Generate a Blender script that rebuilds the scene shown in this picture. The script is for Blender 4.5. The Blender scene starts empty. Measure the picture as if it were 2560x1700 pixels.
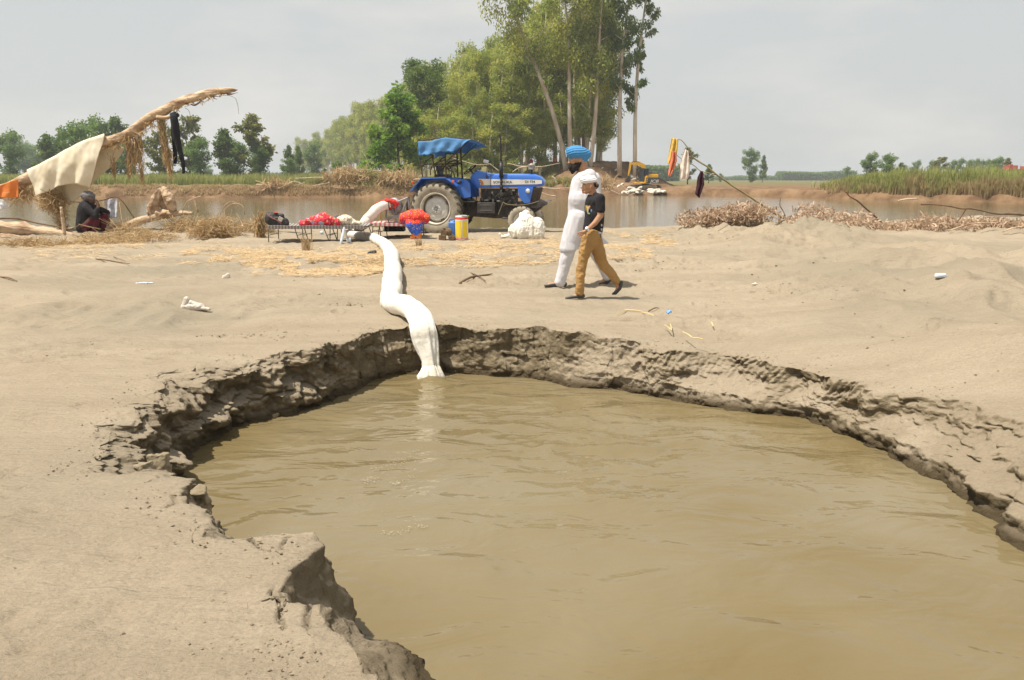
import bpy, math, random
import numpy as np
from mathutils import Vector, Matrix
R = math.radians
SC = bpy.context.scene
COL = SC.collection
rng = np.random.default_rng(7)
random.seed(7)

# ---------------------------------------------------------------- camera, sky, sun, exposure
PITCH, FPX, CAMH = R(11.66), 1953.0, 1.5
cam_d = bpy.data.cameras.new("camera"); cam_d.sensor_width = 36; cam_d.lens = 36 * FPX / 2560
cam_d.clip_start = 0.05; cam_d.clip_end = 9000
cam = bpy.data.objects.new("camera", cam_d); COL.objects.link(cam)
cam.location = (0, 0, CAMH); cam.rotation_euler = (R(90) - PITCH, 0, 0)
SC.camera = cam

SUN_DIR = Vector((-0.36, -0.13, 0.92)).normalized()
W = bpy.data.worlds.new("World"); SC.world = W; W.use_nodes = True
nt = W.node_tree; nt.nodes.clear()
out = nt.nodes.new("ShaderNodeOutputWorld"); bg = nt.nodes.new("ShaderNodeBackground")
sky = nt.nodes.new("ShaderNodeTexSky"); sky.sky_type = 'NISHITA'; sky.sun_disc = False
sky.sun_elevation = math.asin(SUN_DIR.z); sky.sun_rotation = math.atan2(SUN_DIR.x, SUN_DIR.y)
sky.dust_density = 4.0; sky.air_density = 1.0; sky.ozone_density = 1.0; sky.altitude = 200
mixs = nt.nodes.new("ShaderNodeMixRGB"); mixs.inputs[0].default_value = 0.82
mixs.inputs[2].default_value = (6.1, 6.2, 6.0, 1)
tc = nt.nodes.new("ShaderNodeTexCoord"); mp = nt.nodes.new("ShaderNodeMapping")
mp.inputs['Scale'].default_value = (1, 1, 3.2)
nz = nt.nodes.new("ShaderNodeTexNoise"); nz.inputs['Scale'].default_value = 2.6; nz.inputs['Detail'].default_value = 7
nz.inputs['Roughness'].default_value = .55
rp = nt.nodes.new("ShaderNodeValToRGB"); rp.color_ramp.elements[0].position = .47; rp.color_ramp.elements[1].position = .68
rp.color_ramp.elements[0].color = (0, 0, 0, 1); rp.color_ramp.elements[1].color = (.85, .85, .85, 1)
mixc = nt.nodes.new("ShaderNodeMixRGB"); mixc.inputs[2].default_value = (7.0, 6.75, 6.4, 1)
L = nt.links.new
L(tc.outputs['Generated'], mp.inputs[0]); L(mp.outputs[0], nz.inputs['Vector']); L(nz.outputs[0], rp.inputs[0])
L(sky.outputs[0], mixs.inputs[1]); L(mixs.outputs[0], mixc.inputs[1]); L(rp.outputs[0], mixc.inputs[0])
L(mixc.outputs[0], bg.inputs[0]); L(bg.outputs[0], out.inputs[0]); bg.inputs[1].default_value = 0.085

sun_d = bpy.data.lights.new("sun", 'SUN'); sun_d.energy = 4.9; sun_d.angle = R(1.0); sun_d.color = (1, .93, .82)
sun = bpy.data.objects.new("sun", sun_d); COL.objects.link(sun)
sun.rotation_euler = SUN_DIR.to_track_quat('Z', 'Y').to_euler()
SC.view_settings.view_transform = 'Standard'; SC.view_settings.look = 'None'
SC.view_settings.exposure = 0.46; SC.view_settings.gamma = 1
SC.cycles.max_bounces = 6; SC.cycles.transparent_max_bounces = 8; SC.cycles.volume_bounces = 0
SC.cycles.diffuse_bounces = 3; SC.cycles.glossy_bounces = 3

# ---------------------------------------------------------------- helpers
def ray(dx, dy):
    """direction through a point of the photograph given on its 2361 px wide view"""
    u = dx * 1.0843; v = dy * 1.0843
    xc = (u - 1280) / FPX; yc = -(v - 850) / FPX
    c, s = math.cos(PITCH), math.sin(PITCH)
    return Vector((xc, c + yc * s, -s + yc * c))
def at_z(dx, dy, z=0.0):
    d = ray(dx, dy); s = (z - CAMH) / d.z
    return Vector((d.x * s, d.y * s, z))
def at_y(dx, dy, Y):
    d = ray(dx, dy); s = Y / d.y
    return Vector((d.x * s, Y, CAMH + d.z * s))

def _hash(ix, iy, iz, seed):
    h = (ix.astype(np.int64) * 374761393 + iy.astype(np.int64) * 668265263 + iz.astype(np.int64) * 2147483647 + seed * 974634777) & 0xffffffff
    h = ((h ^ (h >> 13)) * 1274126177) & 0xffffffff
    h = ((h ^ (h >> 16)) * 2246822519) & 0xffffffff
    return ((h ^ (h >> 15)) & 0xffff) / 65535.0
def vn(x, y, z=None, seed=0):
    x = np.asarray(x, float); y = np.asarray(y, float); z = np.zeros_like(x) if z is None else np.asarray(z, float)
    xi = np.floor(x); yi = np.floor(y); zi = np.floor(z)
    fx = x - xi; fy = y - yi; fz = z - zi
    fx = fx * fx * (3 - 2 * fx); fy = fy * fy * (3 - 2 * fy); fz = fz * fz * (3 - 2 * fz)
    def h(a, b, c): return _hash(xi + a, yi + b, zi + c, seed)
    c00 = h(0,0,0) * (1 - fx) + h(1,0,0) * fx; c10 = h(0,1,0) * (1 - fx) + h(1,1,0) * fx
    c01 = h(0,0,1) * (1 - fx) + h(1,0,1) * fx; c11 = h(0,1,1) * (1 - fx) + h(1,1,1) * fx
    return ((c00 * (1 - fy) + c10 * fy) * (1 - fz) + (c01 * (1 - fy) + c11 * fy) * fz) * 2 - 1
def fbm(x, y, z=None, oct=4, seed=0, gain=.5):
    t = 0; a = 1; f = 1
    for o in range(oct):
        t = t + a * vn(np.asarray(x) * f + 17.3 * o, np.asarray(y) * f - 9.1 * o, None if z is None else np.asarray(z) * f, seed + o)
        a *= gain; f *= 2.03
    return t
def sstep(a, b, x):
    t = np.clip((x - a) / (b - a), 0, 1); return t * t * (3 - 2 * t)

def tag(o, label=None, cat=None, group=None, kind=None):
    if label: o["label"] = label
    if cat: o["category"] = cat
    if group: o["group"] = group
    if kind: o["kind"] = kind
    return o
def empty(name, loc=(0, 0, 0), rz=0):
    o = bpy.data.objects.new(name, None); COL.objects.link(o); o.location = loc; o.rotation_euler = (0, 0, rz)
    o.empty_display_size = .1
    return o
def copy_tree(o, parent=None):
    c = o.copy(); COL.objects.link(c); c.parent = parent
    for ch in list(o.children): copy_tree(ch, c)
    return c
def link_mesh(name, me, m, parent=None, smooth=True):
    me.materials.clear(); me.materials.append(m)
    me.polygons.foreach_set('use_smooth', [smooth] * len(me.polygons))
    o = bpy.data.objects.new(name, me); COL.objects.link(o)
    if parent is not None: o.parent = parent
    return o
def np_mesh(name, V, F, m, parent=None, smooth=True, uv=None, colors=None):
    """V (n,3), F (k,4) or (k,3) numpy"""
    V = np.asarray(V, np.float32); F = np.asarray(F, np.int32); k, w = F.shape
    me = bpy.data.meshes.new(name)
    me.vertices.add(len(V)); me.vertices.foreach_set('co', V.ravel())
    me.loops.add(k * w); me.loops.foreach_set('vertex_index', F.ravel())
    me.polygons.add(k); me.polygons.foreach_set('loop_start', np.arange(0, k * w, w, dtype=np.int32))
    me.polygons.foreach_set('loop_total', np.full(k, w, np.int32))
    me.update(calc_edges=True)
    if uv is not None:
        l = me.uv_layers.new(name='uv'); l.data.foreach_set('uv', np.asarray(uv, np.float32)[F.ravel()].ravel())
    if colors is not None:
        a = me.attributes.new('tint', 'FLOAT', 'POINT'); a.data.foreach_set('value', np.asarray(colors, np.float32))
    return link_mesh(name, me, m, parent, smooth)

class MB:
    def __init__(s): s.v = []; s.f = []
    def add(s, V, F):
        b = len(s.v); s.v += [tuple(p) for p in V]; s.f += [tuple(b + i for i in f) for f in F]; return s
    def box(s, c, d, M=None):
        x, y, z = d[0] / 2, d[1] / 2, d[2] / 2; P = []
        for a in (-1, 1):
            for b in (-1, 1):
                for e in (-1, 1):
                    q = Vector((a * x, b * y, e * z))
                    if M is not None: q = M @ q
                    P.append(q + Vector(c))
        return s.add(P, [(0,1,3,2),(4,6,7,5),(0,4,5,1),(2,3,7,6),(0,2,6,4),(1,5,7,3)])
    def prism(s, pts, y0, y1):
        """profile in x,z swept along y"""
        n = len(pts); P = [(x, y0, z) for x, z in pts] + [(x, y1, z) for x, z in pts]
        return s.add(P, [tuple(range(n))[::-1], tuple(range(n, 2 * n))] + [(i, (i + 1) % n, n + (i + 1) % n, n + i) for i in range(n)])
    def tube(s, pts, rad, n=10, cap=True, squash=None, smooth=0):
        P = [Vector(p) for p in pts]
        r = list(rad) if hasattr(rad, '__len__') else [rad] * len(P)
        if smooth:
            P2 = []; r2 = []
            for i in range(len(P) - 1):
                a = P[max(i - 1, 0)]; b = P[i]; c = P[i + 1]; d = P[min(i + 2, len(P) - 1)]
                for k in range(smooth):
                    t = k / smooth
                    P2.append(.5 * ((2 * b) + (c - a) * t + (2 * a - 5 * b + 4 * c - d) * t * t + (3 * b - a - 3 * c + d) * t ** 3))
                    r2.append(r[i] * (1 - t) + r[i + 1] * t)
            P2.append(P[-1]); r2.append(r[-1]); P, r = P2, r2
        m = len(P); T = [(P[min(i + 1, m - 1)] - P[max(i - 1, 0)]).normalized() for i in range(m)]
        up = Vector((0, 0, 1)) if abs(T[0].z) < .9 else Vector((1, 0, 0))
        nrm = T[0].cross(up).normalized(); V = []
        for i in range(m):
            nrm = (nrm - T[i] * nrm.dot(T[i])).normalized(); bn = T[i].cross(nrm)
            for k in range(n):
                a = 2 * math.pi * k / n
                V.append(P[i] + (nrm * math.cos(a) + bn * math.sin(a)) * r[i])
        F = [(i * n + k, i * n + (k + 1) % n, (i + 1) * n + (k + 1) % n, (i + 1) * n + k) for i in range(m - 1) for k in range(n)]
        if cap: F += [tuple(range(n))[::-1], tuple(range((m - 1) * n, m * n))]
        return s.add(V, F)
    def cyl(s, a, b, r0, r1=None, n=16): return s.tube([a, b], [r0, r0 if r1 is None else r1], n)
    def lathe(s, prof, c, axis=(0, 0, 1), n=32, closed=False):
        """prof: (radius, height along axis)"""
        ax = Vector(axis).normalized(); u = ax.orthogonal().normalized(); w = ax.cross(u); V = []
        for rr, h in prof:
            for k in range(n):
                a = 2 * math.pi * k / n; V.append(Vector(c) + ax * h + (u * math.cos(a) + w * math.sin(a)) * rr)
        m = len(prof); rg = range(m if closed else m - 1)
        F = [(i * n + k, i * n + (k + 1) % n, ((i + 1) % m) * n + (k + 1) % n, ((i + 1) % m) * n + k) for i in rg for k in range(n)]
        return s.add(V, F)
    def ball(s, c, r, M=None, nu=16, nv=10):
        r = (r, r, r) if not hasattr(r, '__len__') else r; V = []
        for j in range(1, nv):
            ph = math.pi * j / nv
            for i in range(nu):
                th = 2 * math.pi * i / nu
                q = Vector((r[0] * math.sin(ph) * math.cos(th), r[1] * math.sin(ph) * math.sin(th), r[2] * math.cos(ph)))
                if M is not None: q = M @ q
                V.append(q + Vector(c))
        for z in (r[2], -r[2]):
            q = Vector((0, 0, z)); q = M @ q if M is not None else q; V.append(q + Vector(c))
        t = len(V) - 2
        F = [(j * nu + i, (j + 1) * nu + i, (j + 1) * nu + (i + 1) % nu, j * nu + (i + 1) % nu) for j in range(nv - 2) for i in range(nu)]
        F += [(t, i, (i + 1) % nu) for i in range(nu)] + [(t + 1, (nv - 2) * nu + (i + 1) % nu, (nv - 2) * nu + i) for i in range(nu)]
        return s.add(V, F)
    def cap(s, a, b, ra, rb=None):
        """tapered capsule"""
        rb = ra if rb is None else rb
        s.cyl(a, b, ra, rb, 14); s.ball(a, ra, nu=14, nv=8); s.ball(b, rb, nu=14, nv=8); return s
    def build(s, name, m, parent=None, smooth=False, bevel=0, sub=0):
        me = bpy.data.meshes.new(name); me.from_pydata([tuple(p) for p in s.v], [], s.f); me.update()
        o = link_mesh(name, me, m, parent, smooth)
        if bevel:
            b = o.modifiers.new('bevel', 'BEVEL'); b.width = bevel; b.segments = 2; b.limit_method = 'ANGLE'; b.angle_limit = R(35)
        if sub:
            b = o.modifiers.new('sub', 'SUBSURF'); b.levels = sub; b.render_levels = sub
        return o
def blob(mb, name, m, parent=None, voxel=.01, smooth=3, disp=None):
    """union of overlapping closed shapes as one continuous skin"""
    me = bpy.data.meshes.new('tmp'); me.from_pydata([tuple(p) for p in mb.v], [], mb.f)
    o = bpy.data.objects.new('tmp', me); COL.objects.link(o)
    r = o.modifiers.new('r', 'REMESH'); r.mode = 'VOXEL'; r.voxel_size = voxel
    if smooth:
        k = o.modifiers.new('s', 'SMOOTH'); k.iterations = smooth; k.factor = .5
    dg = bpy.context.evaluated_depsgraph_get(); dg.update()
    me2 = bpy.data.meshes.new_from_object(o.evaluated_get(dg)); me2.name = name
    bpy.data.objects.remove(o); bpy.data.meshes.remove(me)
    if disp:
        n = len(me2.vertices); co = np.empty(n * 3); no = np.empty(n * 3)
        me2.vertices.foreach_get('co', co); me2.vertices.foreach_get('normal', no)
        co = co.reshape(-1, 3); no = no.reshape(-1, 3)
        co = co + disp(co, no); me2.vertices.foreach_set('co', co.ravel()); me2.update()
    return link_mesh(name, me2, m, parent, True)

def mk(name, c1, c2=None, scale=4, rough=.8, bump=0, bscale=25, metal=0, trans=0, spec=.4, obj=True, stretch=None, dist=.02, detail=5, coat=0, lo=.35, hi=.65):
    m = bpy.data.materials.new(name); m.use_nodes = True; n = m.node_tree; b = n.nodes['Principled BSDF']; lk = n.links.new
    t = n.nodes.new('ShaderNodeTexCoord'); mp = n.nodes.new('ShaderNodeMapping'); lk(t.outputs['Object'], mp.inputs[0])
    if stretch: mp.inputs['Scale'].default_value = stretch
    c2 = c2 or tuple(x * .75 for x in c1)
    z = n.nodes.new('ShaderNodeTexNoise'); z.inputs['Scale'].default_value = scale; z.inputs['Detail'].default_value = detail; lk(mp.outputs[0], z.inputs['Vector'])
    r = n.nodes.new('ShaderNodeValToRGB'); r.color_ramp.elements[0].position = lo; r.color_ramp.elements[1].position = hi
    r.color_ramp.elements[0].color = (*c1, 1); r.color_ramp.elements[1].color = (*c2, 1)
    lk(z.outputs[0], r.inputs[0]); lk(r.outputs[0], b.inputs['Base Color'])
    b.inputs['Roughness'].default_value = rough; b.inputs['Metallic'].default_value = metal; b.inputs['Specular IOR Level'].default_value = spec
    b.inputs['Coat Weight'].default_value = coat
    if bump:
        z2 = n.nodes.new('ShaderNodeTexNoise'); z2.inputs['Scale'].default_value = bscale; z2.inputs['Detail'].default_value = 6; lk(mp.outputs[0], z2.inputs['Vector'])
        bp = n.nodes.new('ShaderNodeBump'); bp.inputs['Strength'].default_value = bump; bp.inputs['Distance'].default_value = dist
        lk(z2.outputs[0], bp.inputs['Height']); lk(bp.outputs[0], b.inputs['Normal'])
    if trans:
        tr = n.nodes.new('ShaderNodeBsdfTranslucent'); mx = n.nodes.new('ShaderNodeMixShader'); mx.inputs[0].default_value = trans
        lk(r.outputs[0], tr.inputs[0]); lk(b.outputs[0], mx.inputs[1]); lk(tr.outputs[0], mx.inputs[2])
        lk(mx.outputs[0], n.nodes['Material Output'].inputs[0])
    return m
def leafmat(name, stops, trans=.35, rough=.6):
    """foliage: the colour of each leaf comes from its own 'tint' value"""
    m = bpy.data.materials.new(name); m.use_nodes = True; n = m.node_tree; b = n.nodes['Principled BSDF']; lk = n.links.new
    a = n.nodes.new('ShaderNodeAttribute'); a.attribute_name = 'tint'
    r = n.nodes.new('ShaderNodeValToRGB')
    while len(r.color_ramp.elements) < len(stops): r.color_ramp.elements.new(.5)
    for e, (p, c) in zip(r.color_ramp.elements, stops): e.position = p; e.color = (*c, 1)
    lk(a.outputs['Fac'], r.inputs[0]); lk(r.outputs[0], b.inputs['Base Color']); b.inputs['Roughness'].default_value = rough
    b.inputs['Specular IOR Level'].default_value = .3
    tr = n.nodes.new('ShaderNodeBsdfTranslucent'); mx = n.nodes.new('ShaderNodeMixShader'); mx.inputs[0].default_value = trans
    lk(r.outputs[0], tr.inputs[0]); lk(b.outputs[0], mx.inputs[1]); lk(tr.outputs[0], mx.inputs[2])
    lk(mx.outputs[0], n.nodes['Material Output'].inputs[0])
    return m

# ---------------------------------------------------------------- terrain
PC = (0.5, 4.6); ZW = -0.5; ZR = -0.72
_rim = [  # angle, radius, height of the lip
 (-2.6,3.0,-.10),(5,3.02,-.10),(12.9,3.05,-.10),(18.5,2.98,-.10),(22,2.80,-.11),(27,2.72,-.12),(32,2.78,-.13),(44.3,2.80,-.14),(54.6,2.95,-.12),(60.8,2.92,-.12),(71.7,2.75,-.08),(76,2.86,-.04),(81.4,2.96,0),(89.6,3.1,0),
 (94.4,3.28,0),(98,3.29,0),(104.6,3.43,0),(110.8,3.72,0),(117.6,3.8,0),(123,3.66,0),(127,3.34,0),(133,3.26,0),(139.1,3.24,0),(146.4,3.34,0),(151.5,3.42,0),(157.8,3.4,0),(164.9,3.2,0),
 (169.9,3.12,0),(179.8,2.9,0),(189,2.74,0),(197.1,2.75,0),(198.6,2.55,0),(200.8,2.36,0),(208.8,2.34,0),(215.6,2.27,0),(219.8,2.28,0),(221.5,2.18,0),(222.8,2.08,0),(226.7,1.99,0),(229.5,2.04,0),
 (231.2,2.12,0),(232.2,2.27,0),(235.5,2.37,0),(240.1,2.37,0),(242.7,2.47,0),(244.7,2.53,0),(247.9,2.64,0),(255,2.85,0),(262,3.1,0),(270,3.3,0),(285,3.5,0),(300,3.3,0),(320,3.0,-.05),(340,2.95,-.1),(357.4,3.0,-.10),(372.9,3.05,-.10)]
_wat = [(-14,2.41),(-0,2.28),(14,2.36),(26.6,2.49),(40.7,2.55),(53.8,2.52),(63.1,2.57),(76.7,2.62),(89.8,2.82),(97.3,3.2),(102.5,3.33),(109.2,3.6),(116,3.73),(122.8,3.57),(126.8,3.24),(139,3.08),(150.3,3.1),
 (162.1,2.98),(168.8,2.92),(180,2.62),(191.1,2.3),(200,2.2),(210,2.1),(218,1.93),(226,1.84),(231,1.81),(237.6,1.76),(243.7,1.84),(250,2.0),(262,2.6),(270,2.85),(285,3.05),(300,2.95),(330,2.6),(346,2.41),(360,2.28)]
def R_rim(th):
    th = np.asarray(th) % 360
    a = np.array(_rim); return np.interp(th, a[:, 0], a[:, 1]), np.interp(th, a[:, 0], a[:, 2])
def R_wat(th):
    th = np.asarray(th) % 360
    a = np.array(_wat); return np.interp(th, a[:, 0], a[:, 1])
def y_near(x):
    x = np.asarray(x, float)
    return np.interp(x, [-40, -16, -9, -5, -2, 2, 6, 10, 20, 40], [23, 22.5, 23.0, 23.4, 23.2, 23.0, 23.8, 25.2, 29.5, 35]) + .35 * vn(x * .6, x * 0, seed=5) + .12 * vn(x * 2.3, x * 0, seed=6)
def y_far(x, y):
    a = x / np.maximum(y, 1)
    return np.interp(a, [-.9, -.655, -.33, -.05, .04, .09, .15, .25, .35, .45, .655, .9], [100, 96, 95, 96, 104, 107, 110, 107, 99, 86, 75, 72]) + 1.0 * vn(x * .2, x * 0, seed=8) + .5 * vn(x * .8, x * 0, seed=9)
E0 = np.array([15.0, 119.0]); ED = np.array([-.3365, .9417]); EN = np.array([.9417, .3365])
def bund(x, y):
    u = (x - E0[0]) * ED[0] + (y - E0[1]) * ED[1]; w = (x - E0[0]) * EN[0] + (y - E0[1]) * EN[1]
    h = 3.7 * (1 - sstep(4.0, 11.0, np.abs(w) + .9 * vn(x * .15, y * .15, seed=31)))
    h = h * sstep(-7, 3, u + 1.2 * vn(x * .3, y * .3, seed=32))
    return h + (h > .05) * .35 * fbm(x * .45, y * .45, seed=33, oct=3) * np.clip(h, 0, 1)
def H(x, y):
    x = np.asarray(x, float); y = np.asarray(y, float)
    near = 1 - sstep(30, 45, y)
    z = .03 * fbm(x * .5, y * .9, seed=1, oct=4) * near
    # ripples and shallow wheel tracks running across
    z = z + .012 * fbm(x * .35, y * 2.6, seed=2, oct=3) * near * sstep(6.5, 9, y)
    # dug hollows on the left, in front of the fallen tree
    ml = sstep(-2.2, -3.4, x) * sstep(7.4, 8.4, y) * (1 - sstep(10.2, 11.0, y))
    z = z - ml * (.10 + .10 * vn(x * 1.5, y * .9, seed=3) + .05 * np.abs(vn(x * 3.3, y * 2, seed=13)))
    # dunes on the right
    mr = sstep(2.6, 5.2, x) * sstep(3.5, 7, y) * (1 - sstep(14.5, 16.5, y))
    d = np.abs(fbm(x * .33 + 3, y * .33, seed=4, oct=3)); d2 = np.abs(fbm(x * .62 + 1, y * .55, seed=17, oct=3)); z = z + mr * (.34 - .50 * np.clip(d, 0, .7) + .16 * (.4 - np.clip(d2, 0, .8))) + mr * .05 * fbm(x * 1.6, y * 1.6, seed=14, oct=3)
    # windrow of heaped sand near the far shore, right of the men
    cy = 19.2 + .12 * (x - 3)
    mw = sstep(3.2, 5.5, x) * np.exp(-((y - cy) / 2.6) ** 2) * (1 - sstep(34, 44, y))
    z = z + mw * (1 - .65 * sstep(6.5, 9.5, x)) * (.26 + .28 * fbm(x * .8, y * .9, seed=15, oct=5, gain=.6))
    cy = 24.5 + .3 * np.clip(x - 6, 0, 30)
    z = z + sstep(7, 10, x) * np.exp(-((y - cy) / 1.8) ** 2) * (.08 + .13 * fbm(x * .9, y * .9, seed=16, oct=3)) * (1 - sstep(40, 50, y))
    # left edge mound under the log
    z = z + sstep(-5, -7.5, x) * np.exp(-((y - 20.5) / 1.6) ** 2) * .18
    z = z + .09 * sstep(11, 17, y)
    yn = y_near(x); yf = y_far(x, y)
    bed = sstep(yn, yn + 1.6, y) * (1 - sstep(yf - 1.2, yf + 1.6, y))
    far = sstep(yf, yf + 3, y)
    a = x / np.maximum(y, 1)
    lump = far * (1 - sstep(118, 150, y)) * (.34 * fbm(x * .3, y * .45, seed=21, oct=5) + .10)
    lump = lump * (1 - .8 * sstep(.2, .26, a))
    z = z + lump + far * .12
    # lumpy lower step of the eroded left bank
    z = z * (1 - bed) - 1.3 * bed
    z = np.where(y > 60, z + bund(x, y), z)
    return z
def Hs(x, y): return float(H(np.array([x]), np.array([y]))[0])

def sand_mat():
    m = bpy.data.materials.new('sandy_silt'); m.use_nodes = True; n = m.node_tree; b = n.nodes['Principled BSDF']; lk = n.links.new
    def node(t, **k):
        q = n.nodes.new(t)
        for a, v in k.items(): q.inputs[a].default_value = v
        return q
    def ramp(src, p0, p1, c0, c1):
        r = n.nodes.new('ShaderNodeValToRGB'); r.color_ramp.elements[0].position = p0; r.color_ramp.elements[1].position = p1
        r.color_ramp.elements[0].color = (*c0, 1); r.color_ramp.elements[1].color = (*c1, 1); lk(src, r.inputs[0]); return r
    def mix(f, a, c):
        q = n.nodes.new('ShaderNodeMixRGB')
        if hasattr(f, 'node'): lk(f, q.inputs[0])
        else: q.inputs[0].default_value = f
        lk(a, q.inputs[1]) if hasattr(a, 'node') else setattr(q.inputs[1], 'default_value', (*a, 1))
        lk(c, q.inputs[2]) if hasattr(c, 'node') else setattr(q.inputs[2], 'default_value', (*c, 1))
        return q
    def math_(op, a, c):
        q = n.nodes.new('ShaderNodeMath'); q.operation = op
        for i, v in ((0, a), (1, c)):
            lk(v, q.inputs[i]) if hasattr(v, 'node') else setattr(q.inputs[i], 'default_value', v)
        return q
    g = n.nodes.new('ShaderNodeNewGeometry'); P = g.outputs['Position']
    st = n.nodes.new('ShaderNodeMapping'); st.inputs['Scale'].default_value = (.35, 1.6, 1); lk(P, st.inputs[0])
    n1 = node('ShaderNodeTexNoise', Scale=.9, Detail=8, Roughness=.62); lk(st.outputs[0], n1.inputs['Vector'])
    base = ramp(n1.outputs[0], .34, .68, (.298, .242, .172), (.376, .312, .229))
    n2 = node('ShaderNodeTexNoise', Scale=55, Detail=4, Roughness=.7); lk(P, n2.inputs['Vector'])
    gr = ramp(n2.outputs[0], .3, .7, (.80, .80, .80), (1.12, 1.12, 1.12))
    mul = n.nodes.new('ShaderNodeMixRGB'); mul.blend_type = 'MULTIPLY'; mul.inputs[0].default_value = .8
    lk(base.outputs[0], mul.inputs[1]); lk(gr.outputs[0], mul.inputs[2])
    # grey damp patches
    n3 = node('ShaderNodeTexNoise', Scale=.28, Detail=5, Roughness=.5); lk(P, n3.inputs['Vector'])
    dp = ramp(n3.outputs[0], .47, .66, (0, 0, 0), (.75, .75, .75))
    c1 = mix(dp.outputs[0], mul.outputs[0], (.235, .205, .150))
    # moist freshly broken faces of the pit: attribute written per vertex
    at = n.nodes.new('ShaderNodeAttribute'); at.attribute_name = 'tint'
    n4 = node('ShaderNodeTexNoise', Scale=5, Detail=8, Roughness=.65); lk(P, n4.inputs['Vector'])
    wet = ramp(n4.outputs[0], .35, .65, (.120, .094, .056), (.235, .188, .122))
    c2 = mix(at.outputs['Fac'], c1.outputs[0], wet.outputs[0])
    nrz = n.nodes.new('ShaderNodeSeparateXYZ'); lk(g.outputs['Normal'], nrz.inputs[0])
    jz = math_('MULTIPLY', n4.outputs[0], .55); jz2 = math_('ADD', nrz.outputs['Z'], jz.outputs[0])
    sunlit_dust = ramp(jz2.outputs[0], .74, 1.0, (0, 0, 0), (.85, .85, .85))  # up-facing ledges pale: dry sand plus painted sunlight, undercuts stay dark
    inv = math_('SUBTRACT', 2.0, at.outputs['Fac']); inv.use_clamp = True; dm = math_('MULTIPLY', sunlit_dust.outputs[0], inv.outputs[0])
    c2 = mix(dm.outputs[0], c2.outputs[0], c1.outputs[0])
    pz = n.nodes.new('ShaderNodeSeparateXYZ'); lk(P, pz.inputs[0])
    wl = n.nodes.new('ShaderNodeMapRange'); wl.inputs['From Min'].default_value = -.40; wl.inputs['From Max'].default_value = -.47; lk(pz.outputs['Z'], wl.inputs['Value'])
    c2 = mix(wl.outputs[0], c2.outputs[0], (.075, .056, .032))
    # brown soil, grass on the far side of the river
    sx = n.nodes.new('ShaderNodeSeparateXYZ'); lk(P, sx.inputs[0])
    fy = math_('SUBTRACT', sx.outputs['Y'], 62.0); fy2 = math_('DIVIDE', fy.outputs[0], 4.0); fy2.use_clamp = True
    n5 = node('ShaderNodeTexNoise', Scale=.35, Detail=8, Roughness=.7); lk(P, n5.inputs['Vector'])
    soil = ramp(n5.outputs[0], .38, .62, (.115, .066, .034), (.250, .160, .090))
    c3 = mix(fy2.outputs[0], c2.outputs[0], soil.outputs[0])
    # grass ground cover far off on the left and behind
    rt = math_('DIVIDE', sx.outputs['X'], sx.outputs['Y'])
    lf = math_('LESS_THAN', rt.outputs[0], .05)
    lim = math_('MULTIPLY', lf.outputs[0], -60.0); lim3 = math_('ADD', lim.outputs[0], 156.0); wob = math_('MULTIPLY', n5.outputs[0], 26.0); lim2 = math_('ADD', lim3.outputs[0], wob.outputs[0])
    gy = math_('SUBTRACT', sx.outputs['Y'], lim2.outputs[0]); gy2 = math_('DIVIDE', gy.outputs[0], 9.0); gy2.use_clamp = True
    grs = ramp(n5.outputs[0], .35, .65, (.10, .105, .035), (.19, .155, .070))
    c4 = mix(gy2.outputs[0], c3.outputs[0], grs.outputs[0])
    lk(c4.outputs[0], b.inputs['Base Color'])
    b.inputs['Roughness'].default_value = .92; b.inputs['Specular IOR Level'].default_value = .15
    # relief
    b1 = node('ShaderNodeTexNoise', Scale=11, Detail=8, Roughness=.65); lk(st.outputs[0], b1.inputs['Vector'])
    b2 = node('ShaderNodeTexNoise', Scale=38, Detail=6, Roughness=.7); lk(P, b2.inputs['Vector'])
    u1 = n.nodes.new('ShaderNodeBump'); u1.inputs['Strength'].default_value = .85; u1.inputs['Distance'].default_value = .05; lk(b1.outputs[0], u1.inputs['Height'])
    u2 = n.nodes.new('ShaderNodeBump'); u2.inputs['Strength'].default_value = .8; u2.inputs['Distance'].default_value = .012; lk(b2.outputs[0], u2.inputs['Height']); lk(u1.outputs[0], u2.inputs['Normal'])
    lk(u2.outputs[0], b.inputs['Normal'])
    return m
M_SAND = sand_mat()

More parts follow.
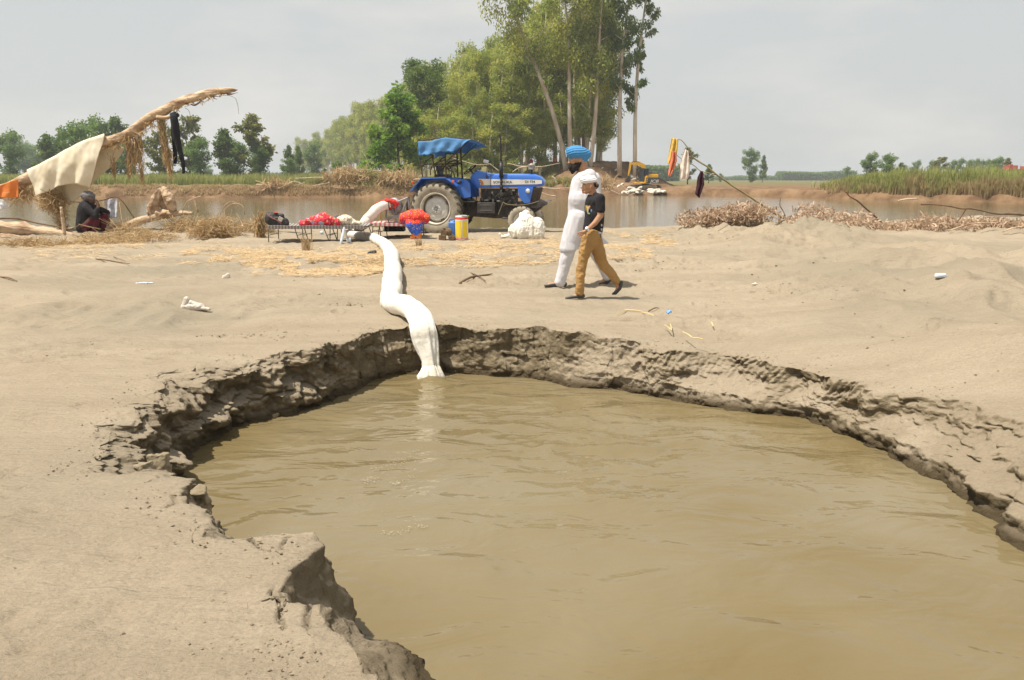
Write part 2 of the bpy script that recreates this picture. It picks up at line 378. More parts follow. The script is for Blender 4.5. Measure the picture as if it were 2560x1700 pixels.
def build_ground():
    # finer angular steps where the photograph looks
    dens = [(0, .26), (150, .20), (200, .2), (260, .3), (340, .5), (360, .26)]
    th = []; t = 0.0
    while t < 360: th.append(t); t += np.interp(t, [d[0] for d in dens], [d[1] for d in dens]) * (.62 if 60 < t < 125 else 1)
    th = np.array(th); nT = len(th)
    rr, zr = R_rim(th); rw = R_wat(th)
    x_, y_ = np.cos(np.radians(th)), np.sin(np.radians(th))
    # ragged lip and shoreline
    px, py = PC[0] + rr * x_, PC[1] + rr * y_
    rag = .065 * fbm(px * 2.4, py * 2.4, seed=41, oct=5, gain=.62)
    rag = rag * np.where((th > 205) & (th < 250), .4, 1)
    rr = rr + rag; rw = np.minimum(rw + .03 * fbm(px * 1.7, py * 1.7, seed=43, oct=3), rr - .03)
    nW = 64; rows = []; zz = []; wetr = []
    # below water
    for k in range(4):
        q = k / 4; rows.append(rw * (.80 + .2 * q)); zz.append(np.full(nT, ZR - .35 * (1 - q)) + (ZW - .06 - ZR) * q); wetr.append(np.ones(nT))
    slump = sstep(232, 240, th) * (1 - sstep(275, 285, th))          # slumped apron, lower left
    right = 1 - sstep(66, 80, th) + sstep(300, 330, th)               # scraped sloping bank, right
    left = sstep(126, 134, th) * (1 - sstep(196, 204, th))
    for k in range(nW + 1):
        t = k / nW                    # 0 = water line, 1 = lip
        steep = np.where(t < 1, t, 1.0)
        # radial progress for each kind of bank
        pw = .5 * t + .5 * sstep(0, 1, np.array(t))                   # nearly plain wall
        a = rw + (rr - rw) * t
        zv = ZW - .06 + (zr - ZW + .06) * t ** 1.0
        # slump: apron to 60% of the width, then a small cliff
        ts = np.interp(t, [0, .55, .62, 1], [0, .80, .93, 1.0]); zs = np.interp(t, [0, .55, 1], [0, .52, 1.0])
        tr = np.interp(t, [0, .3, .5, 1], [0, .12, .45, 1.0]); zr_ = np.interp(t, [0, .3, .5, 1], [0, .42, .55, 1.0])
        tl = np.interp(t, [0, .3, .45, .7, 1], [0, .05, .45, .6, 1.0]); zl = np.interp(t, [0, .3, .45, .7, 1], [0, .40, .50, .85, 1.0])
        prog = t * (1 - slump - right - left) + ts * slump + tr * right + tl * left
        zp = t * (1 - slump - right - left) + zs * slump + zr_ * right + zl * left
        rows.append(rw + (rr - rw) * prog); zz.append(ZW - .06 + (zr - ZW + .06) * zp); wetr.append(np.full(nT, 1.0))
    # outward rings
    rad = [0.0]; r = 0.0
    while r < 2600:
        ab = r + 3
        if r < .25: s = .012
        elif ab < 9: s = .022 + .004 * (r)
        elif ab < 17: s = .07
        elif ab < 24: s = .09
        elif ab < 32: s = .18
        elif ab < 66: s = 1.2
        elif ab < 72: s = .6
        elif ab < 128: s = .32
        elif ab < 150: s = .8
        else: s = ab * .035
        r += s; rad.append(r)
    r0 = rr
    for q in rad[1:]:
        rows.append(r0 + q); zz.append(None); wetr.append(None)
    X = np.empty((len(rows), nT)); Y = X.copy(); Z = X.copy(); WT = X.copy()
    nb = 4 + nW + 1
    for i, rw_ in enumerate(rows):
        X[i] = PC[0] + rw_ * x_; Y[i] = PC[1] + rw_ * y_
        if zz[i] is not None:
            Z[i] = zz[i]; WT[i] = 1
    out = slice(nb, None)
    hx = H(X[out].ravel(), Y[out].ravel()).reshape(X[out].shape)
    dist = np.array(rad[1:])[:, None]
    bl = 1 - sstep(0, 1.3, dist)
    lip = -.012 * np.exp(-dist / .05)
    Z[out] = hx * (1 - .6 * bl * 1) + zr[None, :] * bl + lip
    # join wall top to the ground height
    hr = Z[nb] 
    kk = np.arange(nb - 4)[:, None] / nW
    Z[4:nb] += (hr - zr)[None, :] * kk
    # clefts: scoops cut back into the lip
    # 3-D crumble of the pit wall and its lip
    lim = nb + 26
    xs, ys, zs = X[:lim], Y[:lim], Z[:lim]
    kk2 = np.zeros((lim, 1)); kk2[4:nb, 0] = np.minimum(1, np.arange(nb - 4) / 5); kk2[nb:, 0] = np.linspace(1, 0, 26)
    n1 = fbm(xs * 3.2, ys * 3.2, zs * 4.5, seed=51, oct=5, gain=.58)
    n2 = fbm(xs * 3.0 + 7, ys * 3.0, zs * 4.0, seed=52, oct=5, gain=.55)
    n3 = 1 - np.abs(fbm(xs * 2.2, ys * 2.2, zs * 5.5, seed=53, oct=4)) * 1.6
    amp = (.050 + .060 * left + .030 * right + .03 * slump)[None, :] * kk2
    wx = xs + .16 * vn(xs * 2.1, ys * 2.1, zs * 3, seed=57); wz = zs + .07 * vn(xs * 2.6, ys * 2.6, zs * 4, seed=58)
    cell = _hash(np.floor(wx * 4.2 + ys * 1.1), np.floor(ys * 3.1), np.floor(wz * 7.5), 59) - .5
    cell = cell * (1 - .65 * right)[None, :]; cell2 = _hash(np.floor(wx * 9 + 3), np.floor(ys * 8 + wz * 2), np.floor(wz * 15), 60) - .5
    push = amp * (n1 + .35 * n3 - .2 + .8 * cell + .3 * cell2 * (1 - .7 * right)[None, :])
    # scratch marks left by digging on the right bank, running down to the right
    sc = (1 - sstep(70, 84, th))[None, :]
    ph = (th[None, :] * 1.7 + zs * 24 + 3.2 * fbm(xs * 1.6, ys * 1.6, seed=54, oct=3))
    grooves = .024 * (np.abs(((ph * .5) % 1) - .5) * 2 - .5) * sc * kk2 * sstep(-.34, -.22, zs) * (.25 + 1.1 * sstep(-.2, .5, vn(xs * 2.6, ys * 2.6, seed=55)))
    push = push + grooves
    X[:lim] += push * x_[None, :]; Y[:lim] += push * y_[None, :]
    Z[:lim] += .04 * n2 * kk2 * (np.clip(np.arange(lim) / nb, 0, 1)[:, None] ** 2) * np.where(np.arange(lim) < nb, 1, .6)[:, None] * np.where(slump > .5, 1.4, 1)[None, :]
    # dampness of the fresh faces, drier in noise patches; trampled moist patches along the lip
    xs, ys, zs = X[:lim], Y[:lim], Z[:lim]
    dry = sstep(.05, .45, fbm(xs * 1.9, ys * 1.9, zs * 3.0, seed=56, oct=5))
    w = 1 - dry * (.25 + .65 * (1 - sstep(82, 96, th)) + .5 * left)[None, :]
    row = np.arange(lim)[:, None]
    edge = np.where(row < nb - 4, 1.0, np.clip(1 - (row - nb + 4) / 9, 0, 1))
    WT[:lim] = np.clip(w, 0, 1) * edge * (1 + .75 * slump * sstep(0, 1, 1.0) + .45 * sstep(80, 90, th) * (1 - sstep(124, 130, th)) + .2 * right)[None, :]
    WT[lim:] = 0
    # trampled damp crumbs scattered over the sand; trample hollows tinted darker
    o2 = slice(lim, None)
    near = (Y[o2] < 26)
    xo_, yo_ = X[o2], Y[o2]; tr_ = 1 - np.abs(fbm(xo_ * 2.6, yo_ * 2.6, seed=63, oct=4, gain=.6)) * 1.5
    cr = fbm(X[o2] * 2.3, Y[o2] * 3.3, seed=61, oct=5, gain=.65) * near
    msk = sstep(.75, 1.15, cr) * near
    WT[o2] = np.clip(.45 * msk + .42 * near * sstep(.15, .75, -tr_ + .25 * fbm(xo_ * 1.1, yo_ * 1.6, seed=68, oct=3)) * sstep(-.1, .5, fbm(xo_ * .45, yo_ * .6, seed=64, oct=3)), 0, 1)
    Z[o2] += near * msk * .012 * vn(X[o2] * 21, Y[o2] * 21, seed=62)
    xo, yo = X[o2], Y[o2]; far1 = near * (1 - .5 * sstep(14, 24, yo))
    tr_ = 1 - np.abs(fbm(xo * 2.6, yo * 2.6, seed=63, oct=4, gain=.6)) * 1.5; pm = .25 + .75 * sstep(-.1, .5, fbm(xo * .45, yo * .6, seed=64, oct=3))
    Z[o2] += far1 * pm * (.024 * (tr_ - .5) * (1 + 1.1 * sstep(8, 15, yo)) + .010 * fbm(xo * 7, yo * 7, seed=65, oct=3)) * np.minimum(1, .25 + (np.arange(lim, len(rows))[:, None] - lim) / 40)
    for c0, sl, am in ((12.6, .05, 1), (14.0, .05, 1), (16.4, -.03, .8), (17.7, -.03, .8), (9.7, .09, .6)):
        dd = yo - (c0 + sl * xo + .25 * np.sin(xo * .35 + c0)); Z[o2] += near * am * (-.030 * np.exp(-(dd / .13) ** 2) + .020 * np.exp(-((np.abs(dd) - .26) / .09) ** 2)) * (.6 + .4 * np.sin(xo * 22 + dd * 16))
    # trodden footprints
    rf = np.random.default_rng(66)
    for _ in range(330):
        fx, fy = rf.uniform(-7, 8.5), rf.uniform(2.6, 17); an = rf.normal(0, .7)
        i0 = (np.abs(xo - fx) < .3) & (np.abs(yo - fy) < .3)
        if not i0.any(): continue
        ax_ = (xo[i0] - fx) * math.cos(an) + (yo[i0] - fy) * math.sin(an); ay_ = -(xo[i0] - fx) * math.sin(an) + (yo[i0] - fy) * math.cos(an)
        e = (ax_ / .14) ** 2 + (ay_ / .055) ** 2; zo = Z[o2]; zo[i0] += -.022 * np.exp(-e ** 2) + .012 * np.exp(-((np.sqrt(e) - 1.35) / .3) ** 2)
    # cracks opening behind the undercut lip
    def crack(pts, dep=.045, wid=.011):
        Pp = [at_z(*q) for q in pts]
        for a, b in zip(Pp[:-1], Pp[1:]):
            ab = b - a; Lq = ab.length
            for sl_ in (slice(nb - 6, len(rows)),):
                xx, yy = X[sl_], Y[sl_]; i0 = (np.abs(xx - (a.x + b.x) / 2) < Lq / 2 + .06) & (np.abs(yy - (a.y + b.y) / 2) < Lq / 2 + .06)
                t = np.clip(((xx[i0] - a.x) * ab.x + (yy[i0] - a.y) * ab.y) / Lq ** 2, 0, 1); ds = np.hypot(xx[i0] - a.x - t * ab.x, yy[i0] - a.y - t * ab.y)
                zz_ = Z[sl_]; zz_[i0] = np.minimum(zz_[i0], np.where(ds < wid, zz_[i0] - dep * (1 - ds / wid) , zz_[i0])); w2 = WT[sl_]; w2[i0] = np.maximum(w2[i0], (ds < wid) * .9)
    crack([(628, 1368), (640, 1385), (648, 1402), (642, 1420), (650, 1436), (655, 1452)]); crack([(722, 1378), (713, 1400), (708, 1428), (712, 1452)]); crack([(572, 1236), (590, 1250), (600, 1262), (622, 1268)], .03, .009)
    crack([(668, 1232), (652, 1246), (648, 1262)], .03, .009); crack([(400, 1140), (405, 1160), (380, 1172)], .03, .009); crack([(2250, 1010), (2290, 985), (2361, 985)], .05, .014); crack([(250, 1010), (285, 990)], .03)
    # damp sand at the river edge and on its banks
    nbk = near_b = np.exp(-((Y[o2] - y_near(X[o2])) / .9) ** 2); WT[o2] = np.maximum(WT[o2], .7 * nbk)
    nR = len(rows)
    V = np.stack([X.ravel(), Y.ravel(), Z.ravel()], 1)
    i, j = np.meshgrid(np.arange(nR - 1), np.arange(nT), indexing='ij'); j2 = (j + 1) % nT
    F = np.stack([i * nT + j, (i + 1) * nT + j, (i + 1) * nT + j2, i * nT + j2], -1).reshape(-1, 4)
    # pit floor
    c = len(V); V = np.vstack([V, [[PC[0], PC[1], ZR - .35]]])
    T = np.stack([np.full(nT, c), np.arange(nT), (np.arange(nT) + 1) % nT, (np.arange(nT) + 1) % nT], 1)
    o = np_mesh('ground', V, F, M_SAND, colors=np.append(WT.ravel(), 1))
    tag(o, 'pale silty sand around the flooded pit with far brown river bank', 'ground', kind='structure')
    return o
build_ground()

# ---------------------------------------------------------------- water
def water_mat(name, c1, c2, rough, s1, d1, stretch, s2, d2, nscale=.8):
    m = bpy.data.materials.new(name); m.use_nodes = True; n = m.node_tree; b = n.nodes['Principled BSDF']; lk = n.links.new
    g = n.nodes.new('ShaderNodeNewGeometry'); mp = n.nodes.new('ShaderNodeMapping'); mp.inputs['Scale'].default_value = stretch; lk(g.outputs['Position'], mp.inputs[0])
    z = n.nodes.new('ShaderNodeTexNoise'); z.inputs['Scale'].default_value = nscale; z.inputs['Detail'].default_value = 4; z.inputs['Distortion'].default_value = .6; lk(g.outputs['Position'], z.inputs['Vector'])
    r = n.nodes.new('ShaderNodeValToRGB'); r.color_ramp.elements[0].position = .35; r.color_ramp.elements[1].position = .7
    r.color_ramp.elements[0].color = (*c1, 1); r.color_ramp.elements[1].color = (*c2, 1); lk(z.outputs[0], r.inputs[0]); lk(r.outputs[0], b.inputs['Base Color'])
    b.inputs['Roughness'].default_value = rough; b.inputs['IOR'].default_value = 1.33; b.inputs['Specular IOR Level'].default_value = .5
    pr = None
    for s, d in ((s1, d1), (s2, d2)):
        q = n.nodes.new('ShaderNodeTexNoise'); q.inputs['Scale'].default_value = s; q.inputs['Detail'].default_value = 3; q.inputs['Distortion'].default_value = .5; lk(mp.outputs[0], q.inputs['Vector'])
        u = n.nodes.new('ShaderNodeBump'); u.inputs['Strength'].default_value = 1; u.inputs['Distance'].default_value = d; lk(q.outputs[0], u.inputs['Height'])
        if pr: lk(pr.outputs[0], u.inputs['Normal'])
        pr = u
    lk(pr.outputs[0], b.inputs['Normal'])
    return m
HOSE_END = at_z(1000, 872, ZW)
def build_pool():
    m = water_mat('muddy_water', (.154, .116, .053), (.196, .162, .099), .03, 1.6, .055, (1, 1.8, 1), 7, .0032, .45)
    x = np.arange(-2.9, 4.0, .03); y = np.arange(1.0, 8.9, .03); X, Y = np.meshgrid(x, y)
    d = np.hypot(X - HOSE_END.x, (Y - HOSE_END.y)) + .15 * fbm(X * 1.3, Y * 1.3, seed=71, oct=2)
    Z = .0035 * np.sin(d * 16) * np.exp(-d / 1.0) + .006 * fbm(X * 2.2, Y * 3.4, seed=72, oct=3) * (.3 + .9 * np.exp(-((Y - 6.3) / 1.3) ** 2))
    Z += .05 * np.exp(-((X - HOSE_END.x + .02) ** 2 + (Y - HOSE_END.y + .10) ** 2) / .022) * (1 + .3 * fbm(X * 14, Y * 14, seed=73, oct=2))
    Z += .020 * fbm(X * 4.5 + Y, Y * 5.5, seed=74, oct=3) * np.exp(-((X - .6) / 1.1) ** 2 - ((Y - 5.9) / 1.0) ** 2)
    ny, nx = X.shape; i, j = np.meshgrid(np.arange(ny - 1), np.arange(nx - 1), indexing='ij')
    F = np.stack([i * nx + j, i * nx + j + 1, (i + 1) * nx + j + 1, (i + 1) * nx + j], -1).reshape(-1, 4)
    o = np_mesh('pit_water', np.stack([X.ravel(), Y.ravel(), Z.ravel() + ZW], 1), F, m)
    tag(o, 'muddy olive brown water filling the pit in front', 'water', kind='structure')
build_pool()
def build_river():
    m = water_mat('river_water', (.135, .098, .048), (.175, .130, .070), .06, .9, .02, (.5, 2.2, 1), 5, .004, .08)
    mb = MB(); mb.add([(-260, 20, -.7), (260, 20, -.7), (260, 125, -.7), (-260, 125, -.7)], [(0, 1, 2, 3)])
    tag(mb.build('river_water', m), 'calm brown river behind the tractor', 'water', kind='structure')
build_river()
# ---------------------------------------------------------------- trees
M_BARK = mk('pale_eucalyptus_bark', (.66, .60, .50), (.42, .32, .23), scale=1.3, rough=.9, bump=.5, bscale=6, stretch=(1, 1, .25))
M_BARKD = mk('brown_bark', (.16, .12, .08), (.09, .065, .045), scale=2, rough=.95, bump=.5, bscale=8)
M_EUC = leafmat('eucalyptus_leaves', [(0, (.12, .175, .04)), (.45, (.33, .385, .075)), (.8, (.52, .52, .11)), (1, (.60, .49, .17))], .52)
M_BROAD = leafmat('bright_broad_leaves', [(0, (.10, .20, .03)), (.5, (.19, .33, .045)), (1, (.36, .48, .08))], .5)
M_DARKL = leafmat('dark_green_leaves', [(0, (.09, .16, .045)), (.55, (.17, .265, .065)), (1, (.28, .37, .09))], .48)
M_MIDL = leafmat('mid_green_leaves', [(0, (.08, .14, .03)), (.55, (.15, .22, .045)), (1, (.25, .31, .07))], .45)
M_YELL = leafmat('yellow_green_leaves', [(0, (.12, .14, .03)), (.5, (.20, .21, .04)), (1, (.33, .31, .07))], .4)

def leaves(centers, radii, n, size, aspect, droop=.3, tint_bias=None, rg=rng):
    """n small folded leaf faces spread through clusters; returns V, F, tint"""
    k = len(centers); w = np.array([r[0] * r[1] * r[2] for r in radii]) ** .75; w = w / w.sum()
    idx = rg.choice(k, n, p=w); C = np.array(centers)[idx]; Rr = np.array(radii)[idx]
    d = rg.normal(size=(n, 3)); d /= np.linalg.norm(d, axis=1)[:, None]
    rad = rg.random(n) ** .42
    P = C + d * Rr * rad[:, None]
    a = rg.normal(size=(n, 3)); a[:, 2] -= droop * 3; a /= np.linalg.norm(a, axis=1)[:, None]
    b = np.cross(a, rg.normal(size=(n, 3))); b /= np.linalg.norm(b, axis=1)[:, None] + 1e-9
    L_ = size * (.6 + .8 * rg.random(n))[:, None]; Wd = L_ * aspect
    V = np.stack([P, P + a * L_ * .5 + b * Wd * .5, P + a * L_, P + a * L_ * .5 - b * Wd * .5], 1).reshape(-1, 3)
    F = np.arange(n * 4).reshape(-1, 4)
    tb = rg.random(k)[idx] if tint_bias is None else np.array(tint_bias)[idx]
    t = np.clip(.55 * tb + .45 * rg.random(n) , 0, 1)
    return V, F, np.repeat(t, 4)

def make_tree(name, h, crown_w, trunk_h, mat_leaf, mat_bark, nleaf, leaf, aspect=.5, droop=.3, seed=1, lean=(0, 0), limbs=12, r0=.3, cl=1.0, shape='tall', upright=.6, parent_name=None):
    rg = np.random.default_rng(seed); rd = random.Random(seed)
    root = empty(name); T = MB(); centers = []; radii = []
    n = 9; pts = []; rs = []
    ph = rd.random() * 6
    for i in range(n):
        t = i / (n - 1); z = t * h * .93
        pts.append((lean[0] * t ** 1.2 + .012 * h * math.sin(ph + t * 5), lean[1] * t + .012 * h * math.cos(ph + t * 4), z)); rs.append(r0 * (1 - t) ** .75 + .02)
    T.tube(pts, rs, 8, smooth=2)
    def tp(t):
        q = t * (n - 1); i = min(int(q), n - 2); f = q - i
        return Vector(pts[i]).lerp(Vector(pts[i + 1]), f)
    for k in range(limbs):
        t = trunk_h / h + (1 - trunk_h / h) * (k + rd.random()) / limbs * .93
        if shape == 'round': prof = math.sqrt(max(.08, 1 - ((t - .62) / .42) ** 2))
        elif shape == 'cone': prof = 1.15 * (1 - t) + .15
        else: prof = .55 + .45 * math.sin(math.pi * min(1, (t - trunk_h / h) / (1 - trunk_h / h) * .85 + .12))
        az = rd.random() * 6.283; ln = crown_w * .5 * prof * (.6 + .55 * rd.random())
        b0 = tp(t); up = ln * upright * (.6 + .9 * rd.random())
        e = b0 + Vector((math.cos(az) * ln, math.sin(az) * ln, up)); mid = b0.lerp(e, .5) + Vector((0, 0, -up * .12))
        rb = max(.02, r0 * (1 - t) ** .8 * .5)
        T.tube([b0, mid, e], [rb, rb * .6, rb * .25], 5)
        for q in range(3):
            f = .35 + .65 * (q + rd.random() * .5) / 3
            c = b0.lerp(e, min(f, 1.05)); s = cl * (.55 + .6 * rd.random()) * (crown_w / 7)
            c = c + Vector((rd.gauss(0, .35), rd.gauss(0, .35), rd.gauss(0, .3))) * s
            centers.append(tuple(c)); radii.append((s * 1.15, s * 1.15, s * (1.0 if droop < .4 else 1.35)))
            if rd.random() < .5: T.tube([b0.lerp(e, f * .8), c], [rb * .35, .012], 4)
    c = tp(1); centers.append(tuple(c)); radii.append((cl * .8 * crown_w / 7,) * 3)
    V, F, t = leaves(centers, radii, nleaf, leaf, aspect, droop, rg=rg)
    T.build('trunk', mat_bark, root, smooth=True)
    np_mesh('crown', V, F, mat_leaf, root, smooth=False, colors=t)
    return root

def place(root, x, y, s=1.0, rz=0.0, z=None, sx=None):
    root.location = (x, y, (Hs(x, y) if z is None else z) - .1); root.rotation_euler = (0, 0, rz); root.scale = (s * (sx or 1), s * (sx or 1), s)
    return root

# --- eucalyptus row on the flood bank
def bund_pt(u, w): return E0[0] + ED[0] * u + EN[0] * w, E0[1] + ED[1] * u + EN[1] * w
EU = [make_tree('eucalyptus_tree', 27, 8.2, 4.5, M_EUC, M_BARK, 8200, .46, .40, .55, seed=100 + i, lean=(rn, 0), limbs=20, r0=.30, cl=1.05, upright=.75)
      for i, rn in enumerate((0.6, -1.0, 1.4, -.4, 0.2))]
row_lbl = 'tall eucalyptus in the long dense row on the flood bank'
used = [False] * len(EU)
def euc(i, x, y, s, rz, label, group=None, sx=1.0):
    o = EU[i] if not used[i] else copy_tree(EU[i]); used[i] = True
    place(o, x, y, s, rz, sx=sx); tag(o, label, 'tree', group); return o
# big leaning tree whose pale trunk leans left across the clump
t = make_tree('eucalyptus_tree', 33, 10, 15, M_EUC, M_BARK, 8000, .46, .40, .55, seed=201, lean=(-11.0, 0), limbs=18, r0=.38, cl=1.0, upright=.8)
p = at_y(1303, 392, 119); place(t, p.x, p.y); tag(t, 'tall eucalyptus whose long pale trunk leans far to the left', 'tree')
t = make_tree('eucalyptus_tree', 33, 9, 15, M_EUC, M_BARK, 8000, .46, .40, .55, seed=202, lean=(-2.6, 0), limbs=18, r0=.33, cl=1.0, upright=.9)
p = at_y(1322, 385, 118); place(t, p.x, p.y); tag(t, 'eucalyptus with slightly curved white trunk right of the leaning one', 'tree')
t = make_tree('eucalyptus_tree', 30, 9.5, 10, M_EUC, M_BARK, 10500, .42, .42, .55, seed=203, lean=(2.2, 0), limbs=20, r0=.33, cl=1.05, upright=.9)
p = at_y(1358, 382, 118); place(t, p.x, p.y); tag(t, 'eucalyptus with clean white trunk just behind the blue turban', 'tree')
t = make_tree('eucalyptus_tree', 34, 6.2, 13, M_MIDL, M_BARK, 7000, .42, .42, .6, seed=204, lean=(1.4, 0), limbs=18, r0=.34, cl=.9, upright=1.1)
p = at_y(1424, 376, 118); place(t, p.x, p.y); tag(t, 'slim eucalyptus standing apart, first left of the excavator arm', 'tree')
t = make_tree('eucalyptus_tree', 34, 4.6, 9, M_MIDL, M_BARK, 4200, .42, .42, .6, seed=205, lean=(1.3, 0), limbs=16, r0=.32, cl=.8, upright=1.1)
p = at_y(1461, 378, 118); place(t, p.x, p.y); tag(t, 'sparse eucalyptus at the right end, directly above the excavator', 'tree')
rr_ = random.Random(5)
u = 3.0; k = 0
while u < 520:
    for w in (-3.0, 2.6):
        if u < 6 and w > 0: continue
        x, y = bund_pt(u + rr_.uniform(-1.4, 1.4), w + rr_.uniform(-.8, .8))
        s = rr_.uniform(.84, 1.08) * (.92 if u < 60 else 1.0)
        if y > 420: s *= .95
        euc(rr_.randrange(5), x, y, s, rr_.uniform(0, 6.28), row_lbl, 'eucalyptus trees in the row along the flood bank', sx=1.0 if u < 60 else 1.15)
    u += 5.2 if u < 60 else (8 if u < 160 else (14 if u < 300 else 26)); k += 1
# extra trees filling the clump behind the tractor, on both slopes of the bank
for i, (dx, Y, s) in enumerate([(1060, 136, .80), (1095, 128, .80), (1135, 131, .83), (1180, 126, .86), (1215, 133, .92), (1250, 128, .98), (1010, 150, .72), (1285, 130, 1.0), (1330, 131, 1.02), (1375, 127, .98), (1155, 124, .72), (1040, 143, .74), (1110, 122, .66)]):
    p = at_y(dx, 400, Y)
    euc(i % 5, p.x, p.y, s, i * 1.3, 'mid height eucalyptus massed behind the tractor in the near clump', 'eucalyptus trees of the near clump', sx=1.05)
t = make_tree('eucalyptus_tree', 20, 8.5, 12, M_MIDL, M_BARK, 7000, .42, .45, .2, seed=206, lean=(-2.5, 0), limbs=14, r0=.26, cl=1.0, upright=.5)
p = at_y(1015, 400, 128); place(t, p.x, p.y); tag(t, 'eucalyptus with dark flat spreading top at left of the near clump', 'tree')

for i, (dx, Y, s, q) in enumerate([(1010, 124, .50, 0), (1048, 121, .44, 3), (1085, 118, .40, 1), (1125, 120, .46, 2), (1165, 119, .38, 4), (1205, 121, .47, 0), (1248, 122, .40, 1), (985, 132, .55, 2), (960, 150, .6, 3), (1385, 122, .36, 3), (1295, 124, .42, 2)]):
    p = at_y(dx, 400, Y); euc(q, p.x, p.y, s, i * 2.1, 'young leafy eucalyptus filling the foot of the near clump', 'young eucalyptus at the foot of the clump', sx=1.7)
# --- bright green young tree in front
t = make_tree('broadleaf_tree', 14.5, 9.5, 1.5, M_BROAD, M_BARKD, 11000, .40, .75, .05, seed=210, limbs=34, r0=.16, cl=.62, shape='cone', upright=.35)
p = at_y(922, 400, 108); place(t, p.x, p.y, .98, sx=1.1); tag(t, 'bright green broadleaf tree left of the tractor canopy', 'tree')

# --- single trees beyond the left bank and the right fields
SP = [make_tree('field_tree', 10, 6.0, 1.0, M_DARKL, M_BARKD, 6000, .36, .6, .1, seed=300, limbs=26, r0=.16, cl=.95, shape='round', upright=.5),
      make_tree('field_tree', 10, 5.0, 1.2, M_MIDL, M_BARKD, 5500, .36, .6, .1, seed=301, limbs=26, r0=.16, cl=.9, shape='cone', upright=.6),
      make_tree('field_tree', 10, 4.2, 1.5, M_YELL, M_BARKD, 3800, .36, .6, .1, seed=302, limbs=20, r0=.14, cl=.85, shape='tall', upright=.7),
      make_tree('field_tree', 10, 6.5, 2.5, M_DARKL, M_BARKD, 4800, .40, .6, .1, seed=303, limbs=22, r0=.2, cl=1.0, shape='tall', upright=.5)]
su = [False] * 4
def ft(i, dx, dtop, Y, label, group=None, sx=1.0):
    top = at_y(dx, dtop, Y); z0 = Hs(top.x, Y); s = (top.z - z0) / 9.9
    o = SP[i] if not su[i] else copy_tree(SP[i]); su[i] = True
    place(o, top.x, Y, s, (dx * .37) % 6.28, sx=sx * 1.1); tag(o, label, 'tree', group)
ft(0, 12, 306, 175, 'dark round tree at the far left edge beyond the river')
ft(3, 48, 330, 330, 'faint grey hazy tree just right of the leftmost tree')
ft(0, 68, 334, 340, 'low hazy blue tree in the gap behind the left trees')
ft(1, 103, 303, 160, 'mid green pointed tree above the cream cloth on the left')
ft(1, 137, 300, 178, 'second pointed tree above the cream cloth on the left')
ft(0, 168, 287, 150, 'darker bushy tree between the pointed ones above the cream cloth')
ft(0, 219, 274, 165, 'dark tree with a broad top left of the leaning trunk')
ft(1, 266, 262, 168, 'tallest pointed tree just left of the leaning dead trunk')
ft(0, 290, 330, 160, 'low dark tree directly under the leaning dead trunk')
ft(2, 357, 298, 150, 'yellowish tree under the leaning trunk beside hanging fibres')
ft(1, 380, 340, 160, 'small green tree between the hanging fibres and black garment')
ft(2, 424, 262, 158, 'tall yellow green tree right behind the black hanging garment')
ft(0, 452, 320, 150, 'dark rounded tree right of the black hanging garment')
ft(3, 475, 378, 330, 'tiny hazy tree in the gap right of the garment')
ft(1, 514, 290, 150, 'dark green pointed tree left of the tall pale one')
ft(0, 545, 325, 155, 'low dark green tree between the dark and the pale tree')
ft(2, 580, 258, 152, 'tall pale yellow green tree standing on the left bank', sx=1.15)
ft(0, 596, 335, 150, 'dark bush like tree at the foot of the pale tree')
ft(1, 664, 330, 190, 'narrow conical tree, left of the matching pair', sx=.7)
ft(1, 687, 332, 200, 'narrow conical tree, right of the matching pair', sx=.6)
ft(0, 668, 366, 180, 'low bushy tree below the pair of conical trees')
ft(0, 722, 330, 260, 'dark tree at the low left end of the long row', sx=.9)
ft(0, 778, 372, 140, 'low dark green bushy tree before the long row')
ft(1, 748, 385, 138, 'low green bush tree beside the dark bushy one')
ft(2, 1588, 338, 190, 'reddish topped green tree behind the white hung cloth', sx=1.1)
ft(1, 1636, 376, 230, 'small tree between the hung cloths and the maroon one')
ft(0, 1735, 345, 290, 'large rounded lone tree in the far field', sx=.85)
ft(1, 1762, 355, 300, 'narrow tree close right of the large rounded lone tree', sx=.6)
ft(0, 1662, 400, 330, 'tiny distant bush right of the maroon cloth')
ft(3, 1955, 386, 380, 'small hazy tree at the right end of the far tree line')
ft(0, 2010, 354, 190, 'dark oval tree, left one of the clump above the reeds')
ft(3, 2048, 358, 185, 'spreading green tree in the middle of the clump above the reeds')
ft(1, 2080, 372, 190, 'lower bright tree at the right of the clump above the reeds', sx=1.2)
ft(3, 2112, 372, 300, 'thin small hazy tree right of the clump above the reeds', sx=.7)
ft(2, 2168, 360, 230, 'yellow green column shaped tree above the reeds', sx=1.2)
ft(0, 2155, 372, 300, 'blue grey tree half hidden by the yellow green column tree')
for i, (dx, dt) in enumerate([(2195, 372), (2212, 368), (2232, 371), (2247, 369), (2262, 372), (2278, 370)]):
    ft(3, dx, dt, 310 + i * 4, 'blue grey hazy tree in the far group above the reeds', 'blue grey trees far beyond the reeds', sx=.75)
ft(0, 2300, 364, 230, 'rounded dark green tree left of the red building')
ft(2, 2326, 362, 225, 'yellowish tree just behind the red building')

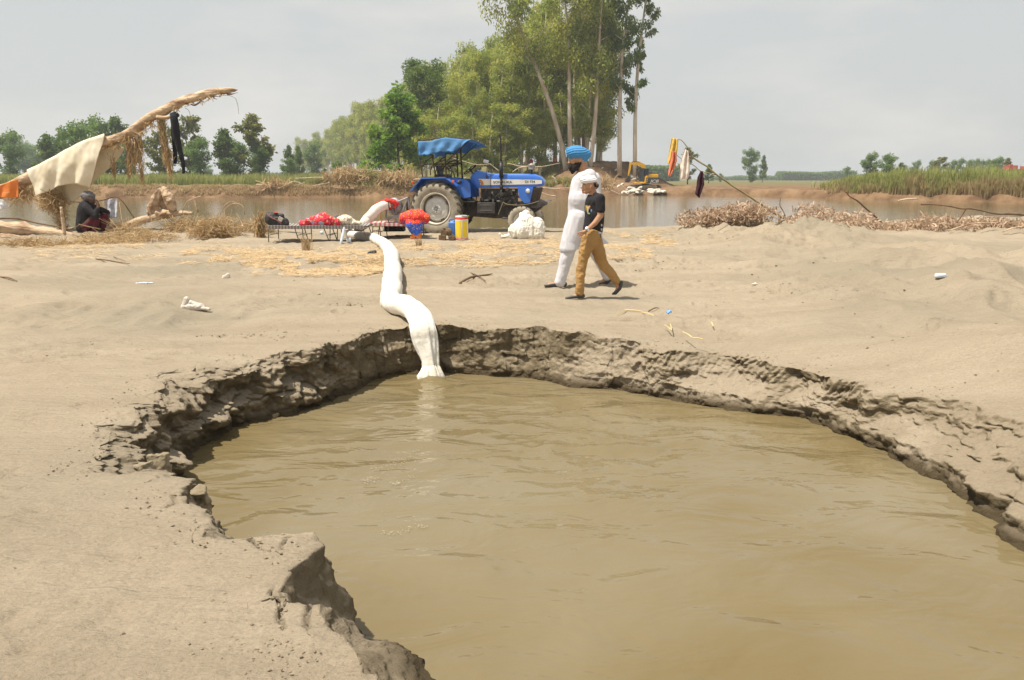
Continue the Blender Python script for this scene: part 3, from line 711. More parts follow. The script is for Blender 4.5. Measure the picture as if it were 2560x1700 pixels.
# --- far hazy woodland lines
def woodline(dx0, dx1, Y, h, n, seed, lbl):
    rg = np.random.default_rng(seed); a = at_y(dx0, 413, Y).x; b = at_y(dx1, 413, Y).x
    x = rg.uniform(a, b, n); z = rg.random(n) ** .8 * h * (.85 + .2 * vn(x * .08, x * 0, seed=seed)); y = Y + rg.uniform(-8, 8, n)
    P = np.stack([x, y, z], 1); A = rg.normal(size=(n, 3)); A /= np.linalg.norm(A, axis=1)[:, None]; B = np.cross(A, rg.normal(size=(n, 3))); B /= np.linalg.norm(B, axis=1)[:, None]
    s = 1.1; V = np.stack([P, P + A * s * .6 + B * s * .4, P + A * s * 1.2, P + A * s * .6 - B * s * .4], 1).reshape(-1, 3)
    o = np_mesh('far_woodland', V, np.arange(4 * n).reshape(-1, 4), M_DARKL, colors=np.repeat(rg.random(n), 4), smooth=False)
    tag(o, lbl, 'woodland', kind='stuff')
woodline(1795, 1965, 620, 7.5, 26000, 1, 'grey blue level line of distant trees beyond the field')
woodline(1480, 1560, 420, 8.0, 9000, 2, 'dim low woods just right of the flood bank end')
woodline(1640, 1795, 700, 4.0, 9000, 3, 'very faint low tree line on the horizon')
woodline(1965, 2361, 560, 5.0, 26000, 4, 'faint low woodland above the reeds on the right')
woodline(-60, 480, 480, 5.0, 26000, 5, 'faint low woodland behind the trees on the left')
woodline(600, 720, 500, 5.0, 8000, 6, 'faint hazy woodland at the foot of the long row')

# --- reeds and grass
M_REED = leafmat('reed_blades', [(0, (.42, .29, .16)), (.35, (.44, .35, .17)), (.6, (.30, .33, .09)), (1, (.42, .43, .14))], .5)
def blades(name, X, Y, Z, hgt, wid, m, tint, lbl, cat, bend=.35, seed=1, grad=None):
    n = len(X); rg = np.random.default_rng(seed); az = rg.uniform(0, 6.283, n); h = hgt * rg.uniform(.55, 1.1, n); w = wid * rg.uniform(.6, 1.3, n)
    d = np.stack([np.cos(az), np.sin(az), 0 * az], 1); s = np.stack([-np.sin(az), np.cos(az), 0 * az], 1)
    bz = rg.uniform(0, 6.283, n); bd = np.stack([np.cos(bz), np.sin(bz), 0 * bz], 1) * (bend * h * rg.uniform(.1, 1, n))[:, None]
    P = np.stack([X, Y, Z], 1); U = np.array([[0, 0, 1.0]])
    m1 = P + U * (h * .55)[:, None] + bd * .3; tip = P + U * h[:, None] + bd
    V = np.stack([P - s * w[:, None] / 2, P + s * w[:, None] / 2, m1 + s * w[:, None] * .4, m1 - s * w[:, None] * .4, tip + s * w[:, None] * .06, tip - s * w[:, None] * .06], 1).reshape(-1, 3)
    b = np.arange(n)[:, None] * 6; F = np.concatenate([b + np.array([[0, 1, 2, 3]]), b + np.array([[3, 2, 4, 5]])], 0)
    tt = np.repeat(tint[:, None], 6, 1)
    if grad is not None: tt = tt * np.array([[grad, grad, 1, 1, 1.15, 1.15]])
    o = np_mesh(name, V, F, m, smooth=False, colors=np.clip(tt, 0, 1).ravel()); tag(o, lbl, cat, kind='stuff'); return o
def band(n, a0, a1, off0, off1, seed, dens=None):
    rg = np.random.default_rng(seed); a = rg.uniform(a0, a1, n); y = np.full(n, 90.0)
    for _ in range(5): y = y_far(a * y, y)
    off = off0 + (off1 - off0) * rg.random(n) ** 1.3; y = y + off; x = a * y
    if dens is not None:
        k = dens(x, y, a, off, rg); x, y, a, off = x[k], y[k], a[k], off[k]
    return x, y, a, off, rg
x, y, a, off, rg = band(46000, .36, .80, .8, 26, 11, lambda x, y, a, off, rg: rg.random(len(x)) < sstep(.385, .45, a + .02 * vn(y, x * .3, seed=3)) )
hh = 2.7 * (.62 + .38 * sstep(0, 6, off)) * (.55 + .45 * sstep(.40, .50, a)) * (.74 + .30 * vn(x * .5, y * .5, seed=12) + .22 * vn(x * 1.7, y * .5, seed=22))
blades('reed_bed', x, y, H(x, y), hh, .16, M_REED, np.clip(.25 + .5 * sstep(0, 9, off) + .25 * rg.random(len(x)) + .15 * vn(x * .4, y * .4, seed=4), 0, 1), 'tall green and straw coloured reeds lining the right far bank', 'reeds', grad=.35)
x, y, a, off, rg = band(26000, -.78, -.245, 38, 70, 12)
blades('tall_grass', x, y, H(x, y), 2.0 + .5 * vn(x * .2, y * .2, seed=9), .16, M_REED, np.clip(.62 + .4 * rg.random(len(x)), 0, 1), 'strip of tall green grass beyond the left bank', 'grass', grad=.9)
x, y, a, off, rg = band(24000, -.25, .02, 14, 26, 13, lambda x, y, a, off, rg: rg.random(len(x)) < .35 + .65 * (vn(x * .25, y * .25, seed=8) > -.1))
blades('shrub_growth', x, y, H(x, y), 1.3 + .8 * np.clip(vn(x * .3, y * .3, seed=9), 0, 1), .15, M_REED, np.clip(.30 + .55 * rg.random(len(x)), 0, 1), 'rough yellow green undergrowth at the foot of the tree row', 'undergrowth', bend=.8)
x, y, a, off, rg = band(9000, .02, .092, 6, 20, 14, lambda x, y, a, off, rg: (vn(x * .35, y * .35, seed=18) > .0))
blades('shrub_growth', x, y, H(x, y), 1.0, .13, M_REED, np.clip(.2 + .6 * rg.random(len(x)), 0, 1), 'tangled brown green undergrowth on the bank behind the men', 'undergrowth', bend=1.0)
x, y, a, off, rg = band(26000, -.8, -.02, .3, 14, 15, lambda x, y, a, off, rg: (vn(x * .35, y * .6, seed=19) > .05))
blades('dry_scrub', x, y, H(x, y), .45, .10, M_REED, np.clip(.05 + .25 * rg.random(len(x)), 0, 1), 'matted brown dry scrub on the eroded left bank', 'scrub', bend=1.2)

# ---------------------------------------------------------------- haze
def build_haze():
    mb = MB(); mb.box((0, 0, 19.5), (5600, 5600, 43))
    m = bpy.data.materials.new('air'); m.use_nodes = True; n = m.node_tree; n.nodes.remove(n.nodes['Principled BSDF'])
    v = n.nodes.new('ShaderNodeVolumePrincipled'); v.inputs['Color'].default_value = (.86, .92, .97, 1); v.inputs['Density'].default_value = .00050; v.inputs['Anisotropy'].default_value = .2
    n.links.new(v.outputs[0], n.nodes['Material Output'].inputs['Volume'])
    o = mb.build('haze', m); tag(o, 'pale humid haze over river and fields', 'haze', kind='stuff')
build_haze()
# ---------------------------------------------------------------- common materials
M_BLUE = mk('blue_tractor_paint', (.030, .150, .60), (.045, .150, .50), scale=3, rough=.32, coat=.3, bump=.04, bscale=60)
M_BLACKM = mk('oily_black_metal', (.022, .021, .02), (.06, .05, .042), scale=9, rough=.55, spec=.5, bump=.2, bscale=60)
M_RUSTM = mk('rusty_dark_tube', (.10, .055, .035), (.045, .03, .024), scale=14, rough=.8)
M_TYRE = mk('dusty_tyre', (.38, .335, .26), (.24, .21, .16), scale=5, rough=.95, bump=.2, bscale=40)
M_TREAD = mk('tyre_tread', (.15, .13, .10), (.06, .055, .045), scale=7, rough=.95)
M_RIM = mk('silver_rim', (.66, .66, .63), (.52, .50, .45), scale=6, rough=.5, metal=.2)
M_DUSTRIM = mk('dusty_rim_edge', (.62, .58, .49), (.48, .42, .33), scale=8, rough=.8)
M_WHITEP = mk('white_paint', (.72, .70, .66), (.60, .58, .54), scale=8, rough=.5)
M_TARP = mk('faded_blue_tarp', (.13, .33, .62), (.09, .26, .54), scale=2.2, rough=.8, bump=.3, bscale=7, trans=.25, dist=.05)
M_ORANGE = mk('orange_lens', (.75, .16, .02), (.6, .12, .02), rough=.3)
M_YEL = mk('yellow_paint', (.78, .42, .02), (.70, .36, .02), scale=4, rough=.4)
M_RED = mk('red_cloth', (.62, .05, .03), (.45, .03, .03), scale=6, rough=.9)
M_GLASS = mk('lamp_glass', (.75, .77, .78), (.6, .62, .63), rough=.12, metal=.5)
M_LETT = mk('dark_lettering', (.04, .04, .05), (.05, .05, .05), rough=.6)
M_GREY = mk('grey_steel', (.30, .31, .32), (.18, .18, .18), scale=6, rough=.55, metal=.4)
M_BROWNR = mk('brown_radiator', (.07, .045, .03), (.04, .03, .025), scale=14, rough=.8, stretch=(1, 1, 1))
M_SEAT = mk('dark_seat', (.035, .045, .06), rough=.6)

def text_mesh(name, body, size, m, parent, loc, rot, ext=.002, sx=1.0, shear=0):
    cu = bpy.data.curves.new(name, 'FONT'); cu.body = body; cu.size = size; cu.extrude = ext; cu.shear = shear; cu.offset = size * .012; cu.align_x = 'CENTER'; cu.align_y = 'CENTER'
    o = bpy.data.objects.new('t', cu); COL.objects.link(o)
    dg = bpy.context.evaluated_depsgraph_get(); dg.update()
    me = bpy.data.meshes.new_from_object(o.evaluated_get(dg)); me.name = name
    bpy.data.objects.remove(o)
    me.transform(Matrix.Diagonal((sx, 1, 1, 1)))
    q = link_mesh(name, me, m, parent, False); q.location = loc; q.rotation_euler = rot
    return q

# ---------------------------------------------------------------- tractor (read off the photograph: K metres per pixel of a close view)
def zoom3(x, y): return ((1000 + x * .1913) / 1.0843, (320 + y * .1913) / 1.0843)
def tx(zx, w=0): return (zx - 465 - 118 * w) * .00207
def tz(zy, w=0): return 1.45 + (664 - zy) * .00203 * (1 + w / 20.7)
def build_tractor():
    base = at_z(*zoom3(468, 1378), Hs(-2.0, 20.7)); root = empty('tractor', (base.x, base.y, Hs(base.x, base.y) - .03), R(-11))
    tag(root, 'blue farm tractor with ragged blue canopy parked at the river edge', 'tractor')
    def wheel_rear(y0, out):
        # out = -1: outer face towards -y
        t = MB(); c = (0, y0, .69); prof = []
        hw = .17
        for a, b in ((.40, -hw * .75), (.44, -hw), (.56, -hw * 1.08), (.63, -hw * .98), (.665, -hw * .8), (.672, 0), (.665, hw * .8), (.63, hw * .98), (.56, hw * 1.08), (.44, hw), (.40, hw * .75)): prof.append((a, b))
        t.lathe(prof, c, (0, 1, 0), 56, closed=True)
        ty = t.build('tyre', M_TYRE, root, smooth=True)
        g = MB()
        for k in range(44):
            a = 2 * math.pi * (k // 2) / 22 + (math.pi / 22 if k % 2 else 0); sgn = -1 if k % 2 else 1
            for q in range(5):
                yy = sgn * hw * (.08 + .2 * q); aa = a + .045 * q
                rr2 = .672 + (.012 if q < 4 else -.012)
                M = Matrix.Rotation(-aa, 3, 'Y'); pz = M @ Vector((0, 0, rr2))
                g.box((c[0] + pz.x, c[1] + yy, c[2] + pz.z), (.05, hw * .26, .045), M)
            M = Matrix.Rotation(-(a + .22), 3, 'Y'); pz = M @ Vector((0, 0, .635)); g.box((pz.x, c[1] + sgn * hw * 1.0, c[2] + pz.z), (.045, .03, .075), M)
        g.build('tread', M_TREAD, ty)
        r = MB(); s = out
        r.lathe([(.405, s * hw * .78), (.425, s * hw * .95), (.415, s * hw * 1.04), (.385, s * hw * .9), (.375, s * hw * .2), (.375, -s * hw * .8)], c, (0, 1, 0), 48)
        rm = r.build('rim', M_DUSTRIM, root, smooth=True)
        d = MB(); d.lathe([(.36, -s * .10), (.345, s * .0), (.30, s * .05), (.27, s * .085), (.19, s * .075), (.135, s * .06), (.125, s * .10), (.10, s * .11), (.055, s * .11), (.05, s * .07), (.0, s * .07)], c, (0, 1, 0), 48)
        dk = d.build('wheel_disc', M_RIM, rm, smooth=True)
        b = MB()
        for k in range(8):
            a = k * math.pi / 4 + .2; p = (c[0] + .085 * math.cos(a), c[1] + s * .112, c[2] + .085 * math.sin(a)); b.cyl(p, (p[0], p[1] + s * .02, p[2]), .012, n=6)
        b.cyl((c[0], c[1] + s * .06, c[2]), (c[0], c[1] + s * .12, c[2]), .038, n=12)
        b.build('wheel_nuts', M_GREY, rm)
        for a in (.5, 2.07, 3.64, 5.2):
            k2 = MB(); M = Matrix.Rotation(-a, 3, 'Y'); p = M @ Vector((.345, 0, 0)); k2.box((p.x, c[1] + s * .02, c[2] + p.z), (.07, .08, .09), M); k2.build('rim_lug', M_TREAD, rm)
    wheel_rear(.17, -1); wheel_rear(1.5, 1)
    def wheel_front(x, y0, s):
        c = (x, y0, .385); hw = .085; t = MB()
        t.lathe([(.20, -hw * .8), (.22, -hw), (.30, -hw * 1.1), (.35, -hw * .9), (.372, -hw * .6), (.376, 0), (.372, hw * .6), (.35, hw * .9), (.30, hw * 1.1), (.22, hw), (.20, hw * .8)], c, (0, 1, 0), 40, closed=True)
        ty = t.build('tyre', M_TYRE, root, smooth=True); g = MB()
        for k in range(36):
            a = 2 * math.pi * k / 36; M = Matrix.Rotation(-a, 3, 'Y'); p = M @ Vector((0, 0, .372))
            g.box((c[0] + p.x, c[1] + (.3 if k % 2 else -.3) * hw, c[2] + p.z), (.03, hw * 1.2, .022), M)
        g.build('tread', M_TREAD, ty)
        d = MB(); d.lathe([(.205, s * hw * .9), (.19, s * hw * .8), (.18, s * .01), (.10, s * .0), (.07, s * .05), (.0, s * .06)], c, (0, 1, 0), 32); d.build('rim', M_RIM, root, smooth=True)
    xf = tx(1585, .15); wheel_front(xf, .24, -1); wheel_front(xf + .02, 1.43, 1)
    # chassis, gearbox, engine
    m = MB(); W0, W1 = .62, 1.05
    m.prism([(tx(-20 + 480, .6), .50), (tx(700, .6), .50), (tx(1260, .6), .42), (tx(1560, .6), .46), (tx(1780, .6), .60), (tx(1860, .6), .72), (tx(1860, .6), .84), (tx(1500, .6), .80), (tx(1000, .6), .86), (tx(700, .6), 1.02), (tx(440, .6), 1.0)], .70, .98)
    m.cyl((0, .2, .69), (0, 1.47, .69), .12); m.box((0, .84, .72), (.5, .5, .5))
    m.build('transmission', M_BLACKM, root, bevel=.015)
    m = MB(); rd = random.Random(3)
    m.box((tx(1290, .6), .84, .98), (.95, .36, .46))
    for k in range(46):
        x = tx(rd.uniform(1050, 1540), .5); z = tz(rd.uniform(785, 1000), .5); y = rd.uniform(.50, .66)
        if k % 3 == 0: m.box((x, y, z), (rd.uniform(.04, .16), .12, rd.uniform(.04, .12)), Matrix.Rotation(rd.uniform(-.4, .4), 3, 'Y'))
        elif k % 3 == 1: m.cyl((x, y - .05, z), (x, y + .1, z), rd.uniform(.02, .06), n=12)
        else: m.tube([(x, y, z), (x + rd.uniform(-.15, .15), y - .06, z + rd.uniform(-.1, .1)), (x + rd.uniform(-.2, .2), y, z + rd.uniform(-.2, .2))], .013, 6, smooth=3)
    e = m.build('engine', M_BLACKM, root, bevel=.006)
    m = MB()
    for (a, b, c_, d) in ((1130, 925, 60, 22), (1220, 930, 26, 40), (1490, 800, 36, 20), (1210, 830, 20, 26), (1290, 935, 40, 14)):
        m.box((tx(a, .45), .50, tz(b, .45)), (c_ * .002, .05, d * .002))
    m.build('engine_fittings', M_GREY, e, bevel=.006)
    # battery box / tank with two pale edge lines
    m = MB(); m.box(((tx(1010, .3) + tx(1245, .3)) / 2, .50, tz(1025, .3)), (tx(1245) - tx(1010), .34, .29)); bx = m.build('tool_box', M_BLACKM, root, bevel=.015)
    m = MB()
    for zz in (985, 1052): m.box(((tx(1040, .3) + tx(1215, .3)) / 2, .327, tz(zz, .3)), (.33, .006, .012))
    m.build('box_ribs', M_GREY, bx)
    # footboard and levers
    m = MB(); m.box((tx(890, .4), .5, tz(945, .4)), (.42, .42, .03)); m.build('footboard', M_BLACKM, root, bevel=.006)
    m = MB()
    for (a, b, c_, d) in ((900, 940, 870, 720), (960, 950, 900, 760), (1000, 930, 1010, 800), (690, 560, 720, 650), (840, 1100, 830, 950), (860, 1100, 860, 950)):
        m.tube([(tx(a, .6), .6, tz(b, .6)), (tx((a + c_) / 2, .6) + .02, .58, tz((b + d) / 2, .6)), (tx(c_, .6), .6, tz(d, .6))], .014, 6, smooth=3)
    m.build('levers', M_BLACKM, root)
    # front beam, axle
    m = MB()
    m.prism([(tx(1350, .5), tz(960, .5)), (tx(1810, .5), tz(915, .5)), (tx(1900, .5), tz(960, .5)), (tx(1890, .5), tz(985, .5)), (tx(1800, .5), tz(1025, .5)), (tx(1380, .5), tz(1000, .5))], .60, 1.08)
    m.cyl((xf, .3, .40), (xf, 1.38, .40), .05); m.box((xf - .02, .84, .52), (.18, .3, .22)); m.box((xf, .36, .44), (.08, .08, .28)); m.box((xf, 1.32, .44), (.08, .08, .28))
    m.tube([(tx(1330, .35), .42, .45), (xf - .05, .34, .40)], .022, 8)
    m.build('front_axle', M_BLACKM, root, bevel=.008)
    m = MB(); m.box((tx(1925, .5), .8, tz(928, .5)), (.13, .3, .035)); m.build('front_plate', M_GREY, root, bevel=.004)
    m = MB(); m.tube([(tx(1345, .3), .4, tz(945, .3)), (tx(1400, .3), .38, tz(975, .3)), (tx(1560, .3), .38, tz(985, .3)), (tx(1700, .3), .4, tz(965, .3)), (tx(1800, .3), .5, tz(935, .3))], .007, 6, smooth=5)
    m.tube([(tx(1345, .3), .39, tz(950, .3)), (tx(1285, .3), .36, tz(1105, .3))], .008, 6)
    m.build('rope', mk('frayed_rope', (.35, .27, .17), rough=.9), root)
    # radiator grille + side panels with head lamps
    m = MB(); m.prism([(tx(1750, .6), tz(765, .6)), (tx(1845, .6), tz(765, .6)), (tx(1795, .6), tz(950, .6)), (tx(1712, .6), tz(950, .6))], .585, 1.095); gr = m.build('radiator_grille', M_BROWNR, root, bevel=.005)
    m = MB()
    for k in range(4):
        t = (k + .7) / 4.6; m.tube([(tx(1750 + 95 * t, .6), .58, tz(775, .6)), (tx(1714 + 80 * t, .6), .58, tz(945, .6))], .005, 4)
    m.build('grille_bars', M_BLACKM, gr)
    for y0, y1 in ((.575, .595), (1.085, 1.105)):
        m = MB(); m.prism([(tx(1545, .6), tz(757, .6)), (tx(1757, .6), tz(757, .6)), (tx(1714, .6), tz(955, .6)), (tx(1640, .6), tz(962, .6)), (tx(1572, .6), tz(885, .6)), (tx(1560, .6), tz(800, .6))], y0, y1); m.build('side_panel', M_BLUE, root, bevel=.004)
    for y0, s in ((.575, -1), (1.105, 1)):
        m = MB(); c = (tx(1682, .55), y0, tz(808, .55)); m.lathe([(.0, s * .055), (.035, s * .05), (.055, s * .035), (.066, s * .015), (.066, s * .0)], c, (0.25, 1, 0), 20); m.build('headlight', M_GLASS, root, smooth=True)
    # bonnet
    def sec(zx, ytop, ybot, hw, rr2=.07):
        x = tx(zx, .6); z1 = tz(ytop, .6); z0 = tz(ybot, .6); P = [(-hw, z0), (-hw, z0 + (z1 - z0) * .30), (-hw * 1.0, z0 + (z1 - z0) * .62), (-hw * .97, z1 - rr2), (-hw * .88, z1 - rr2 * .35), (-hw * .6, z1 - .008), (0, z1), (hw * .6, z1 - .008), (hw * .88, z1 - rr2 * .35), (hw * .97, z1 - rr2), (hw, z0 + (z1 - z0) * .62), (hw, z0 + (z1 - z0) * .3), (hw, z0)]
        return [(x, .84 + a, b) for a, b in P]
    S = [sec(925, 628, 650, .20, .01), sec(945, 600, 700, .235, .04), sec(1005, 545, 770, .25, .06), sec(1090, 562, 771, .25, .06), sec(1190, 588, 770, .25), sec(1400, 588, 764, .25), sec(1600, 590, 760, .25), sec(1770, 598, 757, .25), sec(1835, 622, 752, .235), sec(1872, 655, 745, .21, .05), sec(1884, 690, 730, .18, .02)]
    n = len(S[0]); V = [p for s_ in S for p in s_]; F = [(i * n + k, i * n + k + 1, (i + 1) * n + k + 1, (i + 1) * n + k) for i in range(len(S) - 1) for k in range(n - 1)] + [tuple(range(n)), tuple(range((len(S) - 1) * n, len(S) * n))[::-1]]
    F += [(i * n, (i + 1) * n, (i + 1) * n + n - 1, i * n + n - 1) for i in range(len(S) - 1)]
    m = MB(); m.add(V, F); hood = m.build('bonnet', M_BLUE, root, smooth=True, bevel=.004)
    for p in hood.data.polygons: p.use_smooth = len(p.vertices) == 4
    for sy, s in ((.586, -1), (1.094, 1)):
        m = MB(); m.prism([(tx(1040, .6), tz(657, .6)), (tx(1800, .6), tz(668, .6)), (tx(1866, .6), tz(674, .6)), (tx(1866, .6), tz(716, .6)), (tx(1800, .6), tz(722, .6)), (tx(1065, .6), tz(736, .6))], min(sy, sy - s * .0) - .001, sy + .003); st = m.build('white_stripe', M_WHITEP, hood)
        if s < 0:
            text_mesh('lettering', 'SONALIKA', .088, M_LETT, st, (tx(1355, .6), sy - .003, tz(699, .6)), (R(90), R(-.5), 0), sx=1.22)
            text_mesh('lettering', 'DI 734', .088, M_LETT, st, (tx(1712, .6), sy - .003, tz(693, .6)), (R(90), R(-.5), 0), sx=1.1)
            cx, cz = tx(1046, .6), tz(733, .6)
            for r0, r1, mm in ((.135, .155, M_YEL), (.115, .135, mk('emblem_red', (.5, .05, .04))), (.095, .115, M_YEL), (.07, .092, mk('emblem_blue', (.05, .1, .4)))):
                e = MB(); K = 12; V2 = [];
                for k in range(K + 1):
                    a = math.pi / 2 * k / K * .97 + .02
                    for r_ in (r0, r1): V2.append((cx + r_ * math.cos(a) * .85, sy - .003, cz + r_ * math.sin(a)))
                V2 += [(x, y - .003, z) for x, y, z in V2]; n2 = 2 * (K + 1)
                e.add(V2, [(2 * k + n2, 2 * k + 1 + n2, 2 * k + 3 + n2, 2 * k + 2 + n2) for k in range(K)] + [(2 * k, 2 * k + 2, 2 * k + 3, 2 * k + 1) for k in range(K)]); e.build('emblem', mm, st)
    m = MB(); m.tube([(tx(1205, .6), .583, tz(590, .6)), (tx(1196, .6), .578, tz(660, .6)), (tx(1200, .6), .578, tz(765, .6))], .006, 5); m.build('bonnet_strap', M_RUSTM, hood)
    # dashboard, steering wheel
    m = MB(); m.prism([(tx(922, .6), tz(650, .6)), (tx(935, .6), tz(612, .6)), (tx(1000, .6), tz(545, .6)), (tx(1012, .6), tz(548, .6)), (tx(950, .6), tz(660, .6))], .66, 1.02); m.build('dashboard', M_BLACKM, root, bevel=.006)
    m = MB(); c = Vector((tx(920, .8), .84, tz(540, .8))); ax = Vector((.62, 0, -.78)).normalized() * -1
    u_ = Vector((0, 1, 0)); w_ = ax.cross(u_).normalized(); ring = [c + (u_ * math.cos(a) + w_ * math.sin(a)) * .20 for a in np.linspace(0, 2 * math.pi, 29)]
    m.tube(ring, .013, 8, cap=False)
    for a in (.5, 2.6, 4.7): m.tube([c - ax * .03, c + (u_ * math.cos(a) + w_ * math.sin(a)) * .20], .009, 6)
    m.tube([c, c - ax * .42], .022, 8); m.ball(c, .035, nu=10, nv=6); m.build('steering_wheel', M_BLACKM, root, smooth=True)
    # exhaust stack
    m = MB(); x = tx(1322, .45); y = .56
    m.cyl((x, y, tz(770, .45)), (x, y, tz(640, .45)), .030); m.cyl((x, y, tz(640, .45)), (x, y, tz(455, .45)), .052, n=18); m.cyl((x, y, tz(455, .45)), (x, y, tz(440, .45)), .052, .03)
    m.tube([(x, y, tz(445, .45)), (x - .005, y, tz(300, .45)), (x - .012, y, tz(170, .45)), (x - .03, y, tz(125, .45)), (x - .055, y, tz(108, .45))], [.026, .026, .026, .027, .03], 12, smooth=3)
    m.tube([(x, y, tz(740, .45)), (x + .01, y + .02, tz(800, .45)), (x + .02, y + .12, tz(850, .45))], .045, 12, smooth=3)
    m.build('exhaust_stack', mk('matt_black_pipe', (.018, .017, .017), (.03, .028, .026), scale=12, rough=.5), root, smooth=True)
    # air pre-cleaner
    m = MB(); x = tx(1736, .8); m.cyl((x, .84, tz(602, .8)), (x, .84, tz(545, .8)), .026); pc = m.build('intake_stem', M_BLACKM, root, smooth=True)
    m = MB(); m.lathe([(0, 0), (.06, 0), (.092, .02), (.092, .045), (.08, .05), (.092, .055), (.092, .085), (.08, .09), (.095, .095), (.095, .13), (.085, .15), (.04, .165), (.035, .18), (0, .182)], (x, .84, tz(548, .8)), (0, 0, 1), 24); m.build('intake_bowl', mk('dusty_clear_bowl', (.34, .32, .28), (.20, .18, .15), scale=20, rough=.35), pc, smooth=True)
    # mirror
    m = MB(); m.tube([(tx(1142, .5), .57, tz(640, .5)), (tx(1135, .5), .56, tz(560, .5)), (tx(1152, .5), .55, tz(500, .5)), (tx(1158, .5), .55, tz(455, .5))], .006, 6, smooth=3); m.box((tx(1142, .5), .57, tz(632, .5)), (.05, .04, .08)); mi = m.build('mirror_arm', M_BLACKM, root)
    m = MB(); m.box((tx(1132, .5), .55, tz(440, .5)), (.14, .03, .085), Matrix.Rotation(.2, 3, 'Y')); m.build('mirror', mk('grey_mirror', (.55, .58, .62), (.4, .4, .42), rough=.2, metal=.6), mi, bevel=.008)
    # mudguards
    for (y0, y1) in ((-.02, .36), (1.31, 1.70)):
        outer = [(140, 808), (285, 645), (600, 636), (680, 690), (752, 742)]; m = MB(); P = []
        o1 = [(tx(a), tz(b)) for a, b in outer]; o2 = [(x + .012, z - .035) for x, z in o1][::-1]; o2[-1] = (o1[0][0] + .05, o1[0][1] - .0)
        for i in range(4):
            a, b = o1[i], o1[i + 1]; m.prism([a, b, (b[0], b[1] - .03), (a[0] + .012, a[1] - .03)], y0, y1)
            q = [(a[0], a[1]), (b[0], b[1]), (b[0] - .01, b[1] - .075), (a[0] + .03, a[1] - .07)]
        g = m.build('mudguard', M_BLUE, root, bevel=.004)
        m = MB(); ys = (y1 - .015, y1) if y0 < 1 else (y0, y0 + .015)
        m.prism([(tx(170), tz(790)), (tx(285), tz(650)), (tx(600), tz(642)), (tx(750), tz(746)), (tx(800), tz(880)), (tx(860), tz(905)), (tx(890), tz(890)), (tx(885), tz(700)), (tx(840), tz(655)), (tx(760), tz(640)), (tx(640), tz(632)), (tx(420), tz(640)), (tx(300), tz(648)), (tx(200), tz(790)), ], *ys) if False else m.prism([(tx(150), tz(800)), (tx(290), tz(648)), (tx(600), tz(640)), (tx(690), tz(650)), (tx(830), tz(665)), (tx(885), tz(720)), (tx(890), tz(890)), (tx(800), tz(905)), (tx(640), tz(800)), (tx(300), tz(800))], *ys)
        m.build('guard_side', M_BLUE, g, bevel=.004)
    m = MB(); m.box(((tx(285) + tx(620)) / 2, .17, tz(640) + .012), (tx(620) - tx(285), .3, .018)); m.build('guard_top', M_RUSTM, root, bevel=.003)
    for (a, b, mm) in ((710, 690, M_ORANGE), (183, 702, mk('red_orange_lens', (.6, .08, .02)))):
        m = MB(); m.box((tx(a), -.035, tz(b)), (.06, .05, .07)); m.build('indicator_lamp', mm, root, bevel=.012)
    m = MB(); m.lathe([(0, -.05), (.04, -.045), (.055, -.02), (.055, .05), (0, .05)], (tx(780, .2), .2, tz(700, .2)), (.9, -.4, 0), 16); m.build('work_lamp', M_BLACKM, root, smooth=True)
    # seat
    m = MB(); m.box((tx(560, .84), .84, tz(620, .84)), (.40, .42, .09)); m.box((tx(515, .84), .84, tz(560, .84)), (.08, .40, .30), Matrix.Rotation(-.2, 3, 'Y')); m.box((tx(550, .84), .84, tz(680, .84)), (.12, .2, .25)); m.build('seat', M_SEAT, root, bevel=.03)
    # canopy frame
    m = MB()
    def tb(pts, w, r=.018, sm=4): m.tube([(tx(a, w_), w_, tz(b, w_)) for a, b, w_ in [(p[0], p[1], p[2] if len(p) > 2 else w) for p in pts]], r, 8, smooth=sm)
    for dw, x0 in ((.22, 0), (1.42, 0)):
        ofs = (dw - .22) * 118
        def q(l): return [(a + ofs, b) for a, b in l]
        tb(q([(262, 350), (268, 440), (285, 540), (300, 630)]), dw, .017)
        tb(q([(604, 340), (606, 480), (612, 635)]), dw, .022)
        tb(q([(450, 365), (370, 420), (310, 480), (287, 530), (290, 600)]), dw, .014)
        tb(q([(590, 425), (500, 445), (435, 490), (405, 550), (405, 610)]), dw, .016)
        tb(q([(275, 482), (430, 468), (600, 466)]), dw, .013)
        tb(q([(618, 440), (760, 318), (935, 168)]), dw, .012)
    tb([(820, 655), (812, 500), (800, 290)], .84, .024)
    tb([(640, 500), (720, 488), (800, 462)], .5, .016); tb([(650, 520), (700, 475), (760, 455), (815, 460)], .84, .014)
    tb([(500, 620), (505, 550), (560, 480), (620, 475), (670, 520), (680, 640)], .45, .011); tb([(520, 640), (530, 560), (590, 500), (640, 560), (630, 640)], .8, .010); tb([(445, 610), (460, 540), (520, 500), (600, 505), (660, 560)], 1.1, .011)
    tb([(262, 350, .22), (262 + 142, 355, 1.42)], 0, .014); tb([(604, 340, .22), (604 + 142, 345, 1.42)], 0, .014); tb([(935, 165, .22), (1128, 236, 1.62)], 0, .016); tb([(265, 178, .22), (265 + 142, 190, 1.42)], 0, .014)
    tb([(265, 178), (600, 140), (935, 168)], .22, .014); tb([(262, 178), (262, 350)], .22, .014)
    m.build('canopy_frame', M_RUSTM, root, smooth=True)
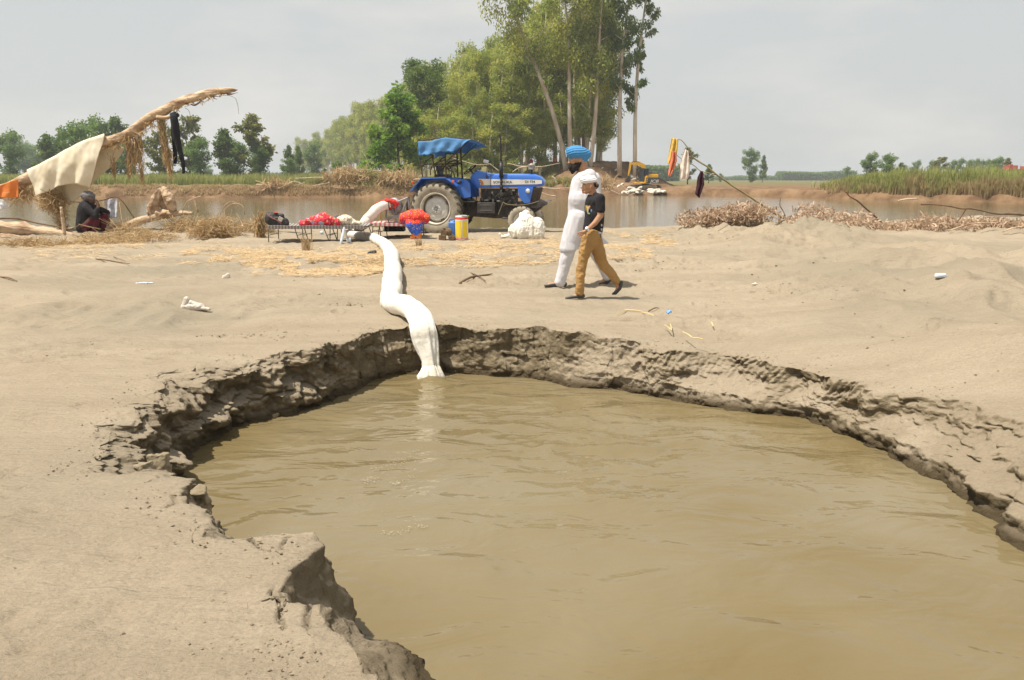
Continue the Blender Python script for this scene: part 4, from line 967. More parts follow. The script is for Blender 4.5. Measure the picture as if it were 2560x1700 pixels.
    # canopy sheet: top, near skirt, far skirt
    def sheet(name, fn, nu, nv, par, th=.006):
        U, Vv = np.meshgrid(np.linspace(0, 1, nu), np.linspace(0, 1, nv), indexing='ij'); P = np.array([fn(u, v) for u, v in zip(U.ravel(), Vv.ravel())])
        i, j = np.meshgrid(np.arange(nu - 1), np.arange(nv - 1), indexing='ij'); F = np.stack([i * nv + j, (i + 1) * nv + j, (i + 1) * nv + j + 1, i * nv + j + 1], -1).reshape(-1, 4)
        o = np_mesh(name, P, F, M_TARP, par); s = o.modifiers.new('t', 'SOLIDIFY'); s.thickness = th; return o
    xb, xm, xfz = tx(255, .2), tx(620, .2), tx(948, .2)
    zt = lambda u: np.interp(u, [0, .25, .52, .8, 1], [2.43, 2.44, 2.53, 2.47, 2.46])
    def top(u, v):
        x = xb + (xfz - xb) * u; y = .18 + 1.36 * v
        z = zt(u) + .035 * math.sin(math.pi * v) * (1 - .7 * abs(math.sin(3 * math.pi * u))) - .03 * abs(math.sin(math.pi * u * 2)) * (1 - abs(2 * v - 1)) + .008 * float(vn(np.array([x * 9]), np.array([y * 9]), seed=81)[0])
        if u > .8: x += (u - .8) / .2 * v * .12; z -= (u - .8) / .2 * (v * .14)
        return (x, y, z)
    cp = sheet('canopy', top, 40, 24, root)
    def skirt(yw, s):
        def f(u, v):
            x, y, z = top(u, 0 if s < 0 else 1)
            d = np.interp(u, [0, .1, .3, .5, .62, .66, .96, 1], [.37, .36, .33, .35, .36, .33, .03, .01]); d *= 1 + .04 * math.sin(u * 40)
            wv = .035 * math.sin(u * 26 + v * 3) * v + .03 * float(vn(np.array([u * 9.]), np.array([v * 3.]), seed=82)[0]) * v
            return (x + (.02 * v if u < .05 else 0), y + s * (.01 + .03 * v + wv), z - d * v)
        return f
    sheet('canopy_skirt', skirt(0, -1), 60, 12, cp); sheet('canopy_skirt', skirt(1, 1), 60, 12, cp)
    def back(u, v):
        x, y, z = top(0, u); return (x - .015 - .03 * v * abs(math.sin(u * 9)), y, z - v * (.30 + .05 * math.sin(u * 11)))
    sheet('canopy_skirt', back, 24, 8, cp)
    # three point linkage and drawbar at the back
    m = MB()
    for y in (.55, 1.15): m.tube([(-.15, y, .45), (-.85, y, .42)], .03, 8); m.tube([(-.2, y, 1.0), (-.55, y, .44)], .022, 8)
    m.tube([(-.2, .84, 1.05), (-.85, .84, .95)], .025, 8); m.box((-.86, .84, .78), (.05, .5, .06)); m.box((-.80, .62, .72), (.04, .05, .58), Matrix.Rotation(.15, 3, 'Y')); m.box((-.80, 1.06, .72), (.04, .05, .58), Matrix.Rotation(.15, 3, 'Y'))
    m.build('linkage', M_BLACKM, root)
    return root
build_tractor()
# ---------------------------------------------------------------- reading places off the close views of the photograph
ZO = {1: (0, 200, .2806), 2: (640, 320, .2041), 3: (1000, 320, .1913), 4: (1330, 350, .268), 5: (1500, 320, .1913), 6: (1900, 320, .2795), 8: (640, 460, .3188)}
def zz(n, x, y):
    a, b, k = ZO[n]; return ((a + x * k) / 1.0843, (b + y * k) / 1.0843)
def ground_at(dx, dy):
    z = 0.0
    for _ in range(12):
        p = at_z(dx, dy, z); z = .5 * z + .5 * min(Hs(p.x, p.y), .6)
    return at_z(dx, dy, z)
def far_hit(dx, dy, y0=104, y1=150):
    Y = y0
    while Y < y1:
        p = at_y(dx, dy, Y)
        if p.z <= Hs(p.x, p.y): return p
        Y += .25
    p = at_y(dx, dy, 112); return Vector((p.x, p.y, Hs(p.x, p.y)))
def gz(n, x, y): return ground_at(*zz(n, x, y))
def yz(n, x, y, Y): return at_y(*zz(n, x, y), Y)

M_WOOD = mk('peeled_driftwood', (.56, .42, .28), (.24, .14, .08), scale=4.5, rough=.9, bump=.9, bscale=14, stretch=(.6, 1.5, 1.5), dist=.04, detail=9, lo=.42, hi=.68)
M_WOODL = mk('bleached_driftwood', (.60, .50, .38), (.42, .32, .22), scale=2, rough=.9, bump=.3, bscale=6)
M_STICK = mk('dark_branch', (.20, .12, .07), (.11, .07, .04), scale=5, rough=.9, bump=.3, bscale=20)
M_STICKG = mk('greenish_branch', (.30, .26, .12), (.20, .15, .08), scale=4, rough=.9)
M_FIB = leafmat('dry_fibres', [(0, (.28, .18, .09)), (.5, (.50, .36, .19)), (1, (.68, .52, .31))], .35)
M_BRUSH = leafmat('dead_leaves', [(0, (.34, .23, .15)), (.5, (.54, .40, .28)), (1, (.68, .54, .40))], .35)
M_STRAW = leafmat('straw', [(0, (.34, .23, .12)), (.5, (.52, .37, .20)), (1, (.70, .54, .32))], .15)

def wood(name, n, pts, rad_px, Y, m, label, cat='driftwood', group=None, sides=10, bumpy=.12, parent=None, dY=None, ground=False):
    """a limb through points read off a close view, at distance Y; radii in that view's pixels"""
    k = ZO[n][2] / FPX * (Y if not ground else 1); P = []; Rr = []
    for i, (x, y) in enumerate(pts):
        yy = Y + (dY[i] if dY else 0); p = yz(n, x, y, yy); P.append(p); Rr.append(rad_px[i] * ZO[n][2] / FPX * yy)
    mb = MB(); mb.tube(P, Rr, sides * (2 if bumpy > .2 else 1), smooth=9 if bumpy > .2 else 4)
    V = np.array(mb.v); s = np.mean(Rr)
    d = bumpy * s * (fbm(V[:, 0] / s * .35, V[:, 2] / s * .35, V[:, 1] / s * .35, seed=91, oct=3) + .8 * (.4 - np.abs(fbm(V[:, 0] / s * .8, V[:, 2] / s * 2.4, V[:, 1] / s * 2.4, seed=92, oct=3))))
    mb.v = [tuple(v) for v in V + d[:, None] * np.array([[.5, .5, .7]])]
    o = mb.build(name, m, parent, smooth=True)
    if parent is None: tag(o, label, cat, group)
    return o
def strands(name, boxes, n, ln, wid, m, label, cat, seed=1, vert=0.0, curl=.5, seg=4, flat=0.0, parent=None):
    """ribbons scattered in ellipsoids: (centre, radii)"""
    rg = np.random.default_rng(seed); w = np.array([b[1][0] * b[1][1] * b[1][2] for b in boxes]) ** .66; w /= w.sum(); idx = rg.choice(len(boxes), n, p=w)
    C = np.array([b[0] for b in boxes])[idx]; Rd = np.array([b[1] for b in boxes])[idx]
    d = rg.normal(size=(n, 3)); d /= np.linalg.norm(d, axis=1)[:, None]; P = C + d * Rd * (rg.random(n) ** .4)[:, None]
    a = rg.normal(size=(n, 3)); a[:, 2] = a[:, 2] * (1 - flat) - vert * 3; a /= np.linalg.norm(a, axis=1)[:, None]
    b = np.cross(a, rg.normal(size=(n, 3))); b /= np.linalg.norm(b, axis=1)[:, None]
    c = rg.normal(size=(n, 3)) * curl; c[:, 2] *= (1 - flat); L_ = (ln * rg.uniform(.4, 1.3, n))[:, None]; W_ = (wid * rg.uniform(.5, 1.4, n))[:, None]
    V = []
    for k in range(seg + 1):
        t = k / seg - .5; q = P + a * L_ * t + c * L_ * (t * t); V += [q - b * W_ / 2, q + b * W_ / 2]
    V = np.stack(V, 1).reshape(-1, 3); m2 = 2 * (seg + 1)
    base = np.arange(n)[:, None] * m2; F = np.concatenate([base + np.array([[2 * k, 2 * k + 1, 2 * k + 3, 2 * k + 2]]) for k in range(seg)], 0)
    t = np.clip(rg.random(n) * .8 + .2 * rg.random(), 0, 1)
    o = np_mesh(name, V, F, m, parent, smooth=False, colors=np.repeat(t, m2))
    if parent is None: tag(o, label, cat, kind='stuff')
    return o
def sheet(name, fn, nu, nv, m, parent=None, th=.004, seed=0, wr=.01, ws=9.0):
    """cloth grid with real thickness and fine wrinkles"""
    U, Vv = np.meshgrid(np.linspace(0, 1, nu), np.linspace(0, 1, nv), indexing='ij')
    P = np.array([tuple(fn(u, v)) for u, v in zip(U.ravel(), Vv.ravel())])
    P[:, 1] += wr * fbm(P[:, 0] * ws, P[:, 2] * ws * .6, seed=seed, oct=3)
    i, j = np.meshgrid(np.arange(nu - 1), np.arange(nv - 1), indexing='ij'); F = np.stack([i * nv + j, (i + 1) * nv + j, (i + 1) * nv + j + 1, i * nv + j + 1], -1).reshape(-1, 4)
    o = np_mesh(name, P, F, m, parent); s = o.modifiers.new('t', 'SOLIDIFY'); s.thickness = th; return o
def wrinkle(a, s, seed, aniso=(1, 1, 1), ridge=True):
    def f(co, no):
        q = co * np.array(aniso) * s; n1 = fbm(q[:, 0], q[:, 1], q[:, 2], seed=seed, oct=3)
        if ridge: n1 = (.45 - np.abs(n1)) * 1.3
        return no * (a * n1)[:, None]
    return f

# ---------------------------------------------------------------- fallen tree and everything hung on it (left)
YT = 19.9
def build_fallen():
    root = empty('fallen_tree', (yz(1, -400, 1350, YT).x, YT, 0)); tag(root, 'dead peeled tree trunk leaning up to the right over the left bank', 'dead tree')
    def ch(o):
        o.parent = root; o.matrix_parent_inverse = Matrix.Translation(-root.location); return o
    ch(wood('trunk', 1, [(-620, 1500), (-420, 1290), (-150, 1080), (150, 930), (420, 800), (700, 655), (950, 560), (1130, 490), (1230, 420), (1330, 340), (1440, 290), (1500, 255)], [62, 60, 56, 54, 50, 48, 44, 42, 44, 38, 42, 34], YT, M_WOOD, '', sides=16, bumpy=.35, parent=root))
    ch(wood('split_end', 1, [(1470, 262), (1580, 205), (1700, 165), (1850, 120), (1990, 92), (2112, 92)], [36, 36, 36, 33, 22, 4], YT, M_WOOD, '', sides=12, bumpy=.6, parent=root))
    ch(wood('side_stub', 1, [(1400, 330), (1480, 335), (1560, 315)], [20, 16, 11], YT - .1, M_WOOD, '', parent=root))
    rd = random.Random(4)
    for k in range(9):
        t = rd.random(); x = 1620 + 440 * t; y = 205 - 100 * t + rd.uniform(-6, 22); ch(wood('splinter', 1, [(x, y), (x + 40, y - 4 + rd.uniform(-5, 5)), (x + rd.uniform(60, 110), y - 16 + rd.uniform(-14, 22))], [5, 4, 1], YT + rd.uniform(-.1, .1), M_STICK, '', sides=5, parent=root))
    ch(wood('bark_loop', 1, [(1700, 215), (1730, 225), (1770, 205), (1790, 180), (1760, 175)], [5, 7, 7, 6, 3], YT - .08, M_STICK, '', sides=6, parent=root))
    for q in ([(1980, 135), (2050, 140), (2100, 165)], [(2100, 165), (2120, 230), (2125, 300)], [(1650, 250), (1690, 290), (1705, 440)]):
        ch(wood('hanging_twig', 1, q, [2.2, 1.8, 1.2], YT, M_STICKG, '', sides=4, parent=root))
build_fallen()
def shreds():
    root = bpy.data.objects['fallen_tree']; bx = []
    for x, y, r in ((1000, 590, 40), (1130, 545, 40), (1250, 470, 40), (1330, 400, 35), (1420, 345, 30), (1560, 250, 25), (1680, 205, 25), (1780, 180, 25), (1880, 150, 22), (1960, 120, 20)):
        p = yz(1, x, y, YT - .05); k = ZO[1][2] / FPX * YT; bx.append((tuple(p), (r * 1.6 * k, .12, r * .8 * k)))
    o = strands('bark_shreds', bx, 240, .22, .018, M_FIB, '', '', 71, curl=.5, vert=.25, parent=root); o.matrix_parent_inverse = Matrix.Translation(-root.location); o['kind'] = 'stuff'
shreds()
for o in list(bpy.data.objects):   # keep limbs where they were built
    if o.parent and o.parent.name == 'fallen_tree': o.matrix_parent_inverse = Matrix.Translation(-o.parent.location)
K1 = ZO[1][2] / FPX * YT
def b1(x, y, rx, ry, dy=0, d=None): p = yz(1, x, y, YT + dy); return (tuple(p), (rx * K1, (d or rx * K1), ry * K1))
strands('hanging_fibres', [b1(1170, 640, 45, 150), b1(1250, 700, 30, 170), b1(1230, 560, 40, 70), b1(1262, 850, 20, 60)], 380, .42, .012, M_FIB, 'straw coloured fibres hanging under the middle of the dead trunk', 'fibres', 21, vert=1.2, curl=.25)
strands('hanging_fibres', [b1(1450, 480, 28, 140), b1(1480, 640, 32, 110), b1(1515, 780, 22, 80), b1(1440, 380, 35, 50)], 420, .40, .012, M_FIB, 'straw coloured fibres hanging just left of the black garment', 'fibres', 22, vert=1.3, curl=.25)
strands('hanging_fibres', [b1(1010, 780, 18, 80), b1(1150, 800, 18, 70)], 90, .35, .012, M_FIB, 'thin strands hanging right of the cream cloth', 'fibres', 23, vert=1.3, curl=.2)
strands('root_tangle', [b1(460, 1080, 120, 90), b1(540, 1200, 60, 120), b1(200, 1020, 90, 50), b1(560, 1350, 40, 90)], 900, .34, .014, M_FIB, 'matted roots hanging below the cream cloth', 'roots', 24, vert=.5, curl=.7)

M_CREAM = mk('cream_canvas', (.86, .78, .62), (.74, .65, .48), scale=3, rough=.9, bump=.15, bscale=30, trans=.2)
def cream_cloth():
    tk = lambda u: (240 + 690 * u, 830 - 330 * (u ** .92) + 12 * math.sin(u * 7))
    fb = [(0, (318, 1034)), (.25, (430, 990)), (.45, (520, 945)), (.62, (625, 924)), (.78, (700, 925)), (1, (792, 962))]
    bb = [(0, (300, 900)), (.25, (420, 1010)), (.5, (640, 1115)), (.75, (880, 868)), (.9, (1010, 760)), (1, (1100, 610))]
    def ip(L_, u):
        return np.interp(u, [q[0] for q in L_], [q[1][0] for q in L_]), np.interp(u, [q[0] for q in L_], [q[1][1] for q in L_])
    def fn(u, v):
        tx_, ty_ = tk(u); ty_ -= 16
        if v < .42: t = 1 - v / .42; ex, ey = ip(bb, u); dy = .17 + .12 * t; k = 0
        elif v < .5: t = 0; ex, ey = tx_, ty_; dy = .17 - (v - .42) / .08 * .36; k = 1
        else: t = (v - .5) / .5; ex, ey = ip(fb, u); dy = -.19 - .10 * math.sin(t * 2.2); k = 0
        x = tx_ + (ex - tx_) * t; y = ty_ + (ey - ty_) * t + (-14 if k else 0)
        p = yz(1, x, y, YT + dy); p.y += .04 * math.sin(u * 19 + t * 2) * t; return p
    o = sheet('cream_cloth', fn, 80, 60, M_CREAM, seed=5, wr=.035, ws=3.5); tag(o, 'large stained cream canvas draped over the leaning dead trunk', 'cloth')
cream_cloth()
M_ORCL = mk('orange_fabric', (.80, .26, .06), (.70, .20, .04), scale=3, rough=.9, trans=.2)
def q4(n, a, b, c, d, Y, wob=.03, f=14, dy=0):
    def fn(u, v):
        x = (a[0] * (1 - u) + b[0] * u) * (1 - v) + (d[0] * (1 - u) + c[0] * u) * v; y = (a[1] * (1 - u) + b[1] * u) * (1 - v) + (d[1] * (1 - u) + c[1] * u) * v
        p = yz(n, x, y, Y + dy); p.y += wob * math.sin(u * f + v * 2) * (.2 + .8 * v); return p
    return fn
tag(sheet('orange_cloth', q4(1, (-170, 1000), (160, 880), (166, 1046), (-150, 1050), YT - .28), 40, 26, M_ORCL, seed=6), 'plain orange cloth hanging at the left end of the trunk', 'cloth')
M_WHCL = mk('white_fabric', (.80, .80, .80), (.68, .69, .72), scale=4, rough=.9, trans=.15)
tag(sheet('white_cloth', q4(1, (-120, 1050), (20, 1062), (95, 1138), (-120, 1170), YT - .2, wob=.05), 30, 26, M_WHCL, seed=7, wr=.03), 'white cloth below the orange cloth at the far left edge', 'cloth')
tag(sheet('white_towel', q4(1, (925, 1066), (1045, 1052), (1055, 1222), (960, 1238), YT + .5, wob=.03, f=10), 26, 26, mk('printed_white_fabric', (.74, .74, .78), (.40, .42, .55), scale=9, rough=.9, lo=.5, hi=.7), seed=8), 'white printed towel hanging behind the crouching person', 'towel')
wood('branch', 1, [(640, 1082), (800, 1092), (930, 1066), (1060, 1050), (1200, 1240)], [5, 5, 5, 5, 5], YT + .5, M_STICK, 'thin stick carrying the white printed towel', 'branch', sides=6)
# black garment
def black_garment():
    mb = MB(); k = K1
    def P(x, y, dy=0): return yz(1, x, y, YT - .14 + dy)
    mb.tube([P(1556, 300, .1), P(1550, 330), P(1560, 420), P(1575, 520), P(1605, 640), P(1630, 740), P(1636, 832)], [.06, .085, .10, .085, .06, .045, .03], 12, smooth=3)
    mb.tube([P(1556, 300, .1), P(1556, 330, .26), P(1556, 450, .3), P(1560, 600, .3), P(1562, 745, .3)], [.05, .07, .08, .06, .04], 12, smooth=3)
    mb.ball(P(1556, 312, .12), (.10, .16, .06))
    o = blob(mb, 'black_garment', mk('black_fabric', (.012, .012, .016), (.02, .02, .024), rough=.95), voxel=.014, smooth=2, disp=wrinkle(.014, 10, 3, (1, 1, .4))); tag(o, 'long black garment hung over the stub of the dead trunk', 'garment')
black_garment()
# logs and driftwood on the left shore
YL = 19.3
wood('driftwood_log', 1, [(-200, 1290), (0, 1318), (250, 1345), (500, 1380), (650, 1420)], [62, 60, 56, 46, 30], YL, M_WOOD, 'thick smooth pale log lying at the far left edge', 'log', bumpy=.4, sides=14)
wood('driftwood_log', 1, [(-150, 1400), (100, 1405), (350, 1425), (560, 1450)], [30, 28, 26, 18], YL - .4, M_WOOD, 'thinner log lying in front of the thick pale log', 'log', bumpy=.4)
wood('driftwood_log', 1, [(880, 1340), (1000, 1318), (1200, 1268), (1400, 1215), (1560, 1192), (1720, 1182)], [34, 38, 34, 30, 26, 12], YT, M_WOOD, 'long straight log pointing right from the crouching person', 'log', bumpy=.25)
wood('branch', 1, [(-100, 1240), (80, 1232), (200, 1242), (330, 1275), (480, 1300), (620, 1328), (710, 1290)], [8, 8, 9, 7, 6, 5, 4], YL - .2, M_STICK, 'curved dark branch above the pale log on the left', 'branch', sides=7)
wood('branch', 1, [(700, 1285), (780, 1305), (900, 1330)], [5, 5, 3], YT - .5, M_STICKG, 'thin pale stick across the crouching person', 'branch', sides=6)
wood('branch', 1, [(545, 1130), (560, 1250), (575, 1380), (575, 1465)], [12, 14, 16, 18], YL - .3, M_WOOD, 'upright short post under the cream cloth', 'post', sides=8)
def stump():
    mb = MB(); P = lambda x, y, dy=0: yz(1, x, y, YT + dy)
    mb.tube([P(1345, 1200), P(1390, 1060, .05), P(1450, 955, .1)], [.10, .13, .05], 10, smooth=3); mb.tube([P(1450, 955, .1), P(1500, 1040), P(1545, 1180)], [.05, .13, .09], 10, smooth=3)
    mb.ball(P(1450, 1060, .2), (.16, .08, .25)); mb.ball(P(1450, 1190, .1), (.3, .2, .12))
    o = blob(mb, 'tree_stump', M_WOOD, voxel=.022, smooth=2, disp=wrinkle(.04, 7, 4, (1, 1, .4))); tag(o, 'pointed torn root stump standing behind the long log', 'stump')
stump()
wood('branch', 1, [(1720, 1040), (1738, 1075), (1750, 1120), (1762, 1178)], [9, 11, 11, 9], YT - .2, M_WOOD, 'short bent pale stick sticking up from the root tangle', 'branch', sides=7)
for i, q in enumerate(([(1950, 1230), (1990, 1130), (2060, 1082), (2110, 1110), (2140, 1160)], [(1990, 1250), (2010, 1150), (2080, 1100), (2160, 1120), (2180, 1200)], [(1620, 1200), (1660, 1090), (1740, 1050), (1790, 1035)], [(2050, 1230), (2100, 1290), (2180, 1340), (2260, 1380)], [(1290, 1290), (1340, 1200), (1310, 1110)])):
    wood('root', 1, q, [3.4] * len(q), YT - .2 * (i % 3), M_WOOD, ('tall arching root loop at the right of the tangle', 'wider arching root loop behind the tall one', 'thin root rising beside the bent stick', 'straight root slanting down at the right of the tangle', 'thin root rising left of the torn stump')[i], 'root', sides=5)
gL = lambda x, y, rx, ry, rz_: (tuple(gz(1, x, y) + Vector((0, 0, rz_ * .4))), (rx, ry, rz_))
strands('root_tangle', [gL(1650, 1350, .55, .4, .28), gL(1850, 1390, .5, .45, .30), gL(1980, 1380, .55, .45, .34), gL(2150, 1330, .55, .5, .22), gL(2300, 1345, .5, .4, .22), gL(1750, 1290, .6, .3, .30), gL(1450, 1310, .5, .4, .25)], 3600, .30, .013, M_FIB, 'heap of tangled dry roots between the log and the cot', 'roots', 25, curl=.9)
strands('dry_tuft', [(tuple(gz(2, 60, 1340) + Vector((0, 0, .22))), (.12, .12, .33))], 320, .3, .016, M_FIB, 'upright shaggy tuft of dry roots at the left end of the cot', 'roots', 26, vert=1.0, curl=.3)
strands('root_tangle', [gL(1200, 1370, .6, .3, .16), gL(1400, 1290, .5, .3, .26), gL(1560, 1270, .5, .3, .34), gL(1700, 1240, .4, .3, .40), gL(1900, 1290, .6, .3, .26), gL(2080, 1290, .5, .3, .30)], 1500, .5, .010, M_FIB, 'looser tangle of long thin roots behind the root heap', 'roots', 28, curl=1.3)
strands('root_litter', [gL(900, 1450, 1.0, .5, .10), gL(1250, 1420, .9, .6, .12), gL(300, 1470, .9, .4, .1), (tuple(gz(1, 1100, 1400)), (1.3, .5, .12))], 2600, .22, .012, M_FIB, 'low litter of dry roots on the sand around the crouching person', 'roots', 27, curl=.9, flat=.5)

# ---------------------------------------------------------------- straw on the sand
def straw():
    rg = np.random.default_rng(31); pts = []
    bands = [(60, 620, 560, 606, 9), (420, 880, 572, 612, 26), (560, 900, 585, 636, 30), (650, 870, 606, 640, 10), (930, 1290, 560, 622, 22), (1180, 1300, 540, 580, 6), (1395, 1560, 528, 572, 16), (0, 330, 552, 575, 8), (930, 1250, 545, 575, 8), (760, 1180, 560, 600, 10), (1380, 1500, 560, 600, 8)]
    tot = sum(b[4] for b in bands)
    for x0, x1, y0, y1, w in bands:
        n = int(42000 * w / tot); dx = rg.uniform(x0, x1, n); dy = rg.uniform(y0, y1, n)
        edge = np.minimum((dy - y0), (y1 - dy)) / (y1 - y0) * 2; k = rg.random(n) < np.clip(edge * 2.2, 0, 1) * (fbm(dx * .03, dy * .12, seed=32, oct=3) > -.12)
        pts.append(np.stack([dx[k], dy[k]], 1))
    q = np.concatenate(pts); u = q[:, 0] * 1.0843; v = q[:, 1] * 1.0843; xc = (u - 1280) / FPX; yc = -(v - 850) / FPX; c, s = math.cos(PITCH), math.sin(PITCH)
    d = np.stack([xc, c + yc * s, -s + yc * c], 1); z = np.zeros(len(q))
    for _ in range(8): t = (z - CAMH) / d[:, 2]; z = .5 * z + .5 * H(d[:, 0] * t, d[:, 1] * t)
    t = (z - CAMH) / d[:, 2]; X, Y = d[:, 0] * t, d[:, 1] * t; n = len(X); Z = H(X, Y) + rg.uniform(.003, .028, n)
    az = rg.normal(0, .9, n); L_ = rg.uniform(.04, .22, n); wd = rg.uniform(.003, .009, n); tl = rg.normal(0, .16, n)
    a = np.stack([np.cos(az), np.sin(az), tl], 1) * L_[:, None] / 2; b = np.stack([-np.sin(az), np.cos(az), 0 * az + .3], 1) * wd[:, None] / 2; P = np.stack([X, Y, Z], 1)
    V = np.stack([P - a - b, P + a - b, P + a + b, P - a + b], 1).reshape(-1, 3)
    o = np_mesh('straw', V, np.arange(4 * n).reshape(-1, 4), M_STRAW, smooth=False, colors=np.repeat(rg.random(n), 4)); tag(o, 'golden straw strewn over the sand before the cots and tractor', 'straw', kind='stuff')
straw()
def tuft(n, x, y, h, k, label, seed):
    p = gz(n, x, y); rg = np.random.default_rng(seed); X = p.x + rg.normal(0, .05, k); Y = p.y + rg.normal(0, .05, k)
    blades('dry_grass_tuft', X, Y, H(X, Y), h, .012, M_STRAW, rg.uniform(0, .7, k), label, 'grass', bend=.6, seed=seed)
tuft(2, 625, 1500, .34, 60, 'dry grass tuft sticking up before the red bundle cot', 41)
tuft(2, 1995, 1450, .22, 40, 'dry weed tuft before the orange and blue quilt', 42)
tuft(5, 740, 1262, .14, 30, 'small dry tuft at the water edge right of the boy', 43)

# ---------------------------------------------------------------- clothes on the bare branch and brush (right)
YB = 20.5
wood('bare_branch', 5, [(1020, 150), (1070, 165), (1150, 265), (1185, 350), (1270, 425), (1400, 505), (1510, 600), (1640, 690), (1760, 775), (1900, 860), (2090, 990), (2260, 1100), (2400, 1180)], [3, 5, 6, 8, 11, 10, 12, 12, 12, 12, 12, 13, 14], YB, M_STICKG, 'long bare branch rising left from the brush with clothes hung on it', 'branch', sides=8)
wood('bare_branch', 5, [(1000, 352), (1060, 400), (1150, 440), (1240, 500), (1310, 560), (1420, 590), (1520, 615)], [3, 4, 5, 5, 6, 7, 6], YB + .1, M_STICKG, 'thinner lower branch behind the hung clothes', 'branch', sides=6)
M_YCL = mk('yellow_fabric', (.80, .58, .16), (.70, .46, .10), scale=3, rough=.9, trans=.2); M_PCL = mk('salmon_fabric', (.80, .28, .16), (.68, .22, .12), scale=3, rough=.9, trans=.2)
M_CHK = mk('pale_checked_fabric', (.82, .74, .66), (.66, .50, .42), scale=10, rough=.9, trans=.15, lo=.5, hi=.75); M_MAR = mk('maroon_fabric', (.055, .014, .026), (.035, .010, .018), scale=3, rough=.9)
def strip(name, n, L_, R_, Y, m, label, seed, wob=.03, folds=12):
    """hanging cloth between a left and a right outline"""
    k = len(L_) - 1
    def fn(u, v):
        q = v * k; i = min(int(q), k - 1); f = q - i
        a = [L_[i][c] * (1 - f) + L_[i + 1][c] * f for c in (0, 1)]; b = [R_[i][c] * (1 - f) + R_[i + 1][c] * f for c in (0, 1)]
        p = yz(n, a[0] * (1 - u) + b[0] * u, a[1] * (1 - u) + b[1] * u, Y); p.y += wob * math.sin(u * folds + v * 2); return p
    o = sheet(name, fn, 36, 50, m, seed=seed, wr=.02, ws=7, th=.008); tag(o, label, 'cloth'); return o
strip('yellow_cloth', 5, [(938, 128), (915, 260), (895, 380), (888, 468)], [(1020, 145), (1012, 260), (1003, 350), (905, 475)], YB, M_YCL, 'yellow cloth at the tip of the bare branch', 11)
strip('salmon_cloth', 5, [(935, 300), (925, 400), (905, 520), (895, 622)], [(985, 305), (1003, 425), (960, 560), (918, 636)], YB - .12, M_PCL, 'salmon pink cloth hanging below the yellow cloth', 12)
strip('checked_cloth', 5, [(1108, 275), (1062, 400), (1048, 540), (1045, 668)], [(1150, 300), (1165, 430), (1172, 560), (1150, 668)], YB - .1, M_CHK, 'pale checked cloth hanging beside the yellow and salmon ones', 13)
strip('maroon_cloth', 5, [(1312, 562), (1275, 650), (1262, 760), (1246, 860), (1296, 908)], [(1340, 565), (1352, 650), (1360, 740), (1325, 840), (1302, 912)], YB - .12, M_MAR, 'dark maroon cloth hanging lower on the bare branch', 14)
wood('dark_branch', 6, [(770, 565), (800, 610), (870, 650), (960, 730), (1040, 800), (1110, 868)], [5, 6, 7, 8, 8, 7], 20.5, M_STICK, 'dark bare branch slanting down right out of the brush', 'branch', sides=7)
wood('dark_branch', 6, [(1440, 682), (1560, 684), (1700, 700), (1800, 722), (1890, 722), (2010, 745), (2120, 768), (2250, 768), (2420, 782)], [8, 6, 6, 6, 7, 7, 8, 10, 12], 20.0, M_STICK, 'long nearly level branch at the right edge over the water', 'branch', sides=8)
wood('dark_branch', 6, [(1845, 722), (1800, 790), (1760, 850)], [4, 5, 5], 20.0, M_STICK, 'short side branch propping the long level branch', 'branch', sides=6)
wood('thin_branch', 6, [(182, 625), (178, 690), (205, 740), (225, 790)], [3, 4, 4, 5], 21, M_STICK, 'small thin upright twig beside the base of the bare branch', 'branch', sides=5)
wood('pale_branch', 6, [(1690, 918), (1800, 880), (1890, 858), (1990, 848), (2120, 848)], [5, 6, 6, 5, 3], 19.6, M_WOOD, 'pale branch lying on the sand at lower right of the brush', 'branch', sides=6)
wood('pale_branch', 6, [(2170, 930), (2260, 895), (2400, 872)], [5, 6, 6], 19.4, M_WOOD, 'pale branch at the right edge in front of the brush', 'branch', sides=6)
wood('pale_log', 6, [(1235, 652), (1300, 638), (1410, 632)], [6, 8, 7], 60, M_WOODL, 'pale log floating near the reeds', 'log', sides=6)
wood('thin_branch', 5, [(1540, 1345), (1620, 1300), (1700, 1245)], [3.5, 4, 3.5], 18.9, M_STICK, 'short dark stick stuck in the sand below the brush', 'branch', sides=5)
def brush(name, n, cs, k, label, seed):
    bx = []
    for x, y, rx, rz_ in cs:
        p = yz(n, x, y, 20.6); g = Hs(p.x, p.y); bx.append(((p.x, 20.6, p.z - .05), (rx * 1.6, .8, rz_ * .85)))
    strands(name, bx, int(k * .62), .17, .030, M_BRUSH, label, 'brush', seed, curl=.9, seg=2)
brush('brushwood', 5, [(1240, 1200, .35, .16), (1400, 1120, .45, .22), (1600, 1100, .45, .22), (1800, 1070, .45, .24), (1950, 1040, .4, .24), (2060, 1090, .4, .2), (1700, 1160, .5, .14)], 3200, 'large heap of dead pinkish brown leafy brush on the right shore', 51)
brush('brushwood', 6, [(390, 760, .15, .22), (330, 820, .3, .15), (520, 790, .22, .24), (620, 740, .15, .16), (480, 690, .2, .1)], 900, 'loose dead leafy twigs right of the big heap', 52)
brush('brushwood', 6, [(870, 800, .32, .28), (940, 860, .4, .16), (1150, 860, .3, .14), (1230, 870, .22, .1), (760, 830, .2, .12)], 1500, 'dead brush around the foot of the slanting dark branch', 53)
brush('brushwood', 6, [(1500, 830, .38, .13), (1590, 790, .25, .1), (1470, 870, .25, .1), (1750, 850, .4, .14), (1900, 840, .4, .14), (2060, 820, .4, .14), (2200, 840, .4, .12), (2330, 850, .3, .12), (1850, 900, .5, .06)], 2600, 'low dead brush along the shore at the right edge', 54)
